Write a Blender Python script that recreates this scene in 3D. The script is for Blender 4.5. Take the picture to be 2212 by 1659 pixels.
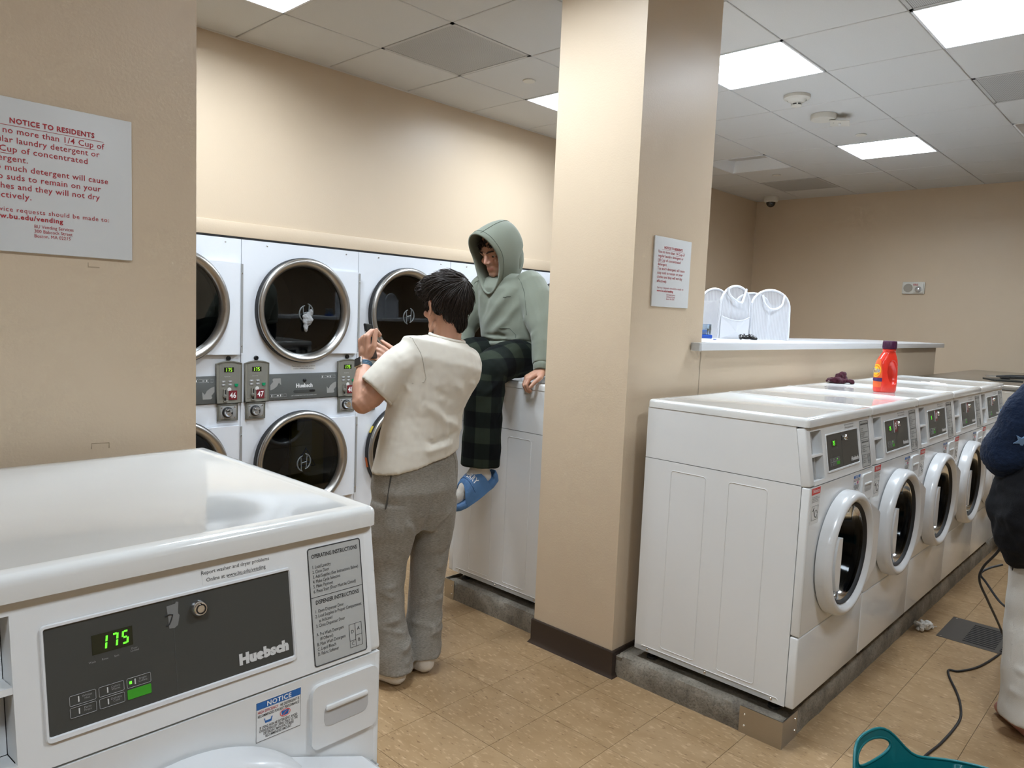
import bpy, bmesh, math, random
import numpy as np
from mathutils import Vector, Matrix, Quaternion

# ------------------------------------------------------------------ scene, camera, world, lights
SC = bpy.context.scene
COL = SC.collection
for o in list(bpy.data.objects):
    bpy.data.objects.remove(o)
random.seed(7)
RNG = np.random.default_rng(7)

EYE = 1.54                       # camera height above the floor
cam_d = bpy.data.cameras.new('camera')
cam_d.sensor_width = 36.0
cam_d.lens = 1592.48 / 2212 * 36.0
cam_d.clip_start = 0.05
CAM = bpy.data.objects.new('camera', cam_d)
COL.objects.link(CAM)
_r = Vector((0.68820949, -0.72432889, 0.04141678))
_d = Vector((-0.0388104, -0.09375944, -0.99483814))
_f = Vector((0.72447322, 0.68304965, -0.09263763))
CAM.matrix_world = Matrix(((_r.x, -_d.x, -_f.x, 0), (_r.y, -_d.y, -_f.y, 0), (_r.z, -_d.z, -_f.z, EYE), (0, 0, 0, 1)))
SC.camera = CAM

SC.view_settings.view_transform = 'Standard'
SC.view_settings.look = 'None'
SC.view_settings.gamma = 1.0
SC.view_settings.use_curve_mapping = False
SC.view_settings.exposure = 1.45
SC.cycles.max_bounces = 6
SC.cycles.diffuse_bounces = 4
SC.cycles.glossy_bounces = 3
SC.cycles.transparent_max_bounces = 8
SC.cycles.use_adaptive_sampling = True
SC.cycles.adaptive_threshold = 0.06
SC.cycles.adaptive_min_samples = 16
SC.cycles.caustics_reflective = False
SC.cycles.caustics_refractive = False
SC.cycles.sample_clamp_indirect = 4.0
SC.cycles.use_denoising = True

world = bpy.data.worlds.new('interior')
SC.world = world
world.use_nodes = True
world.node_tree.nodes['Background'].inputs[0].default_value = (0.0, 0.0, 0.0, 1)
world.node_tree.nodes['Background'].inputs[1].default_value = 0.0

LENS_POWER = 19.0                 # emission of the lit troffer lenses

CEIL = 3.04
T2 = 0.6135                      # ceiling module
GX0, GY0 = 3.862, 1.1775         # one crossing of the ceiling grid
XW0, XW1 = -2.4, 8.655           # room shell
YW0, YW1 = -2.9, 4.185

# ------------------------------------------------------------------ materials
MATS = {}
def nd(nt, t, **kw):
    n = nt.nodes.new(t)
    for k, v in kw.items():
        setattr(n, k, v)
    return n
def mat(name, col=(0.8, 0.8, 0.8), rough=0.5, metal=0.0, spec=0.5, noise=0.0, nscale=20.0, bump=0.0, bscale=60.0, coat=0.0,
        emit=None, estr=0.0, sss=0.0, stretch=(1, 1, 1), sheen=0.0, rnoise=0.0, coord='Object'):
    if name in MATS:
        return MATS[name]
    m = bpy.data.materials.new(name)
    m.use_nodes = True
    nt = m.node_tree
    b = nt.nodes['Principled BSDF']
    b.inputs['Base Color'].default_value = (*col, 1)
    b.inputs['Roughness'].default_value = rough
    b.inputs['Metallic'].default_value = metal
    b.inputs['Specular IOR Level'].default_value = spec
    b.inputs['Coat Weight'].default_value = coat
    b.inputs['Coat Roughness'].default_value = 0.08
    if sheen:
        b.inputs['Sheen Weight'].default_value = sheen
        b.inputs['Sheen Roughness'].default_value = 0.5
    if sss:
        b.inputs['Subsurface Weight'].default_value = sss
        b.inputs['Subsurface Radius'].default_value = (0.012, 0.005, 0.003)
        b.inputs['Subsurface Scale'].default_value = 1.0
    if emit:
        b.inputs['Emission Color'].default_value = (*emit, 1)
        b.inputs['Emission Strength'].default_value = estr
    m.diffuse_color = (*col, 1)
    if noise or bump or rnoise:
        tc = nd(nt, 'ShaderNodeTexCoord')
        mp = nd(nt, 'ShaderNodeMapping')
        mp.inputs['Scale'].default_value = stretch
        nt.links.new(tc.outputs[coord], mp.inputs[0])
        if noise or rnoise:
            n = nd(nt, 'ShaderNodeTexNoise')
            n.inputs['Scale'].default_value = nscale
            n.inputs['Detail'].default_value = 4
            nt.links.new(mp.outputs[0], n.inputs['Vector'])
            if noise:
                mx = nd(nt, 'ShaderNodeMix', data_type='RGBA')
                nt.links.new(n.outputs['Fac'], mx.inputs[0])
                mx.inputs[6].default_value = (*[max(0, c * (1 - noise)) for c in col], 1)
                mx.inputs[7].default_value = (*[min(1, c * (1 + noise)) for c in col], 1)
                nt.links.new(mx.outputs[2], b.inputs['Base Color'])
            if rnoise:
                mr = nd(nt, 'ShaderNodeMapRange')
                mr.inputs['To Min'].default_value = max(0.02, rough - rnoise)
                mr.inputs['To Max'].default_value = min(1, rough + rnoise)
                nt.links.new(n.outputs['Fac'], mr.inputs[0])
                nt.links.new(mr.outputs[0], b.inputs['Roughness'])
        if bump:
            n2 = nd(nt, 'ShaderNodeTexNoise')
            n2.inputs['Scale'].default_value = bscale
            n2.inputs['Detail'].default_value = 3
            nt.links.new(mp.outputs[0], n2.inputs['Vector'])
            bp = nd(nt, 'ShaderNodeBump')
            bp.inputs['Strength'].default_value = bump
            bp.inputs['Distance'].default_value = 0.004
            nt.links.new(n2.outputs['Fac'], bp.inputs['Height'])
            nt.links.new(bp.outputs[0], b.inputs['Normal'])
    if emit and name.startswith('led'): m.cycles.emission_sampling = 'NONE'
    MATS[name] = m
    return m

def vct_material():
    m = bpy.data.materials.new('vinyl_floor_tile'); m.use_nodes = True; nt = m.node_tree; L = nt.links.new
    b = nt.nodes['Principled BSDF']
    g = nd(nt, 'ShaderNodeNewGeometry')
    oi = nd(nt, 'ShaderNodeObjectInfo')
    off = nd(nt, 'ShaderNodeVectorMath', operation='MULTIPLY_ADD')
    L(oi.outputs['Random'], off.inputs[0]); off.inputs[1].default_value = (7.3, 3.1, 1.7); L(g.outputs['Position'], off.inputs[2])
    def layer(scale, sx, sy, seed, lo, hi):
        mp = nd(nt, 'ShaderNodeMapping'); mp.inputs['Scale'].default_value = (sx, sy, 1); mp.inputs['Location'].default_value = (seed, seed * 2, 0)
        mp.inputs['Rotation'].default_value = (0, 0, 0.0)
        L(off.outputs[0], mp.inputs[0])
        n = nd(nt, 'ShaderNodeTexNoise'); n.inputs['Scale'].default_value = scale; n.inputs['Detail'].default_value = 2.0
        L(mp.outputs[0], n.inputs['Vector'])
        r = nd(nt, 'ShaderNodeMapRange'); r.inputs['From Min'].default_value = lo; r.inputs['From Max'].default_value = hi
        L(n.outputs['Fac'], r.inputs[0]); return r.outputs[0]
    base = nd(nt, 'ShaderNodeMix', data_type='RGBA')
    base.inputs[6].default_value = (0.335, 0.215, 0.108, 1); base.inputs[7].default_value = (0.40, 0.268, 0.145, 1)
    L(layer(14, 1, 0.5, 1.0, 0.3, 0.7), base.inputs[0])
    pale = nd(nt, 'ShaderNodeMix', data_type='RGBA'); L(layer(105, 1, 0.30, 4.0, 0.57, 0.70), pale.inputs[0])
    L(base.outputs[2], pale.inputs[6]); pale.inputs[7].default_value = (0.50, 0.345, 0.205, 1)
    dark = nd(nt, 'ShaderNodeMix', data_type='RGBA'); L(layer(100, 1, 0.28, 9.0, 0.63, 0.74), dark.inputs[0])
    L(pale.outputs[2], dark.inputs[6]); dark.inputs[7].default_value = (0.20, 0.115, 0.055, 1)
    L(dark.outputs[2], b.inputs['Base Color'])
    b.inputs['Roughness'].default_value = 0.33
    b.inputs['Specular IOR Level'].default_value = 0.35
    MATS['vct'] = m
    return m

def concrete_material():
    m = bpy.data.materials.new('rough_concrete'); m.use_nodes = True; nt = m.node_tree; L = nt.links.new
    b = nt.nodes['Principled BSDF']
    tc = nd(nt, 'ShaderNodeTexCoord')
    n1 = nd(nt, 'ShaderNodeTexNoise'); n1.inputs['Scale'].default_value = 6; n1.inputs['Detail'].default_value = 8; n1.inputs['Roughness'].default_value = 0.7
    n2 = nd(nt, 'ShaderNodeTexNoise'); n2.inputs['Scale'].default_value = 110; n2.inputs['Detail'].default_value = 3
    L(tc.outputs['Object'], n1.inputs['Vector']); L(tc.outputs['Object'], n2.inputs['Vector'])
    r = nd(nt, 'ShaderNodeValToRGB')
    e = r.color_ramp.elements
    e[0].position = 0.30; e[0].color = (0.10, 0.083, 0.064, 1)
    e[1].position = 0.72; e[1].color = (0.36, 0.322, 0.262, 1)
    x = e.new(0.5); x.color = (0.215, 0.188, 0.148, 1)
    L(n1.outputs['Fac'], r.inputs[0])
    mx = nd(nt, 'ShaderNodeMix', data_type='RGBA'); mx.blend_type = 'MULTIPLY'; mx.inputs[0].default_value = 0.5
    mr = nd(nt, 'ShaderNodeMapRange'); mr.inputs['From Min'].default_value = 0.32; mr.inputs['From Max'].default_value = 0.5; mr.inputs['To Min'].default_value = 0.35
    L(n2.outputs['Fac'], mr.inputs[0]); L(r.outputs[0], mx.inputs[6]); L(mr.outputs[0], mx.inputs[7])
    L(mx.outputs[2], b.inputs['Base Color'])
    b.inputs['Roughness'].default_value = 0.85
    bp = nd(nt, 'ShaderNodeBump'); bp.inputs['Strength'].default_value = 0.6; bp.inputs['Distance'].default_value = 0.004
    L(n2.outputs['Fac'], bp.inputs['Height']); L(bp.outputs[0], b.inputs['Normal'])
    MATS['concrete'] = m
    return m

def dark_glass_material(name, tint, gloss_mix=0.10, ior=1.5, rough=0.03):
    m = bpy.data.materials.new(name); m.use_nodes = True; nt = m.node_tree; L = nt.links.new
    nt.nodes.remove(nt.nodes['Principled BSDF'])
    out = nt.nodes['Material Output']
    tr = nd(nt, 'ShaderNodeBsdfTransparent'); tr.inputs[0].default_value = (*tint, 1)
    gl = nd(nt, 'ShaderNodeBsdfGlossy'); gl.inputs['Roughness'].default_value = rough; gl.inputs[0].default_value = (0.9, 0.93, 0.95, 1)
    fr = nd(nt, 'ShaderNodeFresnel'); fr.inputs[0].default_value = ior
    ad = nd(nt, 'ShaderNodeMath', operation='ADD'); ad.inputs[1].default_value = gloss_mix - 0.04
    L(fr.outputs[0], ad.inputs[0])
    mx = nd(nt, 'ShaderNodeMixShader')
    L(ad.outputs[0], mx.inputs[0]); L(tr.outputs[0], mx.inputs[1]); L(gl.outputs[0], mx.inputs[2])
    L(mx.outputs[0], out.inputs[0])
    MATS[name] = m
    return m

def perforated_material():
    m = bpy.data.materials.new('perforated_grille'); m.use_nodes = True; nt = m.node_tree; L = nt.links.new
    b = nt.nodes['Principled BSDF']
    tc = nd(nt, 'ShaderNodeTexCoord')
    v = nd(nt, 'ShaderNodeTexVoronoi'); v.inputs['Scale'].default_value = 125; v.inputs['Randomness'].default_value = 0.0
    L(tc.outputs['Object'], v.inputs['Vector'])
    mr = nd(nt, 'ShaderNodeMapRange'); mr.inputs['From Min'].default_value = 0.27; mr.inputs['From Max'].default_value = 0.36
    L(v.outputs['Distance'], mr.inputs[0])
    n = nd(nt, 'ShaderNodeTexNoise'); n.inputs['Scale'].default_value = 5.0; L(tc.outputs['Object'], n.inputs['Vector'])
    mxd = nd(nt, 'ShaderNodeMix', data_type='RGBA'); mxd.inputs[6].default_value = (0.10, 0.10, 0.10, 1); mxd.inputs[7].default_value = (0.20, 0.20, 0.20, 1)
    L(n.outputs['Fac'], mxd.inputs[0])
    mx = nd(nt, 'ShaderNodeMix', data_type='RGBA'); L(mr.outputs[0], mx.inputs[0]); L(mxd.outputs[2], mx.inputs[6])
    mx.inputs[7].default_value = (0.50, 0.50, 0.49, 1)
    L(mx.outputs[2], b.inputs['Base Color']); b.inputs['Roughness'].default_value = 0.6
    MATS['perf'] = m
    return m

# ------------------------------------------------------------------ mesh helpers
def new_mesh(name, verts, faces):
    me = bpy.data.meshes.new(name)
    me.from_pydata([tuple(v) for v in verts], [], faces)
    me.update()
    return me

def smooth(me, angle=None):
    me.polygons.foreach_set('use_smooth', [True] * len(me.polygons))
    if angle is not None:
        me.set_sharp_from_angle(angle=math.radians(angle))
    return me

class MB:
    """collects shapes for ONE mesh"""
    def __init__(self):
        self.v = []; self.f = []
    def add(self, verts, faces):
        n = len(self.v)
        self.v += [tuple(p) for p in verts]
        self.f += [tuple(i + n for i in fc) for fc in faces]
        return self
    def box(self, x0, x1, y0, y1, z0, z1):
        return self.add([(x0, y0, z0), (x1, y0, z0), (x1, y1, z0), (x0, y1, z0), (x0, y0, z1), (x1, y0, z1), (x1, y1, z1), (x0, y1, z1)],
                        [(0, 3, 2, 1), (4, 5, 6, 7), (0, 1, 5, 4), (1, 2, 6, 5), (2, 3, 7, 6), (3, 0, 4, 7)])
    def rbox(self, x0, x1, y0, y1, z0, z1, r=0.005, seg=2):
        bm = bmesh.new()
        bmesh.ops.create_cube(bm, size=1)
        sx, sy, sz = x1 - x0, y1 - y0, z1 - z0
        for v in bm.verts:
            v.co = ((v.co.x + .5) * sx + x0, (v.co.y + .5) * sy + y0, (v.co.z + .5) * sz + z0)
        r = min(r, 0.49 * min(abs(sx), abs(sy), abs(sz)))
        bmesh.ops.bevel(bm, geom=list(bm.edges), offset=r, segments=seg, profile=0.5, affect='EDGES')
        return self.bm(bm)
    def bm(self, bm, M=None):
        bm.verts.ensure_lookup_table(); bm.verts.index_update()
        vs = [(M @ v.co if M else v.co.copy()) for v in bm.verts]
        self.add(vs, [[v.index for v in f.verts] for f in bm.faces])
        bm.free()
        return self
    def tube(self, pts, r, n=8, closed=False, cap=True):
        pts = [Vector(p) for p in pts]
        rs = r if isinstance(r, (list, tuple)) else [r] * len(pts)
        N = len(pts); rings = []
        up = None
        for i, p in enumerate(pts):
            if closed:
                t = pts[(i + 1) % N] - pts[i - 1]
            else:
                t = pts[min(i + 1, N - 1)] - pts[max(i - 1, 0)]
            if t.length < 1e-9: t = Vector((0, 0, 1))
            t.normalize()
            if up is None:
                a = Vector((0, 0, 1)) if abs(t.z) < 0.9 else Vector((1, 0, 0))
                up = (a - t * a.dot(t)).normalized()
            else:
                up = up - t * up.dot(t)
                up = up.normalized() if up.length > 1e-6 else Vector((1, 0, 0))
            s = t.cross(up)
            rings.append([p + (up * math.cos(2 * math.pi * k / n) + s * math.sin(2 * math.pi * k / n)) * rs[i] for k in range(n)])
        vs = [v for rg in rings for v in rg]; fs = []
        for i in range(N if closed else N - 1):
            a = i * n; b = ((i + 1) % N) * n
            for k in range(n):
                fs.append((a + k, a + (k + 1) % n, b + (k + 1) % n, b + k))
        if cap and not closed:
            fs.append(tuple(range(n - 1, -1, -1))); fs.append(tuple((N - 1) * n + k for k in range(n)))
        return self.add(vs, fs)
    def lathe(self, prof, n=48, c=(0, 0, 0), axis='Y', cap0=False, cap1=False):
        vs = []; fs = []
        for (r, h) in prof:
            for k in range(n):
                a = 2 * math.pi * k / n
                if axis == 'Y': vs.append((c[0] + r * math.cos(a), c[1] + h, c[2] + r * math.sin(a)))
                elif axis == 'X': vs.append((c[0] + h, c[1] + r * math.cos(a), c[2] + r * math.sin(a)))
                else: vs.append((c[0] + r * math.cos(a), c[1] + r * math.sin(a), c[2] + h))
        for i in range(len(prof) - 1):
            for k in range(n):
                q = (i * n + k, i * n + (k + 1) % n, (i + 1) * n + (k + 1) % n, (i + 1) * n + k)
                fs.append(q)
        if cap0: fs.append(tuple(range(n)))
        if cap1: fs.append(tuple((len(prof) - 1) * n + k for k in range(n - 1, -1, -1)))
        return self.add(vs, fs)
    def plate_hole(self, x0, x1, z0, z1, cx, cz, r, y0, y1, n=48):
        """slab in the XZ plane (y0 front, y1 back) with a round hole"""
        vs = []; fs = []
        def outer(a):
            dx, dz = math.cos(a), math.sin(a)
            t = 1e9
            if dx > 1e-9: t = min(t, (x1 - cx) / dx)
            if dx < -1e-9: t = min(t, (x0 - cx) / dx)
            if dz > 1e-9: t = min(t, (z1 - cz) / dz)
            if dz < -1e-9: t = min(t, (z0 - cz) / dz)
            return cx + dx * t, cz + dz * t
        angs = [2 * math.pi * k / n for k in range(n)]
        for (qx, qz) in ((x0, z0), (x1, z0), (x1, z1), (x0, z1)):
            a = math.atan2(qz - cz, qx - cx) % (2 * math.pi)
            j = min(range(len(angs)), key=lambda i: abs(angs[i] - a))
            angs[j] = a
        angs.sort()
        n = len(angs)
        for y in (y0, y1):
            for a in angs: vs.append((cx + r * math.cos(a), y, cz + r * math.sin(a)))
            for a in angs:
                o = outer(a); vs.append((o[0], y, o[1]))
        for k in range(n):
            k2 = (k + 1) % n
            fs.append((k, n + k, n + k2, k2))                       # front
            fs.append((2 * n + k, 2 * n + k2, 3 * n + k2, 3 * n + k))
            fs.append((n + k, 3 * n + k, 3 * n + k2, n + k2))       # outer rim
            fs.append((k, k2, 2 * n + k2, 2 * n + k))               # hole
        return self.add(vs, fs)
    def poly(self, pts, y0, y1):
        """prism of an XZ outline between y0 and y1"""
        n = len(pts)
        vs = [(p[0], y0, p[1]) for p in pts] + [(p[0], y1, p[1]) for p in pts]
        fs = [tuple(range(n)), tuple(range(2 * n - 1, n - 1, -1))]
        for k in range(n):
            fs.append((k, n + k, n + (k + 1) % n, (k + 1) % n))
        return self.add(vs, fs)
    def mesh(self, name, sm=None):
        me = new_mesh(name, self.v, self.f)
        bm = bmesh.new(); bm.from_mesh(me)
        bmesh.ops.recalc_face_normals(bm, faces=list(bm.faces))
        bm.to_mesh(me); bm.free()
        if sm is not None:
            smooth(me, sm)
        return me

def obj(name, me, m=None, parent=None, loc=None, rot=None):
    if isinstance(me, MB): me = me.mesh(name, 35)
    if m is not None and len(me.materials) == 0:
        me.materials.append(MATS[m] if isinstance(m, str) else m)
    o = bpy.data.objects.new(name, me)
    COL.objects.link(o)
    if parent is not None: o.parent = parent
    if loc is not None: o.location = loc
    if rot is not None: o.rotation_euler = rot
    return o
def tag(o, label=None, cat=None, group=None, kind=None):
    if label: o['label'] = label
    if cat: o['category'] = cat
    if group: o['group'] = group
    if kind: o['kind'] = kind
    return o
def thing(name, label, cat, loc=(0, 0, 0), rz=0.0, group=None):
    o = bpy.data.objects.new(name, None)
    o.empty_display_size = 0.1
    COL.objects.link(o)
    o.location = loc; o.rotation_euler = (0, 0, rz)
    return tag(o, label, cat, group)
def copy_tree(o, parent=None):
    c = o.copy(); COL.objects.link(c); c.parent = parent
    for ch in list(o.children):
        copy_tree(ch, c)
    return c
def rrect(x0, x1, z0, z1, r, n=5):
    p = []
    for (cx, cz, a0) in ((x1 - r, z1 - r, 0), (x0 + r, z1 - r, 90), (x0 + r, z0 + r, 180), (x1 - r, z0 + r, 270)):
        for k in range(n + 1):
            a = math.radians(a0 + 90 * k / n)
            p.append((cx + r * math.cos(a), cz + r * math.sin(a)))
    return p

_TXT = {}
def text_mesh(s, size, align='LEFT', bold=0.0, line=1.0, spacing=1.0, xs=1.0, shear=0.0, valign='TOP_BASELINE'):
    key = (s, size, align, bold, line, spacing, xs, shear, valign)
    if key in _TXT: return _TXT[key]
    cu = bpy.data.curves.new('lettering', 'FONT')
    cu.body = s; cu.size = 1.0; cu.align_x = align; cu.align_y = valign
    cu.space_line = line; cu.space_character = spacing; cu.resolution_u = 2; cu.offset = bold; cu.shear = shear
    cu.fill_mode = 'FRONT'
    o = bpy.data.objects.new('lettering', cu); COL.objects.link(o)
    dg = bpy.context.evaluated_depsgraph_get()
    me = bpy.data.meshes.new_from_object(o.evaluated_get(dg))
    bpy.data.objects.remove(o); bpy.data.curves.remove(cu)
    n = len(me.vertices); co = np.empty(n * 3); me.vertices.foreach_get('co', co); co = co.reshape(-1, 3)
    out = np.stack([co[:, 0] * size * xs, np.zeros(n), co[:, 1] * size], 1)     # stands in the XZ plane, faces -Y
    me.vertices.foreach_set('co', out.ravel()); me.update()
    me.name = 'lettering'
    me.materials.clear()
    _TXT[key] = me
    return me
def text(s, size, m, parent, loc, rot=None, **kw):
    me = text_mesh(s, size, **kw)
    if len(me.materials):
        if me.materials[0].name != MATS[m].name:
            me = me.copy(); me.materials.clear(); me.materials.append(MATS[m])
    else:
        me.materials.append(MATS[m])
    return obj('lettering', me, None, parent, loc, rot)

SEG = {'0': 'abcdef', '1': 'bc', '2': 'abged', '3': 'abgcd', '4': 'fgbc', '5': 'afgcd', '6': 'afgedc', '7': 'abc', '8': 'abcdefg', '9': 'abcdfg'}
def seg_digits(s, h, gap=0.25):
    """seven segment digits in the XZ plane, one mesh"""
    mb = MB(); w = h * 0.5; t = h * 0.13; x = 0.0; sl = 0.12
    def bar(x0, z0, x1, z1):
        pts = [(x0, z0), (x1, z0), (x1, z1), (x0, z1)]
        mb.add([(px + pz * sl, 0, pz) for px, pz in pts] + [(px + pz * sl, 0.0004, pz) for px, pz in pts],
               [(0, 1, 2, 3), (7, 6, 5, 4), (0, 4, 5, 1), (1, 5, 6, 2), (2, 6, 7, 3), (3, 7, 4, 0)])
    for ch in s:
        if ch != ' ':
            for q in SEG[ch]:
                g = t * 0.35
                if q == 'a': bar(x + t, h - t, x + w - t, h)
                if q == 'g': bar(x + t, h / 2 - t / 2, x + w - t, h / 2 + t / 2)
                if q == 'd': bar(x + t, 0, x + w - t, t)
                if q == 'f': bar(x, h / 2 + g, x + t, h - g)
                if q == 'e': bar(x, g, x + t, h / 2 - g)
                if q == 'b': bar(x + w - t, h / 2 + g, x + w, h - g)
                if q == 'c': bar(x + w - t, g, x + w, h / 2 - g)
        x += w + h * gap
    return mb

# common materials
mat('wall_paint', (0.62, 0.497, 0.358), 0.40, spec=0.35, noise=0.02, nscale=2.5, bump=0.10, bscale=140)
mat('ceiling_board', (0.64, 0.64, 0.63), 0.9, noise=0.05, nscale=160, bump=0.12, bscale=260, spec=0.2)
mat('grid_metal', (0.66, 0.66, 0.66), 0.5)
mat('white_enamel', (0.74, 0.745, 0.74), 0.22, spec=0.5, coat=0.25)
mat('white_plastic', (0.73, 0.735, 0.73), 0.32)
mat('door_white', (0.72, 0.73, 0.74), 0.25, coat=0.2)
mat('white_lid', (0.72, 0.72, 0.70), 0.13, spec=0.55, coat=0.5, noise=0.03, nscale=5, rnoise=0.05)
mat('dryer_white', (0.70, 0.72, 0.755), 0.35, noise=0.01, nscale=40, bump=0.04, bscale=400)
mat('charcoal_panel', (0.052, 0.054, 0.050), 0.35)
mat('dark_grey', (0.10, 0.105, 0.10), 0.4)
mat('black', (0.008, 0.008, 0.009), 0.4)
mat('black_rubber', (0.012, 0.012, 0.013), 0.55)
mat('gap_black', (0.01, 0.01, 0.01), 0.9)
mat('taupe', (0.215, 0.205, 0.170), 0.45)
mat('taupe_dark', (0.15, 0.143, 0.118), 0.5)
mat('chrome', (0.78, 0.78, 0.78), 0.12, metal=1.0)
mat('steel', (0.50, 0.47, 0.42), 0.34, metal=1.0, noise=0.06, nscale=30, stretch=(1, 1, 12), rnoise=0.06)
mat('ring_steel', (0.50, 0.485, 0.46), 0.30, metal=1.0)
mat('hinge_grey', (0.33, 0.33, 0.32), 0.45, metal=0.3)
mat('print_black', (0.02, 0.02, 0.02), 0.6)
mat('print_grey', (0.33, 0.33, 0.33), 0.6)
mat('print_light', (0.62, 0.62, 0.61), 0.6)
mat('print_white', (0.85, 0.85, 0.85), 0.6)
mat('print_red', (0.42, 0.02, 0.03), 0.6)
mat('print_bright_red', (0.62, 0.045, 0.035), 0.5)
mat('print_blue', (0.02, 0.13, 0.40), 0.5)
mat('sticker_white', (0.74, 0.74, 0.73), 0.45)
mat('sticker_silver', (0.44, 0.445, 0.43), 0.4)
mat('sign_white', (0.68, 0.69, 0.69), 0.45)
mat('tag_maroon', (0.16, 0.012, 0.018), 0.4)
mat('led_green', (0.05, 0.9, 0.02), 0.4, emit=(0.13, 1.0, 0.03), estr=0.55)
mat('led_lime', (0.2, 0.9, 0.02), 0.4, emit=(0.45, 1.0, 0.05), estr=0.5)
mat('led_window', (0.020, 0.022, 0.010), 0.25)
mat('button_green', (0.045, 0.33, 0.02), 0.4)
mat('button_teal', (0.0, 0.25, 0.10), 0.35)
mat('troffer_white', (0.80, 0.82, 0.84), 0.5)
mat('lens_lit', (0.9, 0.9, 0.9), 0.5, emit=(0.80, 0.90, 1.0), estr=LENS_POWER)
mat('lens_off', (0.50, 0.50, 0.49), 0.5)
mat('cove_base', (0.040, 0.026, 0.019), 0.35)
mat('device_cream', (0.66, 0.64, 0.58), 0.45)
mat('laminate_white', (0.70, 0.71, 0.73), 0.25, coat=0.2)
mat('laminate_edge', (0.50, 0.50, 0.49), 0.4)
mat('drum_steel', (0.16, 0.165, 0.17), 0.35, metal=0.9)
vct_material(); concrete_material(); perforated_material()
dark_glass_material('dryer_glass', (0.16, 0.17, 0.18), 0.055)
dark_glass_material('washer_glass', (0.055, 0.055, 0.06), 0.045, 1.22, 0.10)

# ------------------------------------------------------------------ the room
def wall(name, x0, x1, y0, y1, z0, z1):
    o = obj(name, MB().box(x0, x1, y0, y1, z0, z1), 'wall_paint')
    return tag(o, kind='structure')
wall('wall_back', XW0, XW1, YW1, YW1 + 0.15, 1.93, CEIL + 0.25)      # above the dryers
wall('wall_far', XW1, XW1 + 0.15, YW0, YW1 + 0.15, 0, CEIL + 0.25)
wall('wall_rear', XW0 - 0.15, XW1 + 0.15, YW0 - 0.15, YW0, 0, CEIL + 0.25)
wall('wall_side', XW0 - 0.15, XW0, YW0, YW1 + 1.3, 0, CEIL + 0.25)
wl = wall('wall_left', -1.70, 0.759, 1.756, 2.207, 0, CEIL + 0.1)         # stub wall behind the nearest washer
mat('scuff', (0.40, 0.31, 0.21), 0.6)
obj('scuff_mark', MB().box(0.5273, 0.550, 1.7555, 1.7562, 1.6045, 1.6068).box(0.5273, 0.529, 1.7555, 1.7562, 1.607, 1.615), 'scuff', wl)
obj('scuff_mark', MB().tube([(0.5305, 1.756, 1.2110), (0.5305, 1.756, 1.2230), (0.566, 1.756, 1.2216), (0.566, 1.756, 1.2095)], 0.0011, 5), 'scuff', wl)
wall('wall_half', 3.157, 7.27, 1.756, 2.207, 0, 1.416)               # low wall behind the washers
wall('wall_pillar', 2.562, 3.160, 1.756, 2.207, 0, CEIL + 0.1)
wall('wall_behind_dryers', XW0, XW1, YW1 + 1.05, YW1 + 1.2, 0, 2.2)

tr = obj('trim_1', MB().rbox(1.252, 5.355, YW1 - 0.009, YW1 + 0.01, 1.930, 2.014, 0.003), 'wall_paint'); tag(tr, kind='structure')
tr = obj('gap_shade_strip', MB().box(1.252, 5.355, YW1 - 0.006, YW1 + 0.02, 1.920, 1.931), 'gap_black'); tag(tr, kind='structure')  # black strip painted in for the shade of the gap above the dryers
# where the row of dryers ends the wall comes down again
wall('wall_dryer_end', 5.357, XW1, YW1, YW1 + 0.15, 0, 1.935)
wall('wall_dryer_start', XW0, 1.250, YW1, YW1 + 0.15, 0, 1.935)

# dark cove base round the pillar
bb = MB(); p = 0.010; zt = 0.115
x0, x1, y0, y1 = 2.562, 3.160, 1.756, 2.207
prof = [(p + 0.012, 0.0), (p + 0.007, 0.006), (p, 0.018), (p, zt - 0.004), (p - 0.003, zt), (0, zt)]
ring = []
for off, z in prof:
    ring.append([(x0 - off, y0 - off, z), (x1 + off, y0 - off, z), (x1 + off, y1 + off, z), (x0 - off, y1 + off, z)])
vs = [v for r in ring for v in r]
fs = [(i * 4 + k, i * 4 + (k + 1) % 4, (i + 1) * 4 + (k + 1) % 4, (i + 1) * 4 + k) for i in range(len(prof) - 1) for k in range(4)]
bb.add(vs, fs)
tag(obj('baseboard_pillar', bb, 'cove_base'), kind='structure')
bb = MB().box(-1.71, 0.769, 1.746, 1.756, 0, zt).box(0.759, 0.769, 1.756, 2.217, 0, zt).box(-1.71, 0.769, 2.207, 2.217, 0, zt)
tag(obj('baseboard_left', bb, 'cove_base'), kind='structure')

# floor: slab plus vinyl tiles one by one
fl = obj('floor', MB().box(XW0, XW1, YW0, YW1 + 1.2, -0.06, -0.0035), mat('tile_joint', (0.045, 0.028, 0.017), 0.8))
tag(fl, kind='structure')
FT = 0.304; FX0, FY0 = 1.811, 1.746; G = 0.0007
tile_me = MB().add([(G, G, -0.003), (FT - G, G, -0.003), (FT - G, FT - G, -0.003), (G, FT - G, -0.003),
                    (G, G, -0.0003), (FT - G, G, -0.0003), (FT - G, FT - G, -0.0003), (G, FT - G, -0.0003),
                    (G + .0006, G + .0006, 0), (FT - G - .0006, G + .0006, 0), (FT - G - .0006, FT - G - .0006, 0), (G + .0006, FT - G - .0006, 0)],
                   [(0, 1, 5, 4), (1, 2, 6, 5), (2, 3, 7, 6), (3, 0, 4, 7), (4, 5, 9, 8), (5, 6, 10, 9), (6, 7, 11, 10), (7, 4, 8, 11), (8, 9, 10, 11), (3, 2, 1, 0)]).mesh('floor_tile')
tile_me.materials.append(MATS['vct'])
rest = MB(); cells = []
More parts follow.
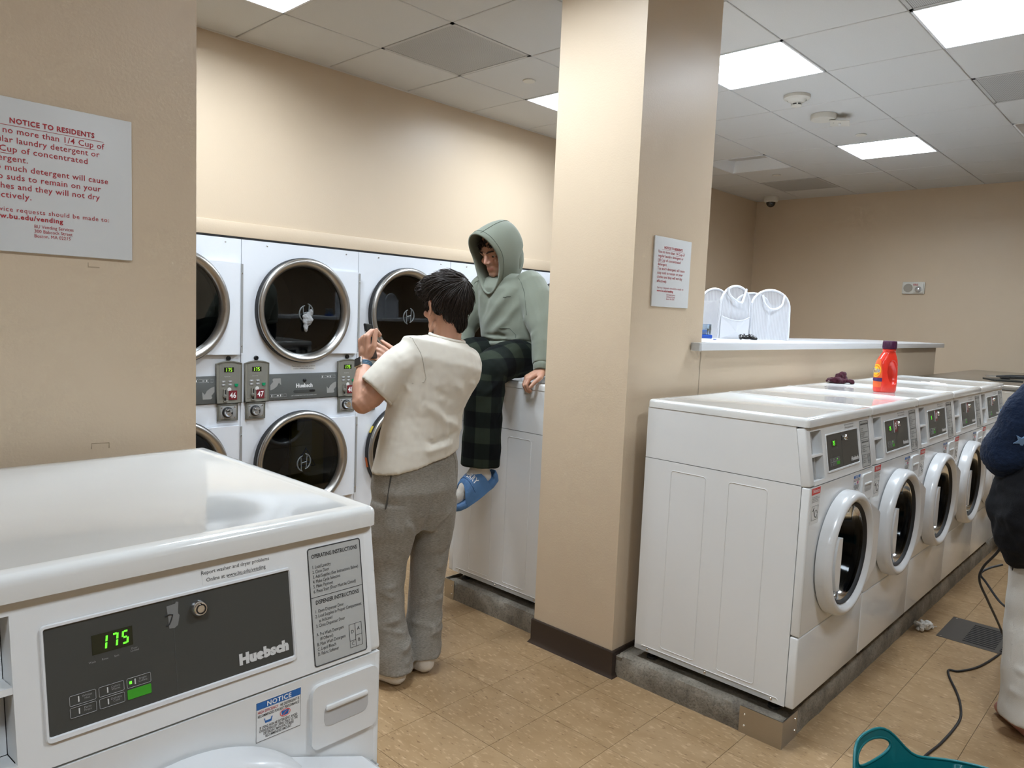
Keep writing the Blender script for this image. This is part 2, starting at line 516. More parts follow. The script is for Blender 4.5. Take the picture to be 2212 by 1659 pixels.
for i in range(-14, 23):
    for j in range(-16, 9):
        cx, cy = FX0 + (i + .5) * FT, FY0 + (j + .5) * FT
        if cx < XW0 + .16 or cx > XW1 - .16 or cy < YW0 + .16: continue
        dep = 0.724 * cx + 0.683 * cy
        lat = (0.688 * cx - 0.724 * cy) / max(dep, 0.05)
        hidden = (cx < 0.9 and cy > 0.9) or (2.95 < cx and 1.35 < cy < 2.75)
        score = dep if (dep > 1.3 and -0.55 < lat < 0.85 and not hidden) else 99 + abs(dep)
        cells.append((score, i, j))
cells.sort()
for n, (s, i, j) in enumerate(cells):
    x, y = FX0 + i * FT, FY0 + j * FT
    if n < 290:
        obj('floor_tile', tile_me, None, fl, (x, y, 0))
    else:
        rest.box(x + G, x + FT - G, y + G, y + FT - G, -0.003, 0)
tag(obj('floor_tile_field', rest, 'vct', fl), kind='stuff')

# ceiling: lay-in boards in a metal grid
ce = obj('ceiling', MB().box(XW0, XW1, YW0, YW1 + .15, CEIL + 0.16, CEIL + 0.2), mat('plenum', (0.05, 0.05, 0.05), 0.9))
tag(ce, kind='structure')
def gx(i): return GX0 + i * T2
def gy(j): return GY0 + j * T2
LIT = {(0, -1), (0, 1), (0, 3), (4, 1), (-4, 3), (-4, 1), (-4, -3), (4, -3), (-8, -3)}  # last two are added out of view to fill the front with light
OFF = {(4, 3), (4, -1)}
VENT = {(-2, 3), (6, 3), (2, -1), (-1, -1), (-5, 4)}
ix = [i for i in range(-11, 9) if gx(i + 1) > XW0 and gx(i) < XW1]
jy = [j for j in range(-7, 6) if gy(j + 1) > YW0 and gy(j) < YW1]
cache = {}
def board(sx, sy):
    k = (round(sx, 3), round(sy, 3))
    if k not in cache:
        g = 0.0045
        me = MB().rbox(g, sx - g, g, sy - g, 0.0, 0.017, 0.0025, 1).mesh('ceiling_tile')
        me.materials.append(MATS['ceiling_board']); cache[k] = me
    return cache[k]
for i in ix:
    for j in jy:
        xa, xb = max(gx(i), XW0 + 0.01), min(gx(i + 1), XW1 - 0.01)
        ya, yb = max(gy(j), YW0 + 0.01), min(gy(j + 1), YW1 - 0.01)
        if xb - xa < 0.05 or yb - ya < 0.05 or (i, j) in LIT or (i, j) in OFF or (i, j) in VENT: continue
        obj('ceiling_tile', board(xb - xa, yb - ya), None, ce, (xa, ya, CEIL + random.uniform(-0.0008, 0.0012)))
for i in ix + [ix[-1] + 1]:
    x = gx(i)
    if XW0 < x < XW1: obj('grid_runner', MB().box(x - 0.0105, x + 0.0105, YW0, YW1, CEIL + 0.0065, CEIL + 0.03), 'grid_metal', ce)
for j in jy:
    y = gy(j)
    if YW0 < y < YW1: obj('grid_cross_tee', MB().box(XW0, XW1, y - 0.0100, y + 0.0100, CEIL + 0.0070, CEIL + 0.029), 'grid_metal', ce)
# wall angle along the back and far walls
obj('wall_angle', MB().box(XW0, XW1, YW1 - 0.022, YW1, CEIL - 0.002, CEIL + 0.0).box(XW0, XW1, YW1 - 0.002, YW1, CEIL, CEIL + 0.03), 'grid_metal', ce)
obj('wall_angle', MB().box(XW1 - 0.022, XW1, YW0, YW1, CEIL - 0.002, CEIL), 'grid_metal', ce)

def troffer(i, j, lit, label):
    t = thing('ceiling_light', label, 'ceiling light', (gx(i), gy(j), CEIL), 0, 'square ceiling lights')
    a, b = 0.0015, T2 - 0.0015; d = 0.105; q = 0.050
    fr = MB()
    fr.box(a, b, a, a + 0.012, -0.003, 0.02).box(a, b, b - 0.012, b, -0.003, 0.02).box(a, a + 0.012, a, b, -0.003, 0.02).box(b - 0.012, b, a, b, -0.003, 0.02)
    obj('frame', fr, 'troffer_white', t)
    re = MB()
    o1, o2 = a + 0.012, b - 0.012; i1, i2 = o1 + q, o2 - q
    vs = [(o1, o1, 0.0), (o2, o1, 0.0), (o2, o2, 0.0), (o1, o2, 0.0), (i1, i1, d), (i2, i1, d), (i2, i2, d), (i1, i2, d)]
    re.add(vs, [(0, 1, 5, 4), (1, 2, 6, 5), (2, 3, 7, 6), (3, 0, 4, 7)])
    obj('reflector', re, 'troffer_white', t)
    # gently arched lens
    le = MB(); n = 10; vs = []; fs = []
    for k in range(n + 1):
        u = k / n; x = i1 + (i2 - i1) * u; z = d - 0.004 - 0.02 * math.sin(math.pi * u) ** 0.8
        vs += [(x, i1, z), (x, i2, z)]
    fs = [(2 * k, 2 * k + 1, 2 * k + 3, 2 * k + 2) for k in range(n)]
    fs += [tuple(2 * k for k in range(n + 1)), tuple(2 * k + 1 for k in range(n, -1, -1))]
    le.add(vs, fs)
    obj('lens', le, 'lens_lit' if lit else 'lens_off', t)
    obj('housing', MB().box(0.01, T2 - 0.01, 0.01, T2 - 0.01, d + 0.002, d + 0.05), 'grid_metal', t)
    return t
LBL = {(0, -1): 'lit square ceiling light at the upper right corner of the photo', (0, 1): 'lit square ceiling light beside the pillar top, before the smoke detector',
       (0, 3): 'lit square ceiling light half hidden at the left side of the pillar', (4, 1): 'lit square ceiling light farthest off, past the flat round ceiling cap',
       (-4, 3): 'lit square ceiling light at the top edge above the dryer wall', (-4, 1): 'lit square ceiling light over the passage in front of the pillar',
       (-4, -3): 'lit square ceiling light behind the viewer, over the nearer aisle end',
       (4, -3): 'added unseen square fill light behind the person with the star sweater', (-8, -3): 'added unseen square fill light far behind the viewer to the left'}
for (i, j) in sorted(LIT):
    troffer(i, j, True, LBL.get((i, j), 'lit square ceiling light in the aisle behind the viewer'))
troffer(4, 3, False, 'switched off square ceiling light just right of the pillar near the far corner')
troffer(4, -1, False, 'switched off square ceiling light at the right edge of the photo')
def vent(i, j, label):
    xb = min(T2, XW1 - gx(i)); yb = min(T2, YW1 - 0.01 - gy(j))
    t = thing('ceiling_vent', label, 'vent', (gx(i), gy(j), CEIL), 0, 'perforated ceiling vents')
    obj('perforated_face', MB().box(0.02, xb - 0.02, 0.02, yb - 0.02, 0.001, 0.006), 'perf', t)
    obj('frame', MB().box(.0015, xb - .0015, .0015, .02, -.001, .012).box(.0015, xb - .0015, yb - .02, yb - .0015, -.001, .012).box(.0015, .02, .0015, yb - .0015, -.001, .012).box(xb - .02, xb - .0015, .0015, yb - .0015, -.001, .012), 'lens_off', t)
    obj('duct_collar', MB().lathe([(0.16, 0.008), (0.16, 0.09)], 24, (xb / 2, yb / 2, 0), 'Z'), 'dark_grey', t)
vent(-2, 3, 'grey perforated ceiling vent above the dryers, with a faint square inside')
vent(6, 3, 'grey perforated ceiling vent near the security camera')
vent(2, -1, 'grey perforated ceiling vent at the right edge of the photo')
vent(-1, -1, 'grey perforated ceiling vent touching the big light in the upper right corner')
vent(-5, 4, 'grey perforated ceiling vent by the top edge of the left wall')

# small ceiling devices
def lathe_obj(name, prof, c, m, parent=None, n=32, axis='Z', sm=40, **kw):
    return obj(name, MB().lathe(prof, n, c, axis, **kw).mesh(name, sm), m, parent)
sd = thing('smoke_detector', 'white round smoke detector on ceiling beside the lit light', 'smoke detector', (4.832, 2.111, CEIL))
lathe_obj('base', [(0.0, 0), (0.082, 0), (0.082, -0.018), (0.078, -0.022), (0.066, -0.024), (0.060, -0.030)], (0, 0, 0), 'device_cream', sd)
lathe_obj('chamber', [(0.060, -0.026), (0.050, -0.038), (0.036, -0.044), (0.034, -0.052)], (0, 0, 0), 'device_cream', sd)
lathe_obj('sensor_slots', [(0.030, -0.040), (0.030, -0.060)], (0, 0, 0), 'black', sd, n=16)
for k in range(6):
    a = k * math.pi / 3
    obj('slot_rib', MB().box(-0.004, 0.004, 0.028, 0.034, -0.062, -0.046), 'device_cream', sd, (0, 0, 0), (0, 0, a))
lathe_obj('cap', [(0.034, -0.060), (0.033, -0.066), (0.022, -0.069), (0, -0.069)], (0, 0, 0), 'device_cream', sd)
hd = thing('heat_detector', 'white round ceiling detector with a loose square plate hanging off it', 'detector', (5.36, 2.14, CEIL))
lathe_obj('base', [(0, 0), (0.085, 0), (0.085, -0.03), (0.080, -0.036), (0, -0.038)], (0, 0, 0), 'device_cream', hd)
obj('hanging_plate', MB().rbox(-0.065, 0.065, -0.065, 0.065, -0.004, 0.004, 0.003), 'device_cream', hd, (0.085, -0.085, -0.052), (0.08, 0.05, 0.3))
obj('plate_toggle', MB().rbox(-0.02, 0.02, -0.008, 0.008, -0.009, 0.0, 0.002), 'white_plastic', hd, (0.085, -0.085, -0.055), (0.08, 0.05, 0.3))
obj('plate_stem', MB().tube([(0.03, -0.03, -0.03), (0.055, -0.055, -0.05)], 0.006), 'hinge_grey', hd)
def capdisc(x, y, label):
    t = thing('sprinkler_cover', label, 'sprinkler cover', (x, y, CEIL), 0, 'flat round ceiling caps')
    lathe_obj('cover_disc', [(0, -0.007), (0.038, -0.007), (0.041, -0.004), (0.041, -0.001)], (0, 0, 0), 'device_cream', t)
    lathe_obj('collar', [(0.030, 0.0), (0.030, -0.004)], (0, 0, 0), 'hinge_grey', t)
capdisc(3.57, 3.326, 'flat white round cap on ceiling beside the pillar, above the seated person')
capdisc(6.057, 2.117, 'flat white round cap on ceiling beside the farthest lit light')
capdisc(7.213, 3.304, 'small flat round cap on ceiling between dark light and far vent')
dc = thing('security_camera', 'white dome security camera hanging in the far ceiling corner', 'security camera', (8.38, 3.88, CEIL))
lathe_obj('housing', [(0, 0), (0.078, 0), (0.080, -0.05), (0.072, -0.062), (0.05, -0.066)], (0, 0, 0), 'device_cream', dc)
lathe_obj('dome', [(0.052, -0.062), (0.050, -0.085), (0.038, -0.108), (0.018, -0.120), (0.0, -0.122)], (0, 0, 0), mat('dome_black', (0.008, 0.008, 0.01), 0.06, spec=0.8), dc)

# horn strobe on the far wall
hs = thing('horn_strobe', 'beige fire alarm horn and strobe on the far wall', 'fire alarm', (XW1, 2.36, 2.007))
obj('back_plate', MB().rbox(-0.022, 0, -0.115, 0.105, -0.066, 0.062, 0.01), 'device_cream', hs)
ds = mat('speaker_grille', (0.33, 0.30, 0.25), 0.6, noise=0.3, nscale=300)
obj('speaker', MB().lathe([(0.0, -0.026), (0.042, -0.026), (0.045, -0.021)], 28, (0, 0.045, -0.002), 'X'), ds, hs)
obj('strobe_housing', MB().rbox(-0.035, -0.02, -0.105, -0.012, -0.055, 0.05, 0.008), 'device_cream', hs)
obj('strobe_lens', MB().lathe([(0.0, -0.055), (0.018, -0.052), (0.030, -0.044), (0.034, -0.033)], 24, (0, -0.058, -0.018), 'X'), mat('strobe_glass', (0.55, 0.55, 0.55), 0.1, metal=0.6), hs)
text('FIRE', 0.026, 'print_red', hs, (-0.0358, -0.085 + 0.055, 0.022), (0, 0, -math.pi / 2), align='CENTER', bold=0.02)

# concrete plinths under the washers
def concrete_block(x0, x1, y0, y1, z0, z1, seed, amp=0.004, step=0.03, chip=0.012):
    bm = bmesh.new(); bmesh.ops.create_cube(bm, size=1)
    for v in bm.verts: v.co = ((v.co.x + .5) * (x1 - x0) + x0, (v.co.y + .5) * (y1 - y0) + y0, (v.co.z + .5) * (z1 - z0) + z0)
    for ax, ln in ((0, x1 - x0), (1, y1 - y0), (2, z1 - z0)):
        n = max(1, int(ln / step))
        es = [e for e in bm.edges if abs((e.verts[0].co - e.verts[1].co).normalized()[ax]) > 0.99]
        if n > 1: bmesh.ops.subdivide_edges(bm, edges=es, cuts=n - 1, use_grid_fill=True)
    from mathutils import noise as N
    c = Vector(((x0 + x1) / 2, (y0 + y1) / 2, (z0 + z1) / 2))
    for v in bm.verts:
        p = v.co.copy()
        q = N.noise(p * 9 + Vector((seed, 0, 0))) * amp + N.noise(p * 40 + Vector((seed, 5, 0))) * amp * .5
        d = Vector((0, 0, 0))
        if abs(p.x - x0) < 1e-4: d.x -= q
        if abs(p.y - y0) < 1e-4: d.y -= q
        if abs(p.y - y1) < 1e-4: d.y += q
        if abs(p.z - z1) < 1e-4: d.z += q * 0.6
        ed = (abs(p.z - z1) < 1e-4) + (min(abs(p.x - x0), abs(p.y - y0), abs(p.y - y1)) < 1e-4)
        if ed == 2:
            k = chip * (0.4 + 0.6 * abs(N.noise(p * 14 + Vector((0, seed, 0)))) * 2)
            d.z -= k * 0.8
            if abs(p.x - x0) < 1e-4: d.x += k
            if abs(p.y - y0) < 1e-4: d.y += k
            if abs(p.y - y1) < 1e-4: d.y -= k
        v.co = p + d
    mb = MB().bm(bm)
    return mb.mesh('concrete_plinth', 50)
PL = 0.100
pa = tag(obj('floor_plinth', concrete_block(2.580, 6.30, 1.008, 1.756, 0, PL, 1.0), 'concrete'), kind='structure')
cg = MB().box(2.575, 2.579, 1.003, 1.170, 0.0, 0.104).box(2.5792, 2.71, 1.003, 1.007, 0.0, 0.104)
obj('corner_guard', cg, 'steel', pa)
for (y, z) in ((1.15, 0.03), (1.15, 0.075)):
    obj('screw', MB().lathe([(0, -0.003), (0.004, -0.0025), (0.005, 0)], 10, (2.575, y, z), 'X'), 'chrome', pa)
for (x, z) in ((2.69, 0.03), (2.69, 0.075)):
    obj('screw', MB().lathe([(0, -0.003), (0.004, -0.0025), (0.005, 0)], 10, (x, 1.003, z), 'Y'), 'chrome', pa)
obj('broken_end', concrete_block(2.583, 2.70, 1.720, 1.790 - 0.045, 0, 0.105, 4.0, 0.016, 0.012, 0.02), 'concrete', pa)
pb = tag(obj('floor_plinth', concrete_block(2.622, 4.10, 2.215, 2.905, 0, PL, 6.0), 'concrete'), kind='structure')
cg = MB().box(2.617, 2.621, 2.835, 2.910, 0.0, 0.104).box(2.6212, 2.75, 2.906, 2.910, 0.0, 0.104)
obj('corner_guard', cg, 'steel', pb)
for (y, z) in ((2.85, 0.03), (2.85, 0.075)):
    obj('screw', MB().lathe([(0, -0.003), (0.004, -0.0025), (0.005, 0)], 10, (2.617, y, z), 'X'), 'chrome', pb)
pc = tag(obj('floor_plinth', concrete_block(-1.6, 0.785, 1.008, 1.756, 0, PL - 0.01, 9.0), 'concrete'), kind='structure')
pd = tag(obj('floor_plinth', concrete_block(6.305, 8.655, 0.1, 1.756, 0, PL, 12.0, step=0.06), 'concrete'), kind='structure')

# white counter on the half wall
ct = thing('counter_top', 'long white laminate counter capping the half wall', 'counter', (0, 0, 0))
obj('top_slab', MB().rbox(3.163, 7.33, 1.712, 2.42, 1.418, 1.4515, 0.002), 'laminate_white', ct)
obj('front_nosing', MB().rbox(3.075, 7.33, 1.706, 1.752, 1.414, 1.449, 0.002), 'laminate_white', ct)
obj('end_cap', MB().rbox(3.055, 3.0745, 1.706, 1.752, 1.412, 1.450, 0.003), 'laminate_edge', ct)

# plastic notice signs
def get_x(me):
    xs_ = [v.co.x for v in me.vertices]
    return min(xs_), max(xs_)
def notice(name, x0, z0, w, h, label):
    s = thing(name, label, 'sign', (x0, 1.756, z0))
    obj('board', MB().rbox(0, w, -0.008, -0.001, 0, h, 0.0015), 'sign_white', s)
    y = -0.0086
    def tx(st, u0, u1, v, size, **kw):
        """one printed line from u0 to u1 across the board, baseline v below the top"""
        me = text_mesh(st, 1.0, **kw); xs_ = get_x(me)
        return text(st, size, 'print_red', s, (u0 - xs_[0] * (u1 - u0) / (xs_[1] - xs_[0]), y, h + v), xs=(u1 - u0) / (xs_[1] - xs_[0]) / size, **kw)
    def ln(u0, u1, v, t=0.0007):
        obj('rule', MB().box(u0, u1, y, y + 0.0004, h + v - t, h + v), 'print_red', s)
    tx('NOTICE TO RESIDENTS', 0.0742, 0.2257, -0.0490, 0.0142, bold=0.030, spacing=1.1)
    ln(0.0585, 0.2429, -0.0535)
    body = [('Use no more than 1/4 Cup of', 0.2446), ('regular laundry detergent or', 0.2352), ('1/8 Cup of concentrated', 0.2121), ('detergent.', 0.1040), ('Too much detergent will cause', 0.2515), ('soap suds to remain on your', 0.2371), ('clothes and they will not dry', 0.2347), ('effectively.', 0.1090)]
    for q, (line, r_) in enumerate(body):
        tx(line, 0.0295, r_, -0.0690 - q * 0.01785, 0.0165, spacing=1.06, bold=0.006)
    ln(0.1701, 0.2262, -0.0725); ln(0.0295, 0.0780, -0.1082)
    tx('Service requests should be made to:', 0.0350, 0.2526, -0.2205, 0.0128, spacing=1.12, bold=0.002)
    tx('www.bu.edu/vending', 0.0335, 0.1648, -0.2340, 0.0130, bold=0.028, spacing=1.12)
    tx('BU Vending Services', 0.1133, 0.1840, -0.2480, 0.0096)
    tx('300 Babcock Street', 0.1133, 0.1820, -0.2574, 0.0096)
    tx('Boston, MA 02215', 0.1133, 0.1780, -0.2668, 0.0096)
    return s
notice('notice_sign', 0.3145, 1.6255, 0.300, 0.2985, 'large near white notice sign with red lettering, cut off by the photo edge')
notice('notice_sign', 2.700, 1.604, 0.300, 0.2985, 'white notice sign with red lettering on the pillar')

# ------------------------------------------------------------------ washers
WW, WD = 0.671, 0.662            # cabinet width and depth
ZK, ZP, ZC, ZT = 0.272, 0.829, 1.042, 1.076   # kick top, panel foot, cover lip, cover top
TILT = math.atan2(0.034, ZC - ZP)
PH = math.hypot(0.034, ZC - ZP)

def make_washer(detail=True):
    """one front loading washer; origin at the lower front left corner of the cabinet, front towards -Y"""
    r = bpy.data.objects.new('washer', None); COL.objects.link(r); r.empty_display_size = 0.1
    # cabinet: side skins, back
    cb = MB().box(0, WW, 0.06, WD, 0.0, 0.02)
    cb.box(0, 0.012, 0.003, WD, 0.0, ZP + 0.0005).box(WW - 0.012, WW, 0.003, WD, 0.0, ZP + 0.0005)
    cb.box(0.012, WW - 0.012, WD - 0.012, WD, 0.0, ZC)
    obj('cabinet', cb, 'white_enamel', r)
    for xa, xb in ((0, 0.012), (WW - 0.012, WW)):     # upper side hoods follow the slant
        vs = []
        for x in (xa, xb):
            vs += [(x, 0.004, ZP + 0.003), (x, WD, ZP + 0.003), (x, WD, ZC), (x, 0.038, ZC)]
        obj('side_hood', MB().add(vs, [(0, 1, 2, 3), (7, 6, 5, 4), (0, 4, 5, 1), (1, 5, 6, 2), (2, 6, 7, 3), (3, 7, 4, 0)]), 'white_enamel', r)
    for sx, nx in ((0.0, -1), (WW, 1)):
        e = MB()
        for (y0, y1) in ((0.380, 0.536), (0.126, 0.281)):
            e.tube([(sx, y, z) for (y, z) in rrect(y0, y1, 0.040, 0.794, 0.012)], 0.0016, 6, closed=True)
        e.tube([(sx, y, z) for (y, z) in rrect(0.03, 0.63, -0.02, 0.022, 0.008)][:12], 0.002, 6)
        obj('embossed_rib', e, 'white_enamel', r)
        for y in (0.054, 0.328, 0.599):
            obj('side_screw', MB().lathe([(0, 0.002), (0.004, 0.0018), (0.0055, 0)], 10, (sx, y, 0.011), 'X') if nx > 0 else
                MB().lathe([(0, -0.002), (0.004, -0.0018), (0.0055, 0)], 10, (sx, y, 0.011), 'X'), 'chrome', r)
    # top cover with a shallow tray
    bm = bmesh.new(); bmesh.ops.create_cube(bm, size=1)
    x0, x1, y0, y1 = -0.002, WW + 0.002, -0.008, WD + 0.002
    for v in bm.verts: v.co = ((v.co.x + .5) * (x1 - x0) + x0, (v.co.y + .5) * (y1 - y0) + y0, (v.co.z + .5) * (ZT - ZC - 0.001) + ZC + 0.001)
    top = [f for f in bm.faces if f.normal.z > 0.9]
    bmesh.ops.bevel(bm, geom=[e for e in bm.edges if not all(v.co.z < ZC + 0.01 for v in e.verts)], offset=0.013, segments=4, profile=0.5, affect='EDGES')
    top = [max((f for f in bm.faces if f.normal.z > 0.95), key=lambda f: f.calc_area())]
    rr = bmesh.ops.inset_region(bm, faces=top, thickness=0.026, depth=0)
    rr = bmesh.ops.inset_region(bm, faces=top, thickness=0.005, depth=-0.0018)
    obj('top_cover', MB().bm(bm).mesh('top_cover', 40), 'white_lid', r)
    # front panel with the door opening
    DX, DZ = 0.330, 0.534
    fp = MB().plate_hole(0.003, WW - 0.003, ZK + 0.003, ZP - 0.002, DX, DZ, 0.205, -0.030, -0.020, 64)
    fpm = fp.mesh('front_panel')
    obj('front_panel', fpm, 'white_enamel', r)
    for xa in (0.0, WW - 0.016):
        obj('front_edge', MB().rbox(xa, xa + 0.016, -0.0305, 0.0025, ZK + 0.003, ZP - 0.002, 0.006, 3), 'white_enamel', r)
    kp = MB().rbox(0.0, WW, -0.0305, 0.0025, 0.0, ZK - 0.001, 0.006, 3)
    obj('kick_panel', kp, 'white_enamel', r)
    # feet
    for (x, y) in ((0.05, 0.06), (WW - 0.05, 0.06), (0.05, WD - 0.06), (WW - 0.05, WD - 0.06)):
        obj('foot', MB().lathe([(0.0, -0.041), (0.024, -0.041), (0.022, -0.032), (0.009, -0.030), (0.009, 0.0)], 16, (x, y, 0), 'Z'), 'black_rubber', r)
    # tub opening behind the door: gasket and drum
    dr = MB().lathe([(0.205, -0.022), (0.19, 0.0), (0.175, 0.015), (0.185, 0.03), (0.175, 0.045), (0.185, 0.06), (0.20, 0.10)], 48, (DX, 0, DZ), 'Y')
    obj('door_gasket', dr.mesh('door_gasket', 60), mat('gasket_grey', (0.10, 0.10, 0.105), 0.45), r)
    obj('drum', MB().lathe([(0.20, 0.09), (0.245, 0.11), (0.25, 0.42), (0.24, 0.45), (0, 0.45)], 40, (DX, 0, DZ), 'Y').mesh('drum', 50), 'drum_steel', r)
    # door: domed white ring, hinge flange, handle pad, glass bowl
    ring = MB().lathe([(0.236, -0.032), (0.243, -0.036), (0.243, -0.066), (0.239, -0.080), (0.230, -0.089), (0.220, -0.091), (0.212, -0.088), (0.202, -0.074), (0.196, -0.066), (0.190, -0.060), (0.190, -0.034), (0.236, -0.032)], 72, (DX, 0, DZ), 'Y')
    door = obj('door', ring.mesh('door', 45), 'door_white', r)
    fl = []
    for a in np.linspace(math.radians(62), math.radians(-62), 18):
        fl.append((DX + 0.226 * math.cos(a), DZ + 0.226 * math.sin(a)))
    xt = 0.646
    fl = [(DX + 0.226 * math.cos(math.radians(64)), DZ + 0.226 * math.sin(math.radians(64))), (xt - 0.012, DZ + 0.118), (xt, DZ + 0.108), (xt, DZ - 0.108), (xt - 0.012, DZ - 0.118),
          (DX + 0.226 * math.cos(math.radians(-64)), DZ + 0.226 * math.sin(math.radians(-64)))] + fl[::-1][1:-1]
    mb = MB(); nfl = len(fl)
    # flange slopes back towards the hinge
    def fy(x): return -0.087 + max(0, (x - (DX + 0.10))) / (xt - DX - 0.10) * 0.006
    vs = [(x, fy(x), z) for x, z in fl] + [(x, -0.034, z) for x, z in fl]
    fs = [tuple(range(nfl)), tuple(range(2 * nfl - 1, nfl - 1, -1))] + [(k, nfl + k, nfl + (k + 1) % nfl, (k + 1) % nfl) for k in range(nfl)]
    mb.add(vs, fs)
    me = new_mesh('hinge_flange', mb.v, mb.f)
    bm = bmesh.new(); bm.from_mesh(me); bmesh.ops.triangulate(bm, faces=[f for f in bm.faces if len(f.verts) > 4]); bmesh.ops.recalc_face_normals(bm, faces=list(bm.faces)); bm.to_mesh(me); bm.free()
    obj('hinge_flange', me, 'door_white', door)
    pad = []
    for a in np.linspace(math.radians(152), math.radians(213), 12): pad.append((DX + 0.197 * math.cos(a), DZ + 0.197 * math.sin(a)))
    xr = DX - 0.140
    padp = [(xr, pad[0][1]), *pad, (xr, pad[-1][1])]
    obj('handle_pad', MB().poly(padp, -0.0925, -0.066), 'door_white', door)
    obj('door_bezel', MB().lathe([(0.200, -0.070), (0.194, -0.075), (0.186, -0.068), (0.182, -0.050)], 56, (DX, 0, DZ), 'Y').mesh('door_bezel', 60), 'black_rubber', door)
    obj('glass_bowl', MB().lathe([(0.191, -0.064), (0.180, -0.060), (0.165, -0.030), (0.150, 0.030), (0.115, 0.062), (0.06, 0.076), (0.0, 0.080)], 48, (DX, 0, DZ), 'Y').mesh('glass_bowl', 60), 'washer_glass', door)
    obj('hinge_pin', MB().tube([(xt + 0.008, -0.046, DZ - 0.10), (xt + 0.008, -0.046, DZ + 0.10)], 0.005, 10).box(xt - 0.002, xt + 0.012, -0.046, -0.028, DZ + 0.07, DZ + 0.10).box(xt - 0.002, xt + 0.012, -0.046, -0.028, DZ - 0.10, DZ - 0.07), 'hinge_grey', door)
    # dispenser drawer
    dw = obj('dispenser_drawer', MB().poly(rrect(0.534, 0.660, 0.702, 0.809, 0.014), -0.0375, -0.028), 'white_plastic', r)
    gr = MB().poly(rrect(0.556, 0.640, 0.735, 0.772, 0.012), -0.0382, -0.036)
    obj('pull_recess', gr, mat('recess_grey', (0.50, 0.50, 0.50), 0.5), dw)
    obj('pull_lip', MB().rbox(0.558, 0.638, -0.0425, -0.036, 0.763, 0.772, 0.003), 'white_plastic', dw)
    # red notice sticker
    st = obj('notice_sticker', MB().box(0.016, 0.094, -0.0308, -0.0302, 0.690, 0.824), 'sticker_white', r)
    obj('red_header', MB().box(0.016, 0.094, -0.0312, -0.0305, 0.800, 0.824), 'print_bright_red', st)
    text('Notice', 0.021, 'print_white', st, (0.055, -0.0316, 0.8065), align='CENTER', bold=0.01)
    text('To prevent damage to\nclothing and machine, please\nremove all items from\npockets before washing.', 0.0062, 'print_black', st, (0.020, -0.0313, 0.789), line=0.95)
    obj('pictogram_frame', MB().tube([(x, -0.031, z) for x, z in ((0.027, 0.705), (0.084, 0.705), (0.084, 0.757), (0.027, 0.757))], 0.0006, 4, closed=True), 'print_black', st)
    obj('pictogram', MB().tube([(0.066 + 0.012 * math.cos(a), -0.031, 0.726 + 0.014 * math.sin(a)) for a in np.linspace(0, 6.0, 14)], 0.0009, 4).tube([(0.04, -0.031, 0.748), (0.053, -0.031, 0.72), (0.078, -0.031, 0.71)], 0.0009, 4).tube([(0.034, -0.031, 0.738), (0.047, -0.031, 0.751)], 0.0012, 4), 'print_black', st)
    # blue notice sticker
    st = obj('detergent_sticker', MB().box(0.442, 0.517, -0.0306, -0.0302, 0.752, 0.815), 'sticker_white', r)
    obj('blue_header', MB().box(0.4425, 0.5165, -0.0309, -0.0304, 0.8035, 0.8145), 'print_blue', st)
    text('NOTICE', 0.0105, 'print_white', st, (0.4795, -0.0312, 0.8055), align='CENTER', bold=0.02, spacing=1.1)
    text('HIGH EFFICIENCY', 0.0064, 'print_red', st, (0.4445, -0.0309, 0.7965), bold=0.01, xs=0.66)
    text('HE DETERGENT IS', 0.0064, 'print_black', st, (0.4815, -0.0309, 0.7965), bold=0.01, xs=0.63)
    text('RECOMMENDED FOR BEST PERFORMANCE', 0.0060, 'print_black', st, (0.4445, -0.0309, 0.7905), bold=0.01, xs=0.60)
    text('IF USING NON HE DETERGENT, AVOID\nOVERSUDSING BY USING ONLY 1/2 THE\nDETERGENT MANUFACTURERS\nRECOMMENDED AMOUNT.', 0.0060, 'print_black', st, (0.4795, -0.0309, 0.7715), align='CENTER', line=0.85, bold=0.01, xs=0.60)
    obj('print_border', MB().tube([(x, -0.0306, z) for x, z in ((0.4425, 0.7525), (0.5165, 0.7525), (0.5165, 0.8145), (0.4425, 0.8145))], 0.0004, 4, closed=True), 'print_black', st)
    obj('cup_icon', MB().poly([(0.455, 0.7865), (0.457, 0.779), (0.467, 0.779), (0.469, 0.7865), (0.467, 0.7865), (0.466, 0.7825), (0.457, 0.7825), (0.4565, 0.7865)], -0.0309, -0.0304), 'print_blue', st)
    obj('cup_icon', MB().poly([(0.4835, 0.7875), (0.485, 0.780), (0.495, 0.780), (0.4965, 0.7875)], -0.0309, -0.0304), 'print_blue', st)
    obj('cross_ring', MB().tube([(0.490 + 0.0085 * math.cos(a), -0.0310, 0.784 + 0.0055 * math.sin(a)) for a in np.linspace(0, 2 * math.pi, 20, endpoint=False)], 0.0005, 4, closed=True).tube([(0.4845, -0.031, 0.780), (0.4955, -0.031, 0.788)], 0.0005, 4), 'print_bright_red', st)

    # ---- slanted control panel (own tilted frame: x across, z up the slant, front at y=0)
    cpm = MB()
    nx0, nx1, nv0, nv1 = 0.040, 0.139, 0.018, 0.198
    t = 0.012
    cpm.rbox(0.0, nx0, 0, 0.035, 0.002, PH, 0.006, 3)
    cpm.box(nx0 - 0.001, nx1, 0, t, 0.002, nv0).box(nx0 - 0.001, nx1, 0, t, nv1, PH - 0.001)
    cpm.box(nx1, WW - 0.02, 0, t, 0.002, PH - 0.001)
    cpm.rbox(WW - 0.026, WW, 0, 0.035, 0.002, PH, 0.006, 3)
    cp = obj('control_panel', cpm, 'white_plastic', r, (0, -0.030, ZP), (-TILT, 0, 0))
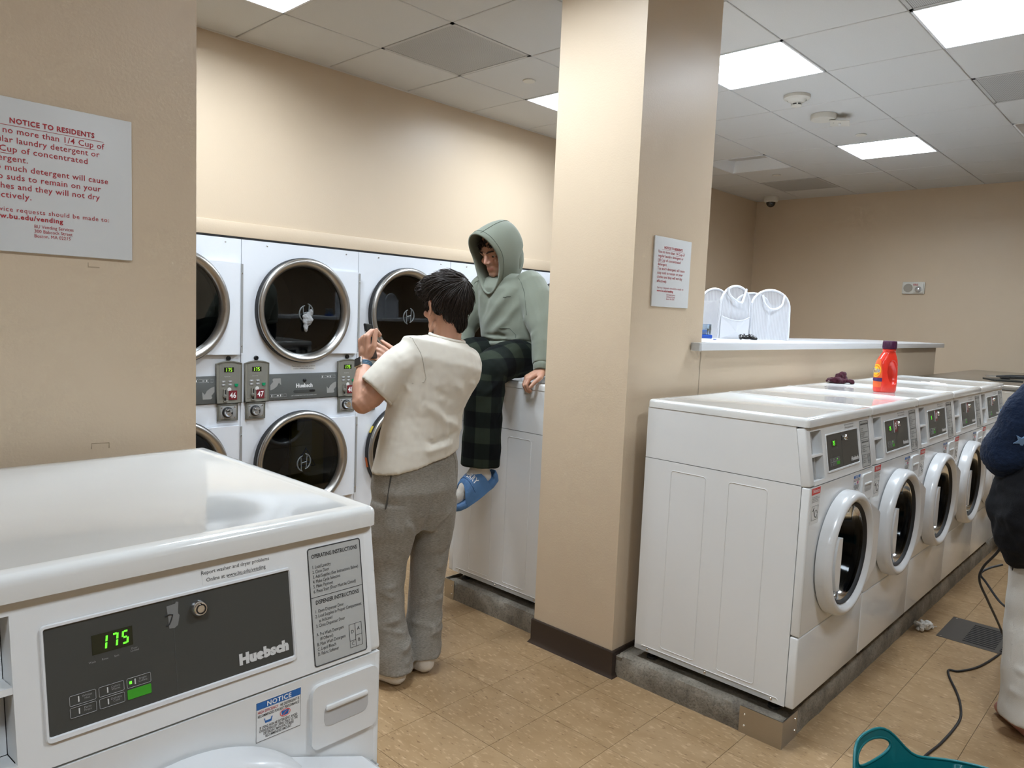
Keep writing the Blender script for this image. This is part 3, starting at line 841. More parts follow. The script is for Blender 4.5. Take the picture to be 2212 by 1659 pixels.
    # coin niche: open box with a slanting shelf
    ni = MB().box(nx0, nx1, 0.052, 0.054, nv0, nv1).box(nx0 - .004, nx0 - .0012, 0.0122, 0.0515, nv0, nv1).box(nx1 + .0008, nx1 + .004, 0.0122, 0.0515, nv0, nv1).box(nx0, nx1, 0.0122, 0.0515, nv0 - .004, nv0 - .0008).box(nx0, nx1, 0.0122, 0.0515, nv1 + .0008, nv1 + .004)
    obj('coin_niche', ni, 'white_plastic', cp)
    obj('niche_shelf', MB().box(nx0, nx1, 0.001, 0.052, 0.104, 0.112), 'white_plastic', cp)
    obj('niche_pillar', MB().box(nx1 - 0.040, nx1 - 0.028, 0.02, 0.052, nv0, 0.104).box(nx1 - 0.052, nx1 - 0.044, 0.02, 0.052, 0.112, nv1), mat('niche_grey', (0.42, 0.42, 0.41), 0.5), cp)
    # bezel and dark fascia
    bz = MB(); o = rrect(0.169, 0.511, 0.031, 0.177, 0.006); i_ = rrect(0.1735, 0.5065, 0.0395, 0.1715, 0.002)
    n = len(o)
    vs = [(x, -0.0005, z) for x, z in o] + [(x, -0.004, z) for x, z in rrect(0.1700, 0.510, 0.0325, 0.176, 0.006)] + [(x, -0.004, z) for x, z in rrect(0.1722, 0.5078, 0.0380, 0.1728, 0.003)] + [(x, -0.001, z) for x, z in i_]
    bz.add(vs, [(a * n + k, a * n + (k + 1) % n, (a + 1) * n + (k + 1) % n, (a + 1) * n + k) for a in range(3) for k in range(n)])
    obj('fascia_bezel', bz, 'door_white', cp)
    obj('fascia', MB().box(0.173, 0.507, -0.0014, 0.001, 0.039, 0.172), 'charcoal_panel', cp)
    obj('fascia_seam', MB().box(0.329, 0.3294, -0.0017, 0.0, 0.0395, 0.1715), 'dark_grey', cp)
    obj('display_window', MB().box(0.226, 0.2755, -0.0019, 0.0, 0.1245, 0.1495), 'led_window', cp)
    y = -0.0022
    text('Wash       Rinse       Spin', 0.0036, 'print_grey', cp, (0.221, y, 0.1150))
    text(' Door\nLocked', 0.0036, 'print_grey', cp, (0.2715, y, 0.1185), line=0.85)
    text('Huebsch', 0.0205, 'print_light', cp, (0.4985, y, 0.0520), align='RIGHT', bold=0.075, xs=1.03, spacing=1.08)
    names = ['Whites\nHot', 'Colors\nWarm', 'Bright\nColors', 'Perm\nPress', 'Delicate\nCold', None]
    k = 0
    for row in range(2):
        for c in range(3):
            bx = 0.197 + c * 0.0338; bv = 0.069 - row * 0.0150
            if names[k] is None:
                g = obj('start_button', MB().poly(rrect(bx, bx + 0.0300, bv, bv + 0.0125, 0.001), -0.0022, 0), 'button_green', cp)
            else:
                obj('cycle_button', MB().tube([(x, y, z) for x, z in rrect(bx, bx + 0.0300, bv, bv + 0.0125, 0.001, 1)], 0.0004, 4, closed=True), 'print_grey', cp)
                text(names[k], 0.0040, 'print_grey', cp, (bx + 0.020, y, bv + 0.0075), align='CENTER', line=0.85)
                obj('thermometer_icon', MB().box(bx + 0.0095, bx + 0.0110, y, y + 0.0003, bv + 0.003, bv + 0.010), 'print_light', cp)
            k += 1
    obj('cycle_light', MB().box(0.197 + 0.0676 + 0.003, 0.197 + 0.0676 + 0.006, y - .0003, y, 0.074, 0.0775), 'led_green', cp)
    # tubular lock
    obj('lock', MB().lathe([(0.0118, 0.0), (0.0118, -0.003), (0.0095, -0.010), (0.0085, -0.011), (0.0072, -0.011), (0.0062, -0.0095), (0.0052, -0.0095), (0.0052, -0.0108), (0, -0.0108)], 24, (0.364, -0.0014, 0.150), 'Y').mesh('lock', 40), 'chrome', cp)
    obj('lock_ring', MB().lathe([(0.0071, -0.0115), (0.0053, -0.0115)], 24, (0.364, -0.0016, 0.150), 'Y').box(0.3632, 0.3648, -0.0131, -0.0128, 0.1552, 0.1582), 'black', cp)
    # report label
    rp = obj('report_label', MB().box(0.373, 0.476, -0.0004, 0.0005, 0.1795, 0.2025), 'sticker_white', cp)
    text('Report washer and dryer problems', 0.0079, 'print_black', cp, (0.4245, -0.0007, 0.1945), align='CENTER', xs=0.93)
    text('Online at www.bu.edu/vending', 0.0079, 'print_black', cp, (0.4245, -0.0007, 0.1835), align='CENTER', xs=0.93)
    obj('rule', MB().box(0.4105, 0.4650, -0.0007, -0.0004, 0.1822, 0.1826), 'print_black', cp)
    # silver instruction plate
    obj('instruction_plate', MB().poly(rrect(0.542, 0.643, 0.008, 0.1975, 0.004), -0.0007, 0.001), 'sticker_silver', cp)
    obj('plate_border', MB().tube([(x, -0.0008, z) for x, z in rrect(0.543, 0.642, 0.009, 0.1965, 0.004)], 0.0009, 4, closed=True).box(0.543, 0.642, -0.0010, -0.0006, 0.1178, 0.1186), 'print_black', cp)
    y = -0.0011
    text('OPERATING INSTRUCTIONS', 0.0092, 'print_black', cp, (0.5925, y, 0.1805), align='CENTER', bold=0.018, xs=0.74)
    text('1. Load Laundry\n2. Close Door\n3. Add Supplies (See Instructions Below)\n4. Make Cycle Selection\n5. Make Payment\n6. Press Start (Door Must be Closed)', 0.0076, 'print_black', cp, (0.549, y, 0.1640), line=1.02, xs=0.695)
    text('DISPENSER INSTRUCTIONS', 0.0092, 'print_black', cp, (0.5925, y, 0.1065), align='CENTER', bold=0.018, xs=0.74)
    text('1. Open Dispenser Door\n2. Load Supplies in Proper Compartment\n    as Indicated\n3. Close Dispenser Door', 0.0076, 'print_black', cp, (0.549, y, 0.0930), line=1.02, xs=0.695)
    text('A. Pre Wash Detergent\n    (If Offered)\nB. Main Wash Detergent\nC. Liquid Bleach\nD. Fabric Softener', 0.0076, 'print_black', cp, (0.549, y, 0.0560), line=1.02, xs=0.695)
    dg = MB()
    for (a, b, c, d) in ((0.610, 0.6215, 0.031, 0.058), (0.6215, 0.634, 0.038, 0.058), (0.6215, 0.634, 0.020, 0.038), (0.610, 0.6215, 0.020, 0.031)):
        dg.tube([(a, y, c), (b, y, c), (b, y, d), (a, y, d)], 0.0004, 4, closed=True)
    obj('compartment_diagram', dg, 'print_black', cp)
    for ch, a, b in (('D', 0.6158, 0.043), ('A', 0.6278, 0.046), ('B', 0.6278, 0.027), ('C', 0.6158, 0.0235)):
        text(ch, 0.0076, 'print_black', cp, (a, y, b), align='CENTER')
    return r

def panel_of(w):
    return [c for c in w.children if c.name.startswith('control_panel')][0]
def washer_extra(w, digits, num=None, scrawl=None, mtag=True):
    """what differs from machine to machine: display digits and the number on the fascia"""
    cp = panel_of(w)
    if digits:
        obj('display_digits', seg_digits(digits, 0.0175), 'led_green', cp, (0.2345, -0.0024, 0.1285))
    if num:
        tg = obj('number_tag', MB().box(0.298, 0.350, -0.0030, -0.0016, 0.116, 0.1690), 'tag_maroon', cp)
        obj('tag_edge', MB().box(0.2965, 0.2990, -0.0050, -0.0016, 0.114, 0.1695), 'print_light', cp)
        text(num, 0.046, 'print_white', cp, (0.3250, -0.0034, 0.1265), align='CENTER', bold=0.012, xs=0.95 if len(num) == 1 else 0.72)
    if scrawl == '7':
        obj('tape_residue', MB().poly([(0.321, 0.163), (0.333, 0.164), (0.334, 0.1665), (0.3375, 0.1655), (0.336, 0.150), (0.338, 0.147), (0.335, 0.134), (0.330, 0.131), (0.323, 0.132), (0.3225, 0.146)], -0.0018, -0.0010), mat('tape_grey', (0.19, 0.19, 0.185), 0.5), cp)
        obj('handwritten_digit', MB().tube([(0.3185, -0.0022, 0.1500), (0.3240, -0.0022, 0.1512), (0.3285, -0.0022, 0.1500), (0.3265, -0.0022, 0.1440), (0.3235, -0.0022, 0.1380), (0.3195, -0.0022, 0.1365)], 0.0009, 5), 'print_black', cp)
    if scrawl == '8':
        pts = [(0.334 + 0.006 * math.sin(t), -0.0022, 0.150 + 0.009 * math.sin(2 * t) * (1 if True else 0)) for t in np.linspace(0, 2 * math.pi, 18)]
        pts = [(0.334 + 0.0055 * math.sin(2 * t), -0.0022, 0.150 + 0.0095 * math.cos(t)) for t in np.linspace(0, 2 * math.pi, 22, endpoint=False)]
        obj('handwritten_digit', MB().tube(pts, 0.001, 5, closed=True), 'print_black', cp)

WASH_G = 'white front loading washers on the plinths'
w0 = make_washer()
SPOTS = [  # x, y, z, rz, digits, tag, scrawl, label
    (0.076, 1.018, 0.130, 0, '175', None, '7', 'large near white washer showing 175 in green, handwritten 7 on its panel'),
    (2.618, 1.018, 0.142, 0, '75', None, '8', 'white washer at the front end of the row, whole side panel showing'),
    (3.295, 1.018, 0.142, 0, '75', '9', None, 'white washer with number 9 tag, second in the row'),
    (3.972, 1.018, 0.142, 0, '5', '10', None, 'white washer with number 10 tag, middle of the row'),
    (4.649, 1.018, 0.142, 0, None, '11', None, 'white washer with number 11 tag, fourth in the row'),
    (5.326, 1.018, 0.142, 0, None, '12', None, 'white washer with number 12 tag, behind the star sleeve'),
    (2.655 + WW, 2.895, 0.142, math.pi, None, None, None, 'white washer behind the pillar that the hooded person sits on'),
]
WASHERS = []
for k, (x, y, z, rz, dg, num, scr, lab) in enumerate(SPOTS):
    w = w0 if k == len(SPOTS) - 1 else copy_tree(w0)
    w.location = (x, y, z); w.rotation_euler = (0, 0, rz)
    tag(w, lab, 'washer', WASH_G)
    WASHERS.append((w, dg, num, scr))
for w, dg, num, scr in WASHERS:
    washer_extra(w, dg, num, scr)

# ------------------------------------------------------------------ stacked dryers
DW = 0.8185
DRY_Y = 4.178
def make_dryer():
    r = bpy.data.objects.new('stacked_dryer', None); COL.objects.link(r); r.empty_display_size = 0.1
    zc = (1.515, 0.556)
    W = DW - 0.003
    up = MB().plate_hole(0.0, W, 0.957, 1.918, W / 2, zc[0], 0.292, 0.0, 0.012, 64)
    obj('upper_front', up.mesh('upper_front'), 'dryer_white', r)
    lo = MB().plate_hole(0.0, W, 0.115, 0.954, W / 2, zc[1], 0.292, 0.0, 0.012, 64)
    obj('lower_front', lo.mesh('lower_front'), 'dryer_white', r)
    obj('toe_kick', MB().box(0, W, 0.03, 0.05, 0.0, 0.113), 'hinge_grey', r)
    ca = MB().box(0, 0.004, 0.012, 0.98, 0.0, 1.915).box(W - 0.004, W, 0.012, 0.98, 0.0, 1.915).box(0, W, 0.975, 0.98, 0.0, 1.915).box(0, W, 0.012, 0.98, 1.911, 1.915)
    obj('cabinet', ca, 'dryer_white', r)
    for x in (0.16, 0.72):
        obj('panel_screw', MB().lathe([(0, -0.004), (0.004, -0.0035), (0.006, 0)], 10, (x, 0, 1.893), 'Y'), 'chrome', r)
    for q, cz in enumerate(zc):
        c = (W / 2, 0, cz)
        obj('drum', MB().lathe([(0.292, 0.012), (0.30, 0.03), (0.36, 0.08), (0.37, 0.74), (0.36, 0.76), (0, 0.76)], 48, c, 'Y').mesh('drum', 50), 'drum_steel', r)
        d = obj('door', MB().lathe([(0.322, -0.034), (0.322, -0.044), (0.317, -0.052), (0.306, -0.056), (0.292, -0.050), (0.280, -0.036), (0.273, -0.020), (0.272, -0.012)], 80, c, 'Y').mesh('door', 50), 'ring_steel', r)
        obj('door_gasket', MB().lathe([(0.318, -0.002), (0.326, -0.004), (0.327, -0.034), (0.318, -0.040), (0.30, -0.040)], 80, c, 'Y').mesh('door_gasket', 50), 'black_rubber', d)
        obj('door_glass', MB().lathe([(0.274, -0.014), (0.20, -0.0155), (0.10, -0.0165), (0.0, -0.017)], 64, c, 'Y').mesh('door_glass', 60), 'dryer_glass', d)
        obj('inner_rim', MB().lathe([(0.276, -0.012), (0.268, -0.004), (0.268, 0.035), (0.290, 0.04)], 64, c, 'Y').mesh('inner_rim', 60), 'black_rubber', d)
        # hinge flange: white plate filling the square beside the ring
        z0, z1 = cz - 0.272, cz + 0.264
        pts = [(W / 2 + 0.317 * math.cos(a), cz + 0.317 * math.sin(a)) for a in np.linspace(math.radians(-57), math.radians(56), 26)]
        pts = [(W / 2 + 0.172, z1 - 0.001), *pts[::-1], (W / 2 + 0.172, z0 + 0.001), (0.800, z0), (0.800, z1)]
        fl = MB().poly(pts, -0.030, -0.004)
        me = new_mesh('hinge_flange', fl.v, fl.f)
        bm = bmesh.new(); bm.from_mesh(me); bmesh.ops.triangulate(bm, faces=[f for f in bm.faces if len(f.verts) > 4], ngon_method='EAR_CLIP'); bmesh.ops.recalc_face_normals(bm, faces=list(bm.faces)); bm.to_mesh(me); bm.free()
        obj('hinge_flange', me, 'dryer_white', d)
        obj('hinge', MB().box(0.8005, 0.8135, -0.034, 0.0, z0 + 0.01, z1 - 0.005), 'hinge_grey', d)
        for zz in (z0 + 0.05, z1 - 0.06):
            obj('hinge_screw', MB().lathe([(0, -0.004), (0.004, -0.0035), (0.006, 0)], 10, (0.8065, -0.034, zz), 'Y'), 'chrome', d)
        # brand mark on the glass: a round H
        mk = MB(); y0 = -0.0185; R = 0.047
        cx, mz = W / 2 + 0.012, cz - 0.012
        for sgn in (-1, 1):
            arc = [(cx + sgn * R * math.cos(a), mz + R * 1.05 * math.sin(a)) for a in np.linspace(math.radians(72), math.radians(-60 if sgn > 0 else -60), 14)]
            arc = [(cx + sgn * R * 1.0 * math.cos(a), mz + sgn * 0.006 + R * 1.08 * math.sin(a)) for a in np.linspace(math.radians(78), math.radians(-78), 14)]
            mk.tube([(x, y0, z) for x, z in arc], [0.0015 + 0.0036 * math.sin(math.pi * (0.12 + 0.76 * i / 13)) for i in range(14)], 4)
            xs = cx + sgn * R * 0.40
            mk.tube([(xs + sgn * 0.004, y0, mz + sgn * 0.006 + R * 0.98), (xs, y0, mz), (xs - sgn * 0.001, y0, mz + sgn * 0.006 - R * 0.98)], 0.0036, 4)
        mk.tube([(cx - R * 0.42, y0, mz - 0.004), (cx + R * 0.42, y0, mz + 0.004)], 0.0038, 4)
        obj('brand_mark', mk, mat('frosted_print', (0.13, 0.14, 0.14), 0.6), d)
    # lint panel band
    bd = obj('lint_panel', MB().rbox(0.175, 0.666, -0.010, 0.0, 0.958, 1.119, 0.002), 'dark_grey', r)
    yb = -0.0104
    text('Huebsch', 0.034, 'print_light', bd, (W / 2 + 0.012, yb, 1.030), align='CENTER', bold=0.045)
    obj('panel_lock', MB().lathe([(0.011, 0), (0.011, -0.006), (0.006, -0.008), (0, -0.008)], 16, (W / 2 + 0.012, -0.010, 1.075), 'Y'), 'black', bd)
    obj('pull_slot', MB().poly(rrect(0.345, 0.500, 0.996, 1.014, 0.008), -0.0115, -0.008), 'charcoal_panel', bd)
    obj('slot_opening', MB().poly(rrect(0.455, 0.494, 0.999, 1.012, 0.006), -0.0120, -0.009), 'black', bd)
    text('LINT COMPARTMENT MUST BE CLEANED DAILY', 0.0085, 'print_light', bd, (W / 2 + 0.012, yb, 0.976), align='CENTER')
    def arrow(pts, ox, oz, s):
        return MB().poly([(ox + x * s, oz + z * s) for x, z in pts], -0.0106, -0.0095)
    A1 = [(0, 0), (0.0, 0.45), (0.25, 0.72), (0.18, 0.9), (0.28, 1.0), (0.95, 1.0), (1.0, 0.40), (0.78, 0.62), (0.62, 0.32), (0.28, 0.08)]
    A2 = [(1 - x, 1 - z) for x, z in A1]
    for pts, ox in ((A1, 0.186), (A2, 0.583)):
        a = arrow(pts, ox, 1.020 if ox < 0.3 else 0.985, 0.072)
        me = new_mesh('arrow_print', a.v, a.f)
        bm = bmesh.new(); bm.from_mesh(me); bmesh.ops.triangulate(bm, faces=[f for f in bm.faces if len(f.verts) > 4], ngon_method='EAR_CLIP'); bmesh.ops.recalc_face_normals(bm, faces=list(bm.faces)); bm.to_mesh(me); bm.free()
        obj('arrow_print', me, mat('arrow_grey', (0.27, 0.265, 0.25), 0.5), bd)
    for ox, oz in ((0.186, 0.976), (0.540, 1.084)):
        pi = MB()
        for (a, b) in ((0, 0.020), (0.026, 0.082), (0.088, 0.108)):
            pi.tube([(ox + a, yb, oz), (ox + b, yb, oz), (ox + b, yb, oz + 0.017), (ox + a, yb, oz + 0.017)], 0.0006, 4, closed=True)
        pi.box(ox + 0.007, ox + 0.013, yb, yb + .0004, oz + 0.003, oz + 0.014).box(ox + 0.044, ox + 0.056, yb, yb + .0004, oz + 0.006, oz + 0.011).box(ox + 0.066, ox + 0.072, yb, yb + .0004, oz + 0.003, oz + 0.014)
        obj('pictogram_strip', pi, 'print_light', bd)
    lb = obj('report_label', MB().box(0.330, 0.505, -0.0008, 0.0, 1.140, 1.174), 'sticker_white', r)
    text('Report washer and dryer problems', 0.0115, 'print_black', lb, (0.4175, -0.0012, 1.161), align='CENTER')
    text('Online at www.bu.edu/vending', 0.0115, 'print_black', lb, (0.4175, -0.0012, 1.145), align='CENTER')
    # pay meters: left and right
    for sx in (0.018, 0.664):
        w_ = 0.152; z0, z1 = 0.956, 1.190
        o = [(sx, z0), (sx + w_, z0), (sx + w_, z1)] + [(sx + w_ - w_ * k / 8, z1 + 0.012 * math.sin(math.pi * k / 8)) for k in range(1, 8)] + [(sx, z1)]
        m_ = obj('pay_meter', MB().poly(o, -0.016, 0.0), 'taupe', r)
        fr = MB().tube([(x, -0.016, z) for x, z in o], 0.005, 6, closed=True)
        obj('meter_rim', fr, 'taupe_dark', m_)
        # raised hood edges leave the face recessed
        obj('meter_face', MB().box(sx + 0.015, sx + w_ - 0.012, -0.0172, -0.015, z0 + 0.022, z1 - 0.004), mat('taupe_face', (0.185, 0.178, 0.15), 0.5), m_)
        yf = -0.0176
        obj('display_window', MB().box(sx + 0.044, sx + 0.104, yf - .0004, yf + 0.001, 1.140, 1.168), 'led_window', m_)
        obj('display_digits', seg_digits('175', 0.021), 'led_lime', m_, (sx + 0.049, yf - 0.0010, 1.1435))
        for row in range(2):
            for c in range(2):
                bx, bz = sx + 0.030 + c * 0.040, 1.090 - row * 0.019
                obj('cycle_button', MB().rbox(bx, bx + 0.022, yf - 0.003, yf + .001, bz - 0.011, bz, 0.002, 1), 'print_grey', m_)
                text('I\u00b0', 0.010, 'print_white', m_, (bx + 0.011, yf - 0.0036, bz - 0.0085), align='CENTER', bold=0.02)
        obj('start_button', MB().poly([(sx + 0.108, 1.070), (sx + 0.130, 1.070), (sx + 0.128, 1.056), (sx + 0.119, 1.052), (sx + 0.110, 1.056)], yf - 0.004, yf + .001), 'button_teal', m_)
        text('Normal  Low', 0.0065, 'print_light', m_, (sx + 0.064, yf - 0.0003, 1.112), align='CENTER')
        obj('start_oval', MB().lathe([(0, yf - 0.002), (0.012, yf - 0.001), (0.0125, yf + .001)], 16, (sx + 0.077, 0, 1.037), 'Y'), 'print_light', m_)
        sl = obj('coin_slot', MB().box(sx + 0.049, sx + 0.057, yf - 0.002, yf + .001, 0.972, 1.036), 'black', m_)
        obj('slot_knob', MB().lathe([(0.011, 0), (0.011, -0.010), (0.006, -0.013), (0, -0.013)], 14, (sx + 0.047, yf, 1.000), 'Y'), 'taupe_dark', m_)
        obj('slot_guide', MB().box(sx + 0.040, sx + 0.048, yf - 0.006, yf, 1.000, 1.040).box(sx + 0.042, sx + 0.066, yf - 0.005, yf, 0.966, 0.973), 'taupe', m_)
        cx = sx + 0.008
        cbx = obj('coin_box', MB().rbox(cx, cx + 0.128, -0.012, 0.0, 0.850, 0.953, 0.003), 'taupe', r)
        obj('box_frame', MB().tube([(x, -0.012, z) for x, z in ((cx + .006, 0.856), (cx + .122, 0.856), (cx + .122, 0.947), (cx + .006, 0.947))], 0.005, 6, closed=True), 'taupe_dark', cbx)
        obj('box_plate', MB().rbox(cx + 0.016, cx + 0.112, -0.015, -0.010, 0.862, 0.940, 0.002), 'hinge_grey', cbx)
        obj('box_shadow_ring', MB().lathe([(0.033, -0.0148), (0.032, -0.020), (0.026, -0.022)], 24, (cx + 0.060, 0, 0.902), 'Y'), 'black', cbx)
        obj('box_lock', MB().lathe([(0.026, -0.018), (0.025, -0.036), (0.018, -0.046), (0.008, -0.047), (0.008, -0.044), (0, -0.044)], 24, (cx + 0.060, 0, 0.902), 'Y').mesh('box_lock', 40), 'chrome', cbx)
        for a, b in ((0.024, 0.870), (0.104, 0.870), (0.024, 0.932), (0.104, 0.932)):
            obj('box_screw', MB().lathe([(0, -0.004), (0.004, -0.003), (0.005, 0)], 8, (cx + a, -0.015, b), 'Y'), 'chrome', cbx)
        obj('peep_lock', MB().lathe([(0.0135, 0.0), (0.0135, -0.010), (0.010, -0.014), (0.006, -0.014), (0.005, -0.010), (0, -0.010)], 18, (sx + 0.076, 0, 1.2205), 'Y'), 'black', r)
    return r
d0 = make_dryer()
DRY = [(-2, '43', '44', 'white stacked dryer hidden behind the left wall'), (-1, '45', '46', 'white stacked dryer numbered 46, half behind the left wall'),
       (0, '47', '48', 'white stacked dryer numbered 47 and 48, its whole front showing'),
       (1, '49', '50', 'white stacked dryer behind the standing person and phone'),
       (2, '51', '52', 'white stacked dryer between the two people, mostly hidden'),
       (2.999, '53', '54', 'last white stacked dryer beside the seated person, mostly hidden')]
DRY = DRY[1:]
DX0 = 2.0735
roots = []
for n, (k, a, b, lab) in enumerate(DRY):
    w = d0 if n == len(DRY) - 1 else copy_tree(d0)
    w.location = (DX0 + k * 0.8195, DRY_Y, 0)
    tag(w, lab, 'dryer', 'white stacked dryers along the back wall')
    roots.append((w, a, b))
for w, a, b in roots:
    for num, sx in ((a, 0.018), (b, 0.664)):
        t_ = obj('number_tag', MB().box(sx + 0.073, sx + 0.124, -0.0196, -0.0170, 0.976, 1.030), 'tag_maroon', w)
        text(num, 0.046, 'print_white', t_, (sx + 0.0985, -0.0200, 0.987), align='CENTER', bold=0.012, xs=0.86)

# worn warning stickers on the door gasket of the third stack
w = roots[2][0]
for a0, m_, h_ in ((151, 'sticker_warn_yellow', 0.05), (192, 'sticker_warn_orange', 0.07)):
    if m_ not in MATS: mat(m_, (0.65, 0.48, 0.03) if 'yellow' in m_ else (0.55, 0.12, 0.02), 0.5)
    a = math.radians(a0); cx, cz = DW / 2 - 0.0015 + 0.3285 * math.cos(a), 0.556 + 0.3285 * math.sin(a)
    obj('warning_sticker', MB().box(-0.0012, 0.0012, -0.028, -0.008, -h_ / 2, h_ / 2), m_, w, (cx, 0, cz), (0, math.pi - a, 0))

# ------------------------------------------------------------------ people
def tcap(mb, p0, r0, p1, r1, n=14, flat0=False, flat1=False, sq=None):
    """tapered capsule; flat ends where cloth is cut; sq=(dir, factor) squashes the section along dir"""
    p0, p1 = Vector(p0), Vector(p1); t = (p1 - p0)
    L = t.length
    if L < 1e-6: return ell(mb, p0, (r0, r0, r0))
    t = t / L
    a = Vector((0, 0, 1)) if abs(t.z) < 0.9 else Vector((1, 0, 0))
    u = (a - t * a.dot(t)).normalized(); s = t.cross(u)
    prof = []
    if flat0: prof += [(0.0, 0.0), (r0, 0.0)]
    else: prof += [(r0 * math.cos(q), -r0 * math.sin(q)) for q in (1.5708, 1.1, 0.6, 0.0)]
    if flat1: prof += [(r1, L), (0.0, L)]
    else: prof += [(r1 * math.cos(q), L + r1 * math.sin(q)) for q in (0.0, 0.6, 1.1, 1.5708)]
    vs = []; fs = []
    for r, h in prof:
        for k in range(n):
            q = 2 * math.pi * k / n
            v = (u * math.cos(q) + s * math.sin(q)) * max(r, 1e-5)
            if sq: d = Vector(sq[0]).normalized(); v = v - d * v.dot(d) * (1 - sq[1])
            vs.append(p0 + t * h + v)
    for i in range(len(prof) - 1):
        for k in range(n): fs.append((i * n + k, i * n + (k + 1) % n, (i + 1) * n + (k + 1) % n, (i + 1) * n + k))
    fs.append(tuple(range(n - 1, -1, -1))); fs.append(tuple((len(prof) - 1) * n + k for k in range(n)))
    return mb.add(vs, fs)
def ell(mb, c, rad, M=None, n=18, m=12):
    c = Vector(c); vs = []; fs = []
    for i in range(m + 1):
        a = math.pi * i / m
        for k in range(n):
            q = 2 * math.pi * k / n
            v = Vector((rad[0] * max(math.sin(a), 1e-4) * math.cos(q), rad[1] * max(math.sin(a), 1e-4) * math.sin(q), rad[2] * math.cos(a)))
            vs.append(c + (M @ v if M else v))
    for i in range(m):
        for k in range(n): fs.append((i * n + k, (i + 1) * n + k, (i + 1) * n + (k + 1) % n, i * n + (k + 1) % n))
    fs.append(tuple(range(n))); fs.append(tuple(m * n + k for k in range(n - 1, -1, -1)))
    return mb.add(vs, fs)
def loft(mb, rings, n=28, p=2.0):
    """rings: (centre, A, B) half axes vectors; superellipse power p; closed flat ends"""
    vs = []; fs = []
    for (c, A, B) in rings:
        c, A, B = Vector(c), Vector(A), Vector(B)
        for k in range(n):
            q = 2 * math.pi * k / n
            cs, sn = math.cos(q), math.sin(q)
            cs = math.copysign(abs(cs) ** (2 / p), cs); sn = math.copysign(abs(sn) ** (2 / p), sn)
            vs.append(c + A * cs + B * sn)
    for i in range(len(rings) - 1):
        for k in range(n): fs.append((i * n + k, i * n + (k + 1) % n, (i + 1) * n + (k + 1) % n, (i + 1) * n + k))
    fs.append(tuple(range(n - 1, -1, -1))); fs.append(tuple((len(rings) - 1) * n + k for k in range(n)))
    return mb.add(vs, fs)
def limb(mb, pts, rs, n=16, flat0=False, flat1=False):
    for i in range(len(pts) - 1):
        tcap(mb, pts[i], rs[i], pts[i + 1], rs[i + 1], n, flat0 and i == 0, flat1 and i == len(pts) - 2)
    return mb
def fuse(name, mb, voxel, it, fac=0.5):
    """one continuous skin over overlapping closed shapes"""
    me = new_mesh(name + '_raw', mb.v, mb.f)
    bm = bmesh.new(); bm.from_mesh(me); bmesh.ops.recalc_face_normals(bm, faces=list(bm.faces)); bm.to_mesh(me); bm.free()
    o = bpy.data.objects.new('raw', me); COL.objects.link(o)
    md = o.modifiers.new('r', 'REMESH'); md.mode = 'VOXEL'; md.voxel_size = voxel; md.adaptivity = 0.0
    if it:
        sm_ = o.modifiers.new('s', 'SMOOTH'); sm_.factor = fac; sm_.iterations = it
    dg = bpy.context.evaluated_depsgraph_get()
    out = bpy.data.meshes.new_from_object(o.evaluated_get(dg))
    bpy.data.objects.remove(o); bpy.data.meshes.remove(me)
    out.name = name
    smooth(out)
    return out
def get_co(me):
    a = np.empty(len(me.vertices) * 3); me.vertices.foreach_get('co', a); return a.reshape(-1, 3)
def get_no(me):
    a = np.empty(len(me.vertices) * 3); me.vertices.foreach_get('normal', a); return a.reshape(-1, 3)
def set_co(me, co):
    me.vertices.foreach_set('co', np.ascontiguousarray(co).ravel()); me.update()
def seg_dist(co, pts):
    best = np.full(len(co), 1e9); tt = np.zeros(len(co)); tot = 0; P_ = [np.array(p, float) for p in pts]
    Ls = [np.linalg.norm(P_[i + 1] - P_[i]) for i in range(len(P_) - 1)]; S = sum(Ls)
    for i in range(len(P_) - 1):
        d = P_[i + 1] - P_[i]
        t = np.clip(((co - P_[i]) @ d) / max(d @ d, 1e-9), 0, 1)
        ds = np.linalg.norm(co - (P_[i] + t[:, None] * d), axis=1)
        m = ds < best
        best[m] = ds[m]; tt[m] = ((tot + t * Ls[i]) / S)[m]
        tot += Ls[i]
    return best, tt
def folds(me, lst):
    """cloth folds: each (points, width, height) raises (or sinks) the surface along its normals near a line"""
    for pts, w, h in lst:
        co = get_co(me); no = get_no(me)
        d, t = seg_dist(co, pts)
        k = h * np.exp(-(d / w) ** 2) * np.clip(np.sin(np.pi * np.clip(t, 0.0, 1)) * 1.6, 0.15, 1)
        set_co(me, co + no * k[:, None])
    return me
def ripple(me, amp, freq, seed, mask=None, stretch=(1, 1, 1)):
    from mathutils import noise as N
    co = get_co(me); no = get_no(me)
    k = np.array([N.noise(Vector((c[0] * freq * stretch[0] + seed, c[1] * freq * stretch[1], c[2] * freq * stretch[2]))) for c in co]) * amp
    if mask is not None: k = k * mask(co)
    set_co(me, co + no * k[:, None])
    return me
def frame(F, U=(0, 0, 1)):
    F = Vector(F).normalized(); U = Vector(U); X = F.cross(U).normalized(); U = X.cross(F).normalized()
    return X, F, U                # right hand side of the figure, forward, up

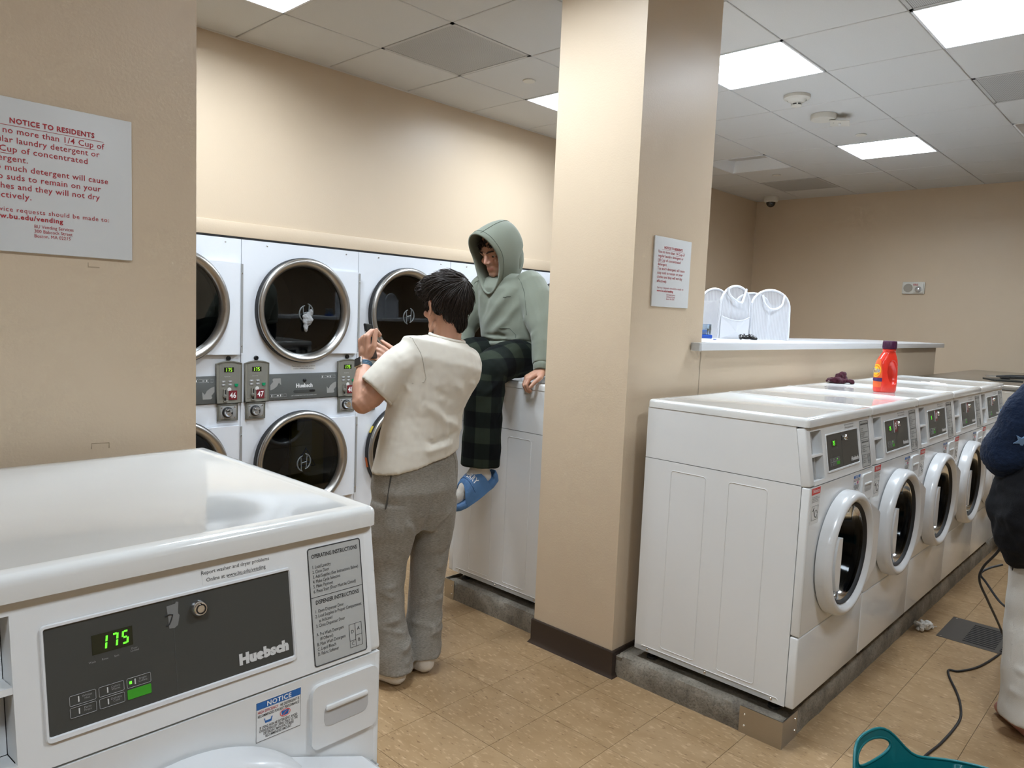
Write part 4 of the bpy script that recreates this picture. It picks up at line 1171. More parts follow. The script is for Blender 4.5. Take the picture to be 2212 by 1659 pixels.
def hand(mb, wrist, d, nrm, thumb_side, curls, s=1.0, thumb=(0.5, 0.3), spread=0.06):
    """palm, four fingers and a thumb. d: along the hand, nrm: out of the palm, thumb_side: +1/-1 on d x nrm"""
    w = Vector(wrist); d = Vector(d).normalized(); nrm = Vector(nrm); nrm = (nrm - d * nrm.dot(d)).normalized()
    t = d.cross(nrm) * thumb_side
    lens = [0.070, 0.078, 0.072, 0.056]; offs = [0.030, 0.010, -0.010, -0.029]; kn = [0.088, 0.090, 0.085, 0.077]
    tcap(mb, w - d * 0.02 * s, 0.026 * s, w + d * 0.03 * s, 0.030 * s, 12, sq=(nrm, 0.62))
    for i in range(4):
        k = w + (d * kn[i] + t * offs[i]) * s
        tcap(mb, w + (d * 0.012 + t * offs[i] * 0.62) * s, 0.0150 * s, k, 0.0118 * s, 10)
        dirv = (d + t * spread * (1.5 - i)).normalized(); p = k; ang = 0.0
        for j, fr in enumerate((0.46, 0.31, 0.23)):
            ang += curls[i][j]
            v = dirv * math.cos(ang) + nrm * math.sin(ang)
            q = p + v * lens[i] * fr * s
            r0 = (0.0098, 0.0088, 0.0080)[j] * s * (0.9 if i == 3 else 1); r1 = (0.0088, 0.0080, 0.0066)[j] * s * (0.9 if i == 3 else 1)
            tcap(mb, p, r0, q, r1, 10); p = q
    # thumb leaves the side of the palm near its base
    b = w + (d * 0.020 + t * 0.024 + nrm * 0.006) * s
    out = (t * 0.75 + d * 0.75 + nrm * thumb[0]).normalized()
    m1 = b + out * 0.045 * s
    o2 = (d * 0.95 + t * (0.25 - thumb[1]) + nrm * thumb[0]).normalized()
    m2 = m1 + o2 * 0.034 * s; m3 = m2 + (o2 + nrm * thumb[1] * 0.4).normalized() * 0.028 * s
    tcap(mb, b, 0.0165 * s, m1, 0.0125 * s, 10); tcap(mb, m1, 0.0120 * s, m2, 0.0105 * s, 10); tcap(mb, m2, 0.0103 * s, m3, 0.0080 * s, 10)
    return mb

def head_shape(mb, C, F, U=(0, 0, 1), s=1.0, neck=None):
    X, F, U = frame(F, U); C = Vector(C)
    M = Matrix((X, F, U)).transposed()
    def p(x, f, u): return C + (X * x + F * f + U * u) * s
    ell(mb, p(0, -0.012, 0.035), (0.075 * s, 0.097 * s, 0.086 * s), M, 28, 18)
    ell(mb, p(0, 0.026, -0.022), (0.062 * s, 0.066 * s, 0.088 * s), M, 24, 16)
    ell(mb, p(0, 0.034, -0.078), (0.053 * s, 0.056 * s, 0.042 * s), M, 20, 14)
    ell(mb, p(0, 0.073, -0.098), (0.028 * s, 0.018 * s, 0.019 * s), M)
    for sx in (-1, 1):
        tcap(mb, p(sx * 0.010, 0.090, 0.019), 0.0085 * s, p(sx * 0.050, 0.070, 0.021), 0.0090 * s)
        ell(mb, p(sx * 0.043, 0.062, -0.028), (0.021 * s, 0.022 * s, 0.018 * s), M)
        ell(mb, p(sx * 0.0115, 0.0975, -0.0315), (0.0075 * s, 0.0090 * s, 0.0068 * s), M)
        tcap(mb, p(sx * 0.052, -0.002, -0.075), 0.016 * s, p(sx * 0.030, 0.060, -0.104), 0.014 * s)
        # upper and lower eyelid
        tcap(mb, p(sx * 0.019, 0.0795, 0.0075), 0.0050 * s, p(sx * 0.047, 0.0690, 0.0055), 0.0054 * s)
        tcap(mb, p(sx * 0.020, 0.0775, -0.0095), 0.0042 * s, p(sx * 0.046, 0.0690, -0.0085), 0.0044 * s)
        # ear: rim, lobe, hollow plate
        e0 = [(0.0755, 0.010, -0.030), (0.080, 0.0, -0.040), (0.083, -0.012, -0.022), (0.087, -0.016, 0.002), (0.084, -0.008, 0.018), (0.079, 0.006, 0.016), (0.076, 0.010, 0.002)]
        for a, b in zip(e0[:-1], e0[1:]): tcap(mb, p(sx * a[0], a[1], a[2]), 0.0048 * s, p(sx * b[0], b[1], b[2]), 0.0048 * s, 8)
        ell(mb, p(sx * 0.0770, -0.003, -0.010), (0.0050 * s, 0.012 * s, 0.024 * s), M)
    tcap(mb, p(0, 0.088, 0.012), 0.0085 * s, p(0, 0.1085, -0.026), 0.0098 * s)
    tcap(mb, p(-0.014, 0.0875, -0.0605), 0.0050 * s, p(0.014, 0.0875, -0.0605), 0.0050 * s)
    tcap(mb, p(-0.012, 0.0865, -0.0700), 0.0058 * s, p(0.012, 0.0865, -0.0700), 0.0058 * s)
    ell(mb, p(0, 0.074, -0.066), (0.030 * s, 0.020 * s, 0.024 * s), M)
    if neck is not None:
        tcap(mb, p(0, -0.028, -0.030), 0.056 * s, neck, 0.060 * s, 18)
        tcap(mb, p(0, -0.005, -0.080), 0.044 * s, neck, 0.058 * s, 18)
    return p
def paint_skin(me, p, s=1.0, stubble=0.0):
    """pigment of lips, cheeks and beard area as a colour attribute"""
    co = get_co(me); n = len(co)
    col = np.ones((n, 4), np.float32); col[:, :3] = 0.5
    def near(q, r): return np.exp(-(np.linalg.norm(co - np.array(q), axis=1) / r) ** 2)
    a = np.zeros(n); b = np.zeros(n)
    for x in (-0.017, -0.008, 0.0, 0.008, 0.017): a = np.maximum(a, near(p(x, 0.092, -0.0655), 0.0070 * s))
    for q in ((-0.045, 0.07, -0.03), (0.045, 0.07, -0.03), (0, 0.115, -0.03)): b = np.maximum(b, 0.5 * near(p(*q), 0.028 * s))
    c = np.zeros(n)
    if stubble:
        for q in ((0, 0.085, -0.10), (0.035, 0.06, -0.095), (-0.035, 0.06, -0.095), (0.05, 0.02, -0.08), (-0.05, 0.02, -0.08), (0, 0.098, -0.05)): c = np.maximum(c, stubble * near(p(*q), 0.026 * s))
        c = c * (1 - a)
    col[:, 0] = a; col[:, 1] = b; col[:, 2] = c
    at = me.color_attributes.new('pigment', 'FLOAT_COLOR', 'POINT')
    at.data.foreach_set('color', col.ravel())
def skin_material(name, base, lip, flush, stub):
    m = bpy.data.materials.new(name); m.use_nodes = True; nt = m.node_tree; L = nt.links.new
    b = nt.nodes['Principled BSDF']
    at = nd(nt, 'ShaderNodeAttribute'); at.attribute_name = 'pigment'
    sp = nd(nt, 'ShaderNodeSeparateColor'); L(at.outputs['Color'], sp.inputs[0])
    tc = nd(nt, 'ShaderNodeTexCoord'); n = nd(nt, 'ShaderNodeTexNoise'); n.inputs['Scale'].default_value = 35; L(tc.outputs['Object'], n.inputs['Vector'])
    m0 = nd(nt, 'ShaderNodeMix', data_type='RGBA'); m0.inputs[6].default_value = (*[c * .88 for c in base], 1); m0.inputs[7].default_value = (*[min(1, c * 1.1) for c in base], 1); L(n.outputs['Fac'], m0.inputs[0])
    cur = m0.outputs[2]
    for ch, c in ((1, flush), (2, stub), (0, lip)):
        mx = nd(nt, 'ShaderNodeMix', data_type='RGBA'); L(sp.outputs[ch], mx.inputs[0]); L(cur, mx.inputs[6]); mx.inputs[7].default_value = (*c, 1); cur = mx.outputs[2]
    L(cur, b.inputs['Base Color'])
    b.inputs['Roughness'].default_value = 0.48; b.inputs['Specular IOR Level'].default_value = 0.4
    b.inputs['Subsurface Weight'].default_value = 0.15; b.inputs['Subsurface Radius'].default_value = (0.010, 0.004, 0.002); b.inputs['Subsurface Scale'].default_value = 0.8
    MATS[name] = m
    return m
skin_material('skin', (0.52, 0.285, 0.195), (0.42, 0.15, 0.12), (0.56, 0.25, 0.18), (0.22, 0.14, 0.11))
mat('hair_dark', (0.020, 0.014, 0.011), 0.55, spec=0.25, noise=0.5, nscale=60)
mat('eye_white', (0.42, 0.39, 0.37), 0.3)
mat('eye_brown', (0.03, 0.016, 0.008), 0.15)

def cloth_mat(name, col, rough=0.85, weave=260, bump=0.25, noise=0.06, nscale=7, sheen=0.15, fleck=None):
    m = mat(name, col, rough, spec=0.2, sheen=sheen, noise=noise, nscale=nscale, bump=bump, bscale=weave)
    if fleck:
        nt = m.node_tree; b = nt.nodes['Principled BSDF']
        src = b.inputs['Base Color'].links[0].from_socket
        tc = nd(nt, 'ShaderNodeTexCoord'); mp = nd(nt, 'ShaderNodeMapping'); mp.inputs['Scale'].default_value = (60, 60, 420)
        nt.links.new(tc.outputs['Object'], mp.inputs[0])
        n = nd(nt, 'ShaderNodeTexNoise'); n.inputs['Scale'].default_value = 1.6; n.inputs['Detail'].default_value = 3; nt.links.new(mp.outputs[0], n.inputs['Vector'])
        mr = nd(nt, 'ShaderNodeMapRange'); mr.inputs['From Min'].default_value = 0.35; mr.inputs['From Max'].default_value = 0.65; nt.links.new(n.outputs['Fac'], mr.inputs[0])
        mx = nd(nt, 'ShaderNodeMix', data_type='RGBA'); mx.inputs[7].default_value = (*fleck, 1)
        nt.links.new(mr.outputs[0], mx.inputs[0]); nt.links.new(src, mx.inputs[6]); nt.links.new(mx.outputs[2], b.inputs['Base Color'])
    return m
cloth_mat('tee_cream', (0.64, 0.60, 0.525), 0.9, 900, 0.05, 0.02)
cloth_mat('heather_grey', (0.195, 0.180, 0.155), 0.95, 500, 0.3, 0.08, fleck=(0.32, 0.30, 0.265))
cloth_mat('hoodie_sage', (0.185, 0.203, 0.160), 0.8, 600, 0.12, 0.04, sheen=0.2)
cloth_mat('hoodie_seam', (0.10, 0.115, 0.09), 0.9)
cloth_mat('sock_white', (0.70, 0.66, 0.60), 0.95, 400, 0.3)
cloth_mat('pants_white', (0.56, 0.53, 0.48), 0.95, 300, 0.3)
cloth_mat('plush_navy', (0.0065, 0.014, 0.036), 0.95, 160, 0.6, 0.5, 60, sheen=0.06)
cloth_mat('bag_black', (0.0035, 0.0035, 0.005), 0.8, 200, 0.3, sheen=0.02)
mat('slide_blue', (0.075, 0.19, 0.40), 0.55)
mat('slide_dark', (0.045, 0.12, 0.27), 0.6)
mat('watch_band', (0.06, 0.13, 0.20), 0.5)

def eyes(parent, p, F, s=1.0):
    X, F, U = frame(F)
    for sx in (-1, 1):
        c = p(sx * 0.0325, 0.0672, -0.0012)
        e = obj('eye', ell(MB(), c, (0.0125 * s,) * 3).mesh('eye', 60), 'eye_white', parent)
        obj('iris', ell(MB(), Vector(c) + (F * 0.0068 - U * 0.0022) * s, (0.0076 * s,) * 3).mesh('iris', 60), 'eye_brown', e)
def hair_locks(p, regions, s=1.0, seed=3):
    """regions: list of (n, sampler) -> tapered locks in one mesh"""
    rnd = random.Random(seed); mb = MB()
    for n, fn in regions:
        for _ in range(n):
            pts, r = fn(rnd)
            pts = [p(*q) for q in pts]
            k = len(pts)
            mb.tube(pts, [r * s * max(0.12, (1 - (i / (k - 1)) ** 2.2)) * (0.75 if i == 0 else 1) for i in range(k)], 5)
    return mb

def on_surf(me, pts, lift, origin):
    """drop a line of points onto the nearest cloth vertices"""
    co = get_co(me) + np.array(origin); no = get_no(me); out = []
    for q in pts:
        i = int(np.argmin(np.linalg.norm(co - np.array(q), axis=1))); out.append(tuple(co[i] + no[i] * lift))
    return out
# ---- standing person in a cream T-shirt, taking a picture towards the dryers
pm = thing('person', 'standing person in cream T-shirt and grey sweatpants holding up a phone', 'person', (1.93, 2.40, 0))
def off(v, o=(1.93, 2.40, 0)): return (v[0] - o[0], v[1] - o[1], v[2] - o[2])
def child_of(name, me, m, parent, origin):
    """mesh in world coordinates hung under a thing standing at origin"""
    if isinstance(me, MB): me = me.mesh(name, 40)
    co = get_co(me) - np.array(origin); set_co(me, co)
    return obj(name, me, m, parent)
OM = (1.93, 2.40, 0)
HC = (2.090, 2.380, 1.566); HF = (0.07, 0.99, -0.10)
NB = (2.080, 2.350, 1.425)
shL, shR = (1.925, 2.380, 1.345), (2.205, 2.350, 1.315)
elL, wrL = (1.748, 2.475, 1.160), (1.822, 2.575, 1.322)
elR, wrR = (2.17, 2.60, 1.16), (2.0069, 2.5978, 1.3061)
pel = (1.985, 2.405, 0.93)
hipL, hipR = (1.895, 2.410, 0.86), (2.075, 2.395, 0.88)
knL, knR = (1.868, 2.425, 0.46), (2.050, 2.405, 0.47)
anL, anR = (1.835, 2.345, 0.075), (1.990, 2.350, 0.075)
b = MB()
pf = head_shape(b, HC, HF, s=1.0, neck=NB)
loft(b, [(pel, (0.14, 0, 0), (0, 0.09, 0)), ((2.03, 2.385, 1.10), (0.125, 0, 0), (0, 0.085, 0)), ((2.07, 2.365, 1.28), (0.14, 0, 0), (0, 0.095, 0)), ((2.088, 2.355, 1.385), (0.125, 0, 0), (0, 0.07, 0)), (NB, (0.06, 0, 0), (0, 0.055, 0))], 20)
limb(b, [shL, elL], [0.040, 0.045]); limb(b, [shR, elR], [0.040, 0.043])
tcap(b, (1.845, 2.42, 1.275), 0.050, (1.772, 2.458, 1.185), 0.050)
limb(b, [elL, (1.770, 2.510, 1.222), wrL], [0.043, 0.043, 0.027]); limb(b, [elR, wrR], [0.042, 0.027])
limb(b, [hipL, knL, anL], [0.08, 0.06, 0.042]); limb(b, [hipR, knR, anR], [0.08, 0.06, 0.042])
for an, toe in ((anL, (1.775, 2.545, 0.035)), (anR, (1.955, 2.565, 0.035))):
    tcap(b, (an[0], an[1] - 0.02, 0.038), 0.034, toe, 0.030, sq=((0, 0, 1), 0.9)); tcap(b, an, 0.042, (an[0], an[1] - 0.02, 0.038), 0.034)
# left hand wraps the phone: fingers round its far side, thumb towards the face
hand(b, (1.826, 2.578, 1.328), (0.02, 0.12, 0.99), (0.96, -0.10, 0.08), -1, [(0.75, 1.0, 0.6), (0.85, 1.0, 0.6), (0.95, 1.0, 0.6), (1.05, 1.0, 0.6)], 1.08, (0.12, 0.18))
hand(b, wrR, (-0.66, 0.60, 0.52), (0.50, 0.70, -0.35), -1, [(0.15, 0.35, 0.2), (0.35, 0.5, 0.3), (0.45, 0.6, 0.4), (0.5, 0.6, 0.5)], 1.0, (0.25, 0.1))
bodym = fuse('body', b, 0.0036, 4)
paint_skin(bodym, pf)
child_of('body', bodym, 'skin', pm, OM)
# T-shirt
b = MB()
loft(b, [((1.968, 2.395, 0.918), (0.190, -0.02, 0.050), (0.01, 0.140, -0.01)), ((1.978, 2.395, 0.99), (0.182, -0.015, 0.040), (0.01, 0.140, 0)), ((2.005, 2.388, 1.12), (0.172, -0.01, 0.012), (0.0, 0.128, 0)),
         ((2.036, 2.372, 1.24), (0.184, -0.012, -0.012), (0, 0.130, 0)), ((2.052, 2.362, 1.328), (0.196, -0.014, -0.04), (0, 0.124, 0)), ((2.060, 2.358, 1.394), (0.172, -0.012, -0.044), (0, 0.104, 0)),
         ((2.080, 2.350, 1.430), (0.080, -0.01, -0.012), (0, 0.074, 0.010))], 32, 2.3)
limb(b, [(1.950, 2.370, 1.362), (1.882, 2.400, 1.318), (1.796, 2.446, 1.210)], [0.084, 0.086, 0.083], 20, flat1=True)
limb(b, [(2.180, 2.345, 1.325), (2.215, 2.390, 1.265), (2.205, 2.46, 1.20)], [0.078, 0.078, 0.074], 20, flat1=True)
tee = fuse('t_shirt', b, 0.006, 7)
folds(tee, [([(1.90, 2.30, 1.18), (2.00, 2.25, 1.10), (2.12, 2.26, 1.05)], 0.018, 0.008), ([(1.93, 2.32, 1.27), (1.98, 2.24, 1.20), (2.10, 2.23, 1.17)], 0.014, -0.005),
            ([(1.895, 2.34, 1.33), (1.915, 2.30, 1.24), (1.90, 2.29, 1.14)], 0.010, -0.010), ([(1.99, 2.26, 1.13), (2.02, 2.25, 1.02), (2.01, 2.26, 0.95)], 0.010, 0.007),
            ([(1.83, 2.36, 0.985), (1.93, 2.27, 0.975), (2.06, 2.26, 1.00)], 0.014, 0.010), ([(1.84, 2.34, 1.03), (1.95, 2.26, 1.01), (2.10, 2.26, 1.05)], 0.012, -0.007),
            ([(2.08, 2.27, 1.03), (2.14, 2.28, 1.08), (2.19, 2.34, 1.10)], 0.012, 0.008), ([(2.12, 2.25, 1.27), (2.17, 2.26, 1.22), (2.22, 2.30, 1.20)], 0.012, 0.006),
            ([(1.84, 2.35, 1.27), (1.87, 2.33, 1.22), (1.93, 2.30, 1.18)], 0.010, 0.006), ([(2.03, 2.245, 1.26), (2.09, 2.235, 1.20), (2.16, 2.25, 1.13)], 0.016, 0.006)])
ripple(tee, 0.006, 11, 3.0, stretch=(1, 1, 0.6)); ripple(tee, 0.0010, 40, 8.0)
ts = child_of('t_shirt', tee, 'tee_cream', pm, OM)
X, F, U = frame((0.0, 1.0, 0.12))
col = [(2.080 + 0.076 * math.cos(a), 2.350 + 0.068 * math.sin(a), 1.433 + 0.012 * math.sin(a) - 0.010 * math.cos(a)) for a in np.linspace(0, 2 * math.pi, 32, endpoint=False)]
child_of('collar', MB().tube(col, 0.0075, 8, closed=True), 'tee_cream', pm, OM)
sh_ = [(0.0, 0.0, 0.0)]
# sleeve hem and shoulder seam
def ring_pts(c, d, r, n=26):
    d = Vector(d).normalized(); a = Vector((0, 0, 1)) if abs(d.z) < 0.9 else Vector((1, 0, 0)); u = (a - d * a.dot(d)).normalized(); s = d.cross(u); c = Vector(c)
    return [c + (u * math.cos(q) + s * math.sin(q)) * r for q in np.linspace(0, 2 * math.pi, n, endpoint=False)]
child_of('sleeve_seam', MB().tube(on_surf(tee, ring_pts((1.925, 2.376, 1.345), (-0.9, 0.28, -0.3), 0.098), 0.0002, OM)[6:26], 0.0016, 5), mat('tee_seam', (0.42, 0.39, 0.33), 0.9), pm, OM)
child_of('sleeve_hem', MB().tube(ring_pts((1.800, 2.444, 1.212), (-0.085, 0.042, -0.088), 0.0765), 0.006, 6, closed=True), 'tee_cream', pm, OM)
# sweatpants
b = MB()
loft(b, [((1.975, 2.400, 0.985), (0.165, -0.01, 0.015), (0, 0.118, 0)), ((1.975, 2.400, 0.90), (0.182, -0.01, 0), (0, 0.132, 0)), ((1.970, 2.398, 0.80), (0.188, -0.01, 0), (0, 0.140, 0)), ((1.965, 2.400, 0.70), (0.176, -0.01, 0), (0, 0.128, 0)), ((1.960, 2.405, 0.62), (0.140, -0.01, 0), (0, 0.10, 0))], 30, 2.4)
def leg(b, cs, rs):
    loft(b, [(c, (r[0], 0, 0), (0, r[1], 0)) for c, r in zip(cs, rs)], 22)
leg(b, [(1.880, 2.405, 0.75), (1.862, 2.410, 0.62), (1.850, 2.418, 0.50), (1.838, 2.405, 0.38), (1.834, 2.385, 0.26), (1.838, 2.362, 0.14), (1.840, 2.350, 0.058)],
    [(0.103, 0.118), (0.096, 0.112), (0.080, 0.090), (0.070, 0.080), (0.070, 0.078), (0.080, 0.086), (0.088, 0.094)])
leg(b, [(2.065, 2.395, 0.75), (2.066, 2.395, 0.62), (2.062, 2.400, 0.50), (2.048, 2.392, 0.38), (2.026, 2.378, 0.26), (2.004, 2.364, 0.14), (1.996, 2.358, 0.068)],
    [(0.100, 0.118), (0.095, 0.110), (0.080, 0.092), (0.072, 0.082), (0.072, 0.080), (0.080, 0.086), (0.088, 0.092)])
pants = fuse('sweatpants', b, 0.006, 6)
fl_ = []
for z, s_ in ((0.10, 1), (0.16, -1), (0.22, 1), (0.29, -1), (0.36, 1), (0.43, -1)):
    fl_ += [([(1.77, 2.36, z + 0.03 * s_), (1.85, 2.28, z), (1.92, 2.33, z + 0.03)], 0.014, 0.009), ([(1.93, 2.38, z + .01), (2.01, 2.28, z - 0.02 * s_), (2.09, 2.34, z + 0.03)], 0.014, 0.008)]
fl_ += [([(1.97, 2.27, 0.80), (1.955, 2.29, 0.66), (1.95, 2.33, 0.54)], 0.020, -0.016), ([(2.08, 2.28, 0.72), (2.02, 2.28, 0.66), (1.97, 2.30, 0.60)], 0.018, 0.010),
        ([(1.84, 2.30, 0.70), (1.90, 2.29, 0.62), (1.94, 2.32, 0.55)], 0.016, 0.008), ([(1.80, 2.33, 0.56), (1.86, 2.30, 0.52), (1.93, 2.34, 0.50)], 0.014, -0.008), ([(1.99, 2.31, 0.52), (2.06, 2.30, 0.50), (2.12, 2.34, 0.54)], 0.014, -0.007)]
folds(pants, fl_)
ripple(pants, 0.006, 12, 1.0)
sp = child_of('sweatpants', pants, 'heather_grey', pm, OM)
pk = [(2.085, 2.27, 0.955), (2.105, 2.265, 0.92), (2.108, 2.262, 0.88), (2.110, 2.262, 0.84), (2.11, 2.26, 0.80), (2.095, 2.252, 0.77)]
child_of('back_pocket', MB().tube(on_surf(pants, pk, 0.0005, OM), 0.0025, 6), 'heather_grey', pm, OM)
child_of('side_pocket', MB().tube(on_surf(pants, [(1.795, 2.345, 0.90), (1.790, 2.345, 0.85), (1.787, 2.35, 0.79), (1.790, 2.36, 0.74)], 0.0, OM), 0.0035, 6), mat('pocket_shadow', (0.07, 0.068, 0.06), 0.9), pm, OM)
# socks
for an, toe in ((anL, (1.775, 2.545, 0.036)), (anR, (1.955, 2.565, 0.036))):
    b = MB()
    tcap(b, (an[0], an[1] - 0.025, 0.045), 0.045, (an[0], an[1] - 0.01, 0.12), 0.046)
    tcap(b, (an[0], an[1] - 0.028, 0.041), 0.041, toe, 0.036); tcap(b, (an[0] - .01, an[1] + 0.08, 0.055), 0.044, toe, 0.034)
    so = fuse('sock', b, 0.005, 4); co = get_co(so); co[:, 2] = np.maximum(co[:, 2], 0.002); set_co(so, co)
    child_of('sock', so, 'sock_white', pm, OM)
# hair: a full volume with strands combed along its surface
def surface_hair(p, F, blobs, crown, part_dir, n, L_, seed, r0=0.0042, keep=None, lift=0.004):
    Xh, Fh, Uh = frame(F); M = Matrix((Xh, Fh, Uh)).transposed()
    b = MB()
    for c, rad in blobs: ell(b, p(*c), rad, M, 24, 16)
    base = fuse('hair', b, 0.006, 6)
    from mathutils.bvhtree import BVHTree
    bm = bmesh.new(); bm.from_mesh(base); bvh = BVHTree.FromBMesh(bm); bm.free()
    co = get_co(base); no = get_no(base)
    rnd = random.Random(seed); mb = MB()
    cw = Vector(p(*crown)); pd = Xh * part_dir[0] + Fh * part_dir[1] + Uh * part_dir[2]
    for _ in range(n):
        i = rnd.randrange(len(co)); q = Vector(co[i]); nn = Vector(no[i])
        pts = []; step = L_ * rnd.uniform(0.6, 1.15) / 6; wob = rnd.uniform(-0.5, 0.5)
        up = rnd.uniform(-0.3, 1.0) * lift; fly = 0.0010 * (1 if rnd.random() < 0.85 else 2.5)
        for k in range(7):
            pts.append(q + nn * (up + fly * k))
            if keep and any((q - Vector(p(*e_))).length < 0.027 for e_ in keep): break
            away = (q - cw); rel = away.dot(Uh)
            d = away.normalized() * 0.8 + pd * max(0, 0.6 + rel * 4) - Uh * max(0, -rel) * 7
            d = d + nn.cross(Uh) * wob * 0.5 + nn.cross(d) * wob * 0.25
            d = (d - nn * d.dot(nn))
            if d.length < 1e-5: break
            q = q + d.normalized() * step
            hit = bvh.find_nearest(q)
            if hit[0] is None: break
            q, nn = hit[0], hit[1]
        if len(pts) < 4: continue
        m = len(pts)
        rr = r0 * rnd.uniform(0.6, 1.3)
        mb.tube(pts, [rr * max(0.15, math.sin(math.pi * (0.22 + 0.75 * j / (m - 1)))) for j in range(m)], 5)
    n0 = len(mb.v)
    mb.add([tuple(v) for v in co], [tuple(pl.vertices) for pl in base.polygons])
    me = mb.mesh('hair'); smooth(me)
    return me
hm = surface_hair(pf, HF, [((0, -0.020, 0.066), (0.088, 0.112, 0.076)), ((0, -0.062, 0.036), (0.082, 0.068, 0.082)), ((0.0, 0.052, 0.098), (0.068, 0.050, 0.032)), ((-0.022, 0.092, 0.082), (0.050, 0.030, 0.026)), ((-0.050, 0.078, 0.066), (0.026, 0.026, 0.026)),
                           ((0, -0.066, -0.030), (0.054, 0.038, 0.044)), ((0.012, -0.078, -0.066), (0.026, 0.020, 0.038)), ((-0.066, 0.030, 0.050), (0.016, 0.026, 0.034)), ((0.066, 0.030, 0.050), (0.016, 0.026, 0.034)),
                           ((-0.071, 0.022, 0.012), (0.008, 0.012, 0.026)), ((0.071, 0.022, 0.012), (0.008, 0.012, 0.026)), ((-0.068, -0.052, 0.012), (0.020, 0.032, 0.042)), ((0.068, -0.052, 0.012), (0.020, 0.032, 0.042))],
                  (0.02, -0.105, 0.105), (-0.25, 0.9, 0.25), 4600, 0.080, 5, 0.0020, ((-0.084, -0.003, -0.012), (0.084, -0.003, -0.012)), 0.004)
child_of('hair', hm, 'hair_dark', pm, OM)
eyes(pm, lambda x, f, u: tuple(np.array(pf(x, f, u)) - np.array(OM)), HF)
# watch
wc = Vector(wrL) - Vector((0.074, 0.100, 0.162)).normalized() * 0.022
wd = Vector((0.074, 0.100, 0.162))
wt = child_of('wrist_watch', MB().tube(ring_pts(wc - wd.normalized() * 0.008, wd, 0.0305, 28), 0.0035, 6, closed=True).tube(ring_pts(wc, wd, 0.0308, 28), 0.0035, 6, closed=True).tube(ring_pts(wc + wd.normalized() * 0.008, wd, 0.0305, 28), 0.0035, 6, closed=True), 'watch_band', pm, OM)
nv = Vector((-0.80, -0.10, 0.30)); nv = (nv - wd.normalized() * nv.dot(wd.normalized())).normalized()
cs = MB().rbox(-0.020, 0.020, -0.006, 0.006, -0.022, 0.022, 0.005, 3); sc = MB().rbox(-0.017, 0.017, 0.0058, 0.0066, -0.019, 0.019, 0.0003, 1)
sidev = wd.normalized().cross(nv).normalized()
MW = Matrix((sidev, nv, wd.normalized())).transposed().to_4x4(); MW.translation = wc + nv * 0.0345
for nm, q, mm in (('watch_case', cs, 'chrome'), ('watch_screen', sc, 'black')):
    q.v = [tuple(MW @ Vector(v)) for v in q.v]
    child_of(nm, q, mm, wt, OM)
# phone, held upright with its edge to the viewer
ph = thing('phone', 'black smartphone held up in front of the dryer door', 'phone', (1.872, 2.606, 1.405))
PR = (-0.22, 0.06, math.radians(34))
obj('phone_case', MB().rbox(-0.039, 0.039, -0.0055, 0.0055, -0.076, 0.076, 0.005, 3), mat('phone_black', (0.006, 0.006, 0.006), 0.5, spec=0.25), ph)
obj('phone_screen', MB().rbox(-0.036, 0.036, -0.0062, -0.0050, -0.072, 0.072, 0.0006, 1), mat('screen_dark', (0.006, 0.006, 0.007), 0.35, spec=0.2), ph)
obj('camera_bump', MB().rbox(0.000, 0.034, 0.0050, 0.0085, 0.034, 0.070, 0.003, 2), 'black', ph)
for a, c in ((0.009, 0.060), (0.025, 0.060), (0.017, 0.044)):
    obj('camera_lens', MB().lathe([(0.0065, 0.0080), (0.0065, 0.0100), (0.005, 0.0104), (0, 0.0098)], 16, (a, 0, c), 'Y'), 'dark_grey', ph)
obj('side_button', MB().rbox(-0.0402, -0.0388, -0.0015, 0.0015, 0.020, 0.042, 0.0005, 1), 'print_grey', ph)
ph.rotation_euler = PR

# ---- seated person in a sage hoodie on the washer behind the pillar
OS = (2.80, 2.66, 1.218)
ps = thing('person', 'person in sage green hoodie with hood up sitting on washer, legs dangling', 'person', OS)
SC_ = (2.772, 2.757, 1.872); SF = (-0.90, -0.02, -0.42)
SN = (2.825, 2.735, 1.735)
sL, sR = (2.850, 2.560, 1.690), (2.825, 2.930, 1.680)
eL, wL = (2.805, 2.410, 1.450), (2.722, 2.362, 1.282)
eR, wR = (2.735, 2.985, 1.440), (2.655, 2.880, 1.270)
hL, hR = (2.880, 2.590, 1.315), (2.880, 2.790, 1.315)
kL, kR = (2.470, 2.515, 1.275), (2.475, 2.840, 1.285)
aL, aR = (2.465, 2.520, 0.790), (2.450, 2.865, 0.860)
b = MB()
pf2 = head_shape(b, SC_, SF, s=1.0, neck=SN)
loft(b, [((2.89, 2.69, 1.27), (0, 0.14, 0), (0.10, 0, 0)), ((2.89, 2.70, 1.45), (0, 0.125, 0), (0.09, 0, 0)), ((2.865, 2.725, 1.62), (0, 0.14, 0), (0.09, 0, 0)), ((2.84, 2.735, 1.71), (0, 0.10, 0), (0.07, 0, 0)), (SN, (0, 0.06, 0), (0.055, 0, 0))], 20)
limb(b, [sL, eL, wL], [0.045, 0.04, 0.028]); limb(b, [sR, eR, wR], [0.045, 0.04, 0.028])
limb(b, [hL, kL, aL], [0.075, 0.055, 0.040]); limb(b, [hR, kR, aR], [0.075, 0.055, 0.040])
def foot_of(b, an, F2, r=0.034, drop=0.20):
    an = Vector(an); F2 = Vector(F2).normalized()
    heel = an + Vector((0, 0, -0.050)) - F2 * 0.035; toe = an + Vector((0, 0, -0.062)) + F2 * 0.155
    tcap(b, an, 0.042, heel, r, 14); tcap(b, heel, r, toe, 0.026, 14); tcap(b, an, 0.038, an + F2 * 0.09 + Vector((0, 0, -0.050)), 0.034, 14)
    return heel, toe
fdL, fdR = (-0.84, 0.12, -0.46), (-0.80, 0.20, -0.40)
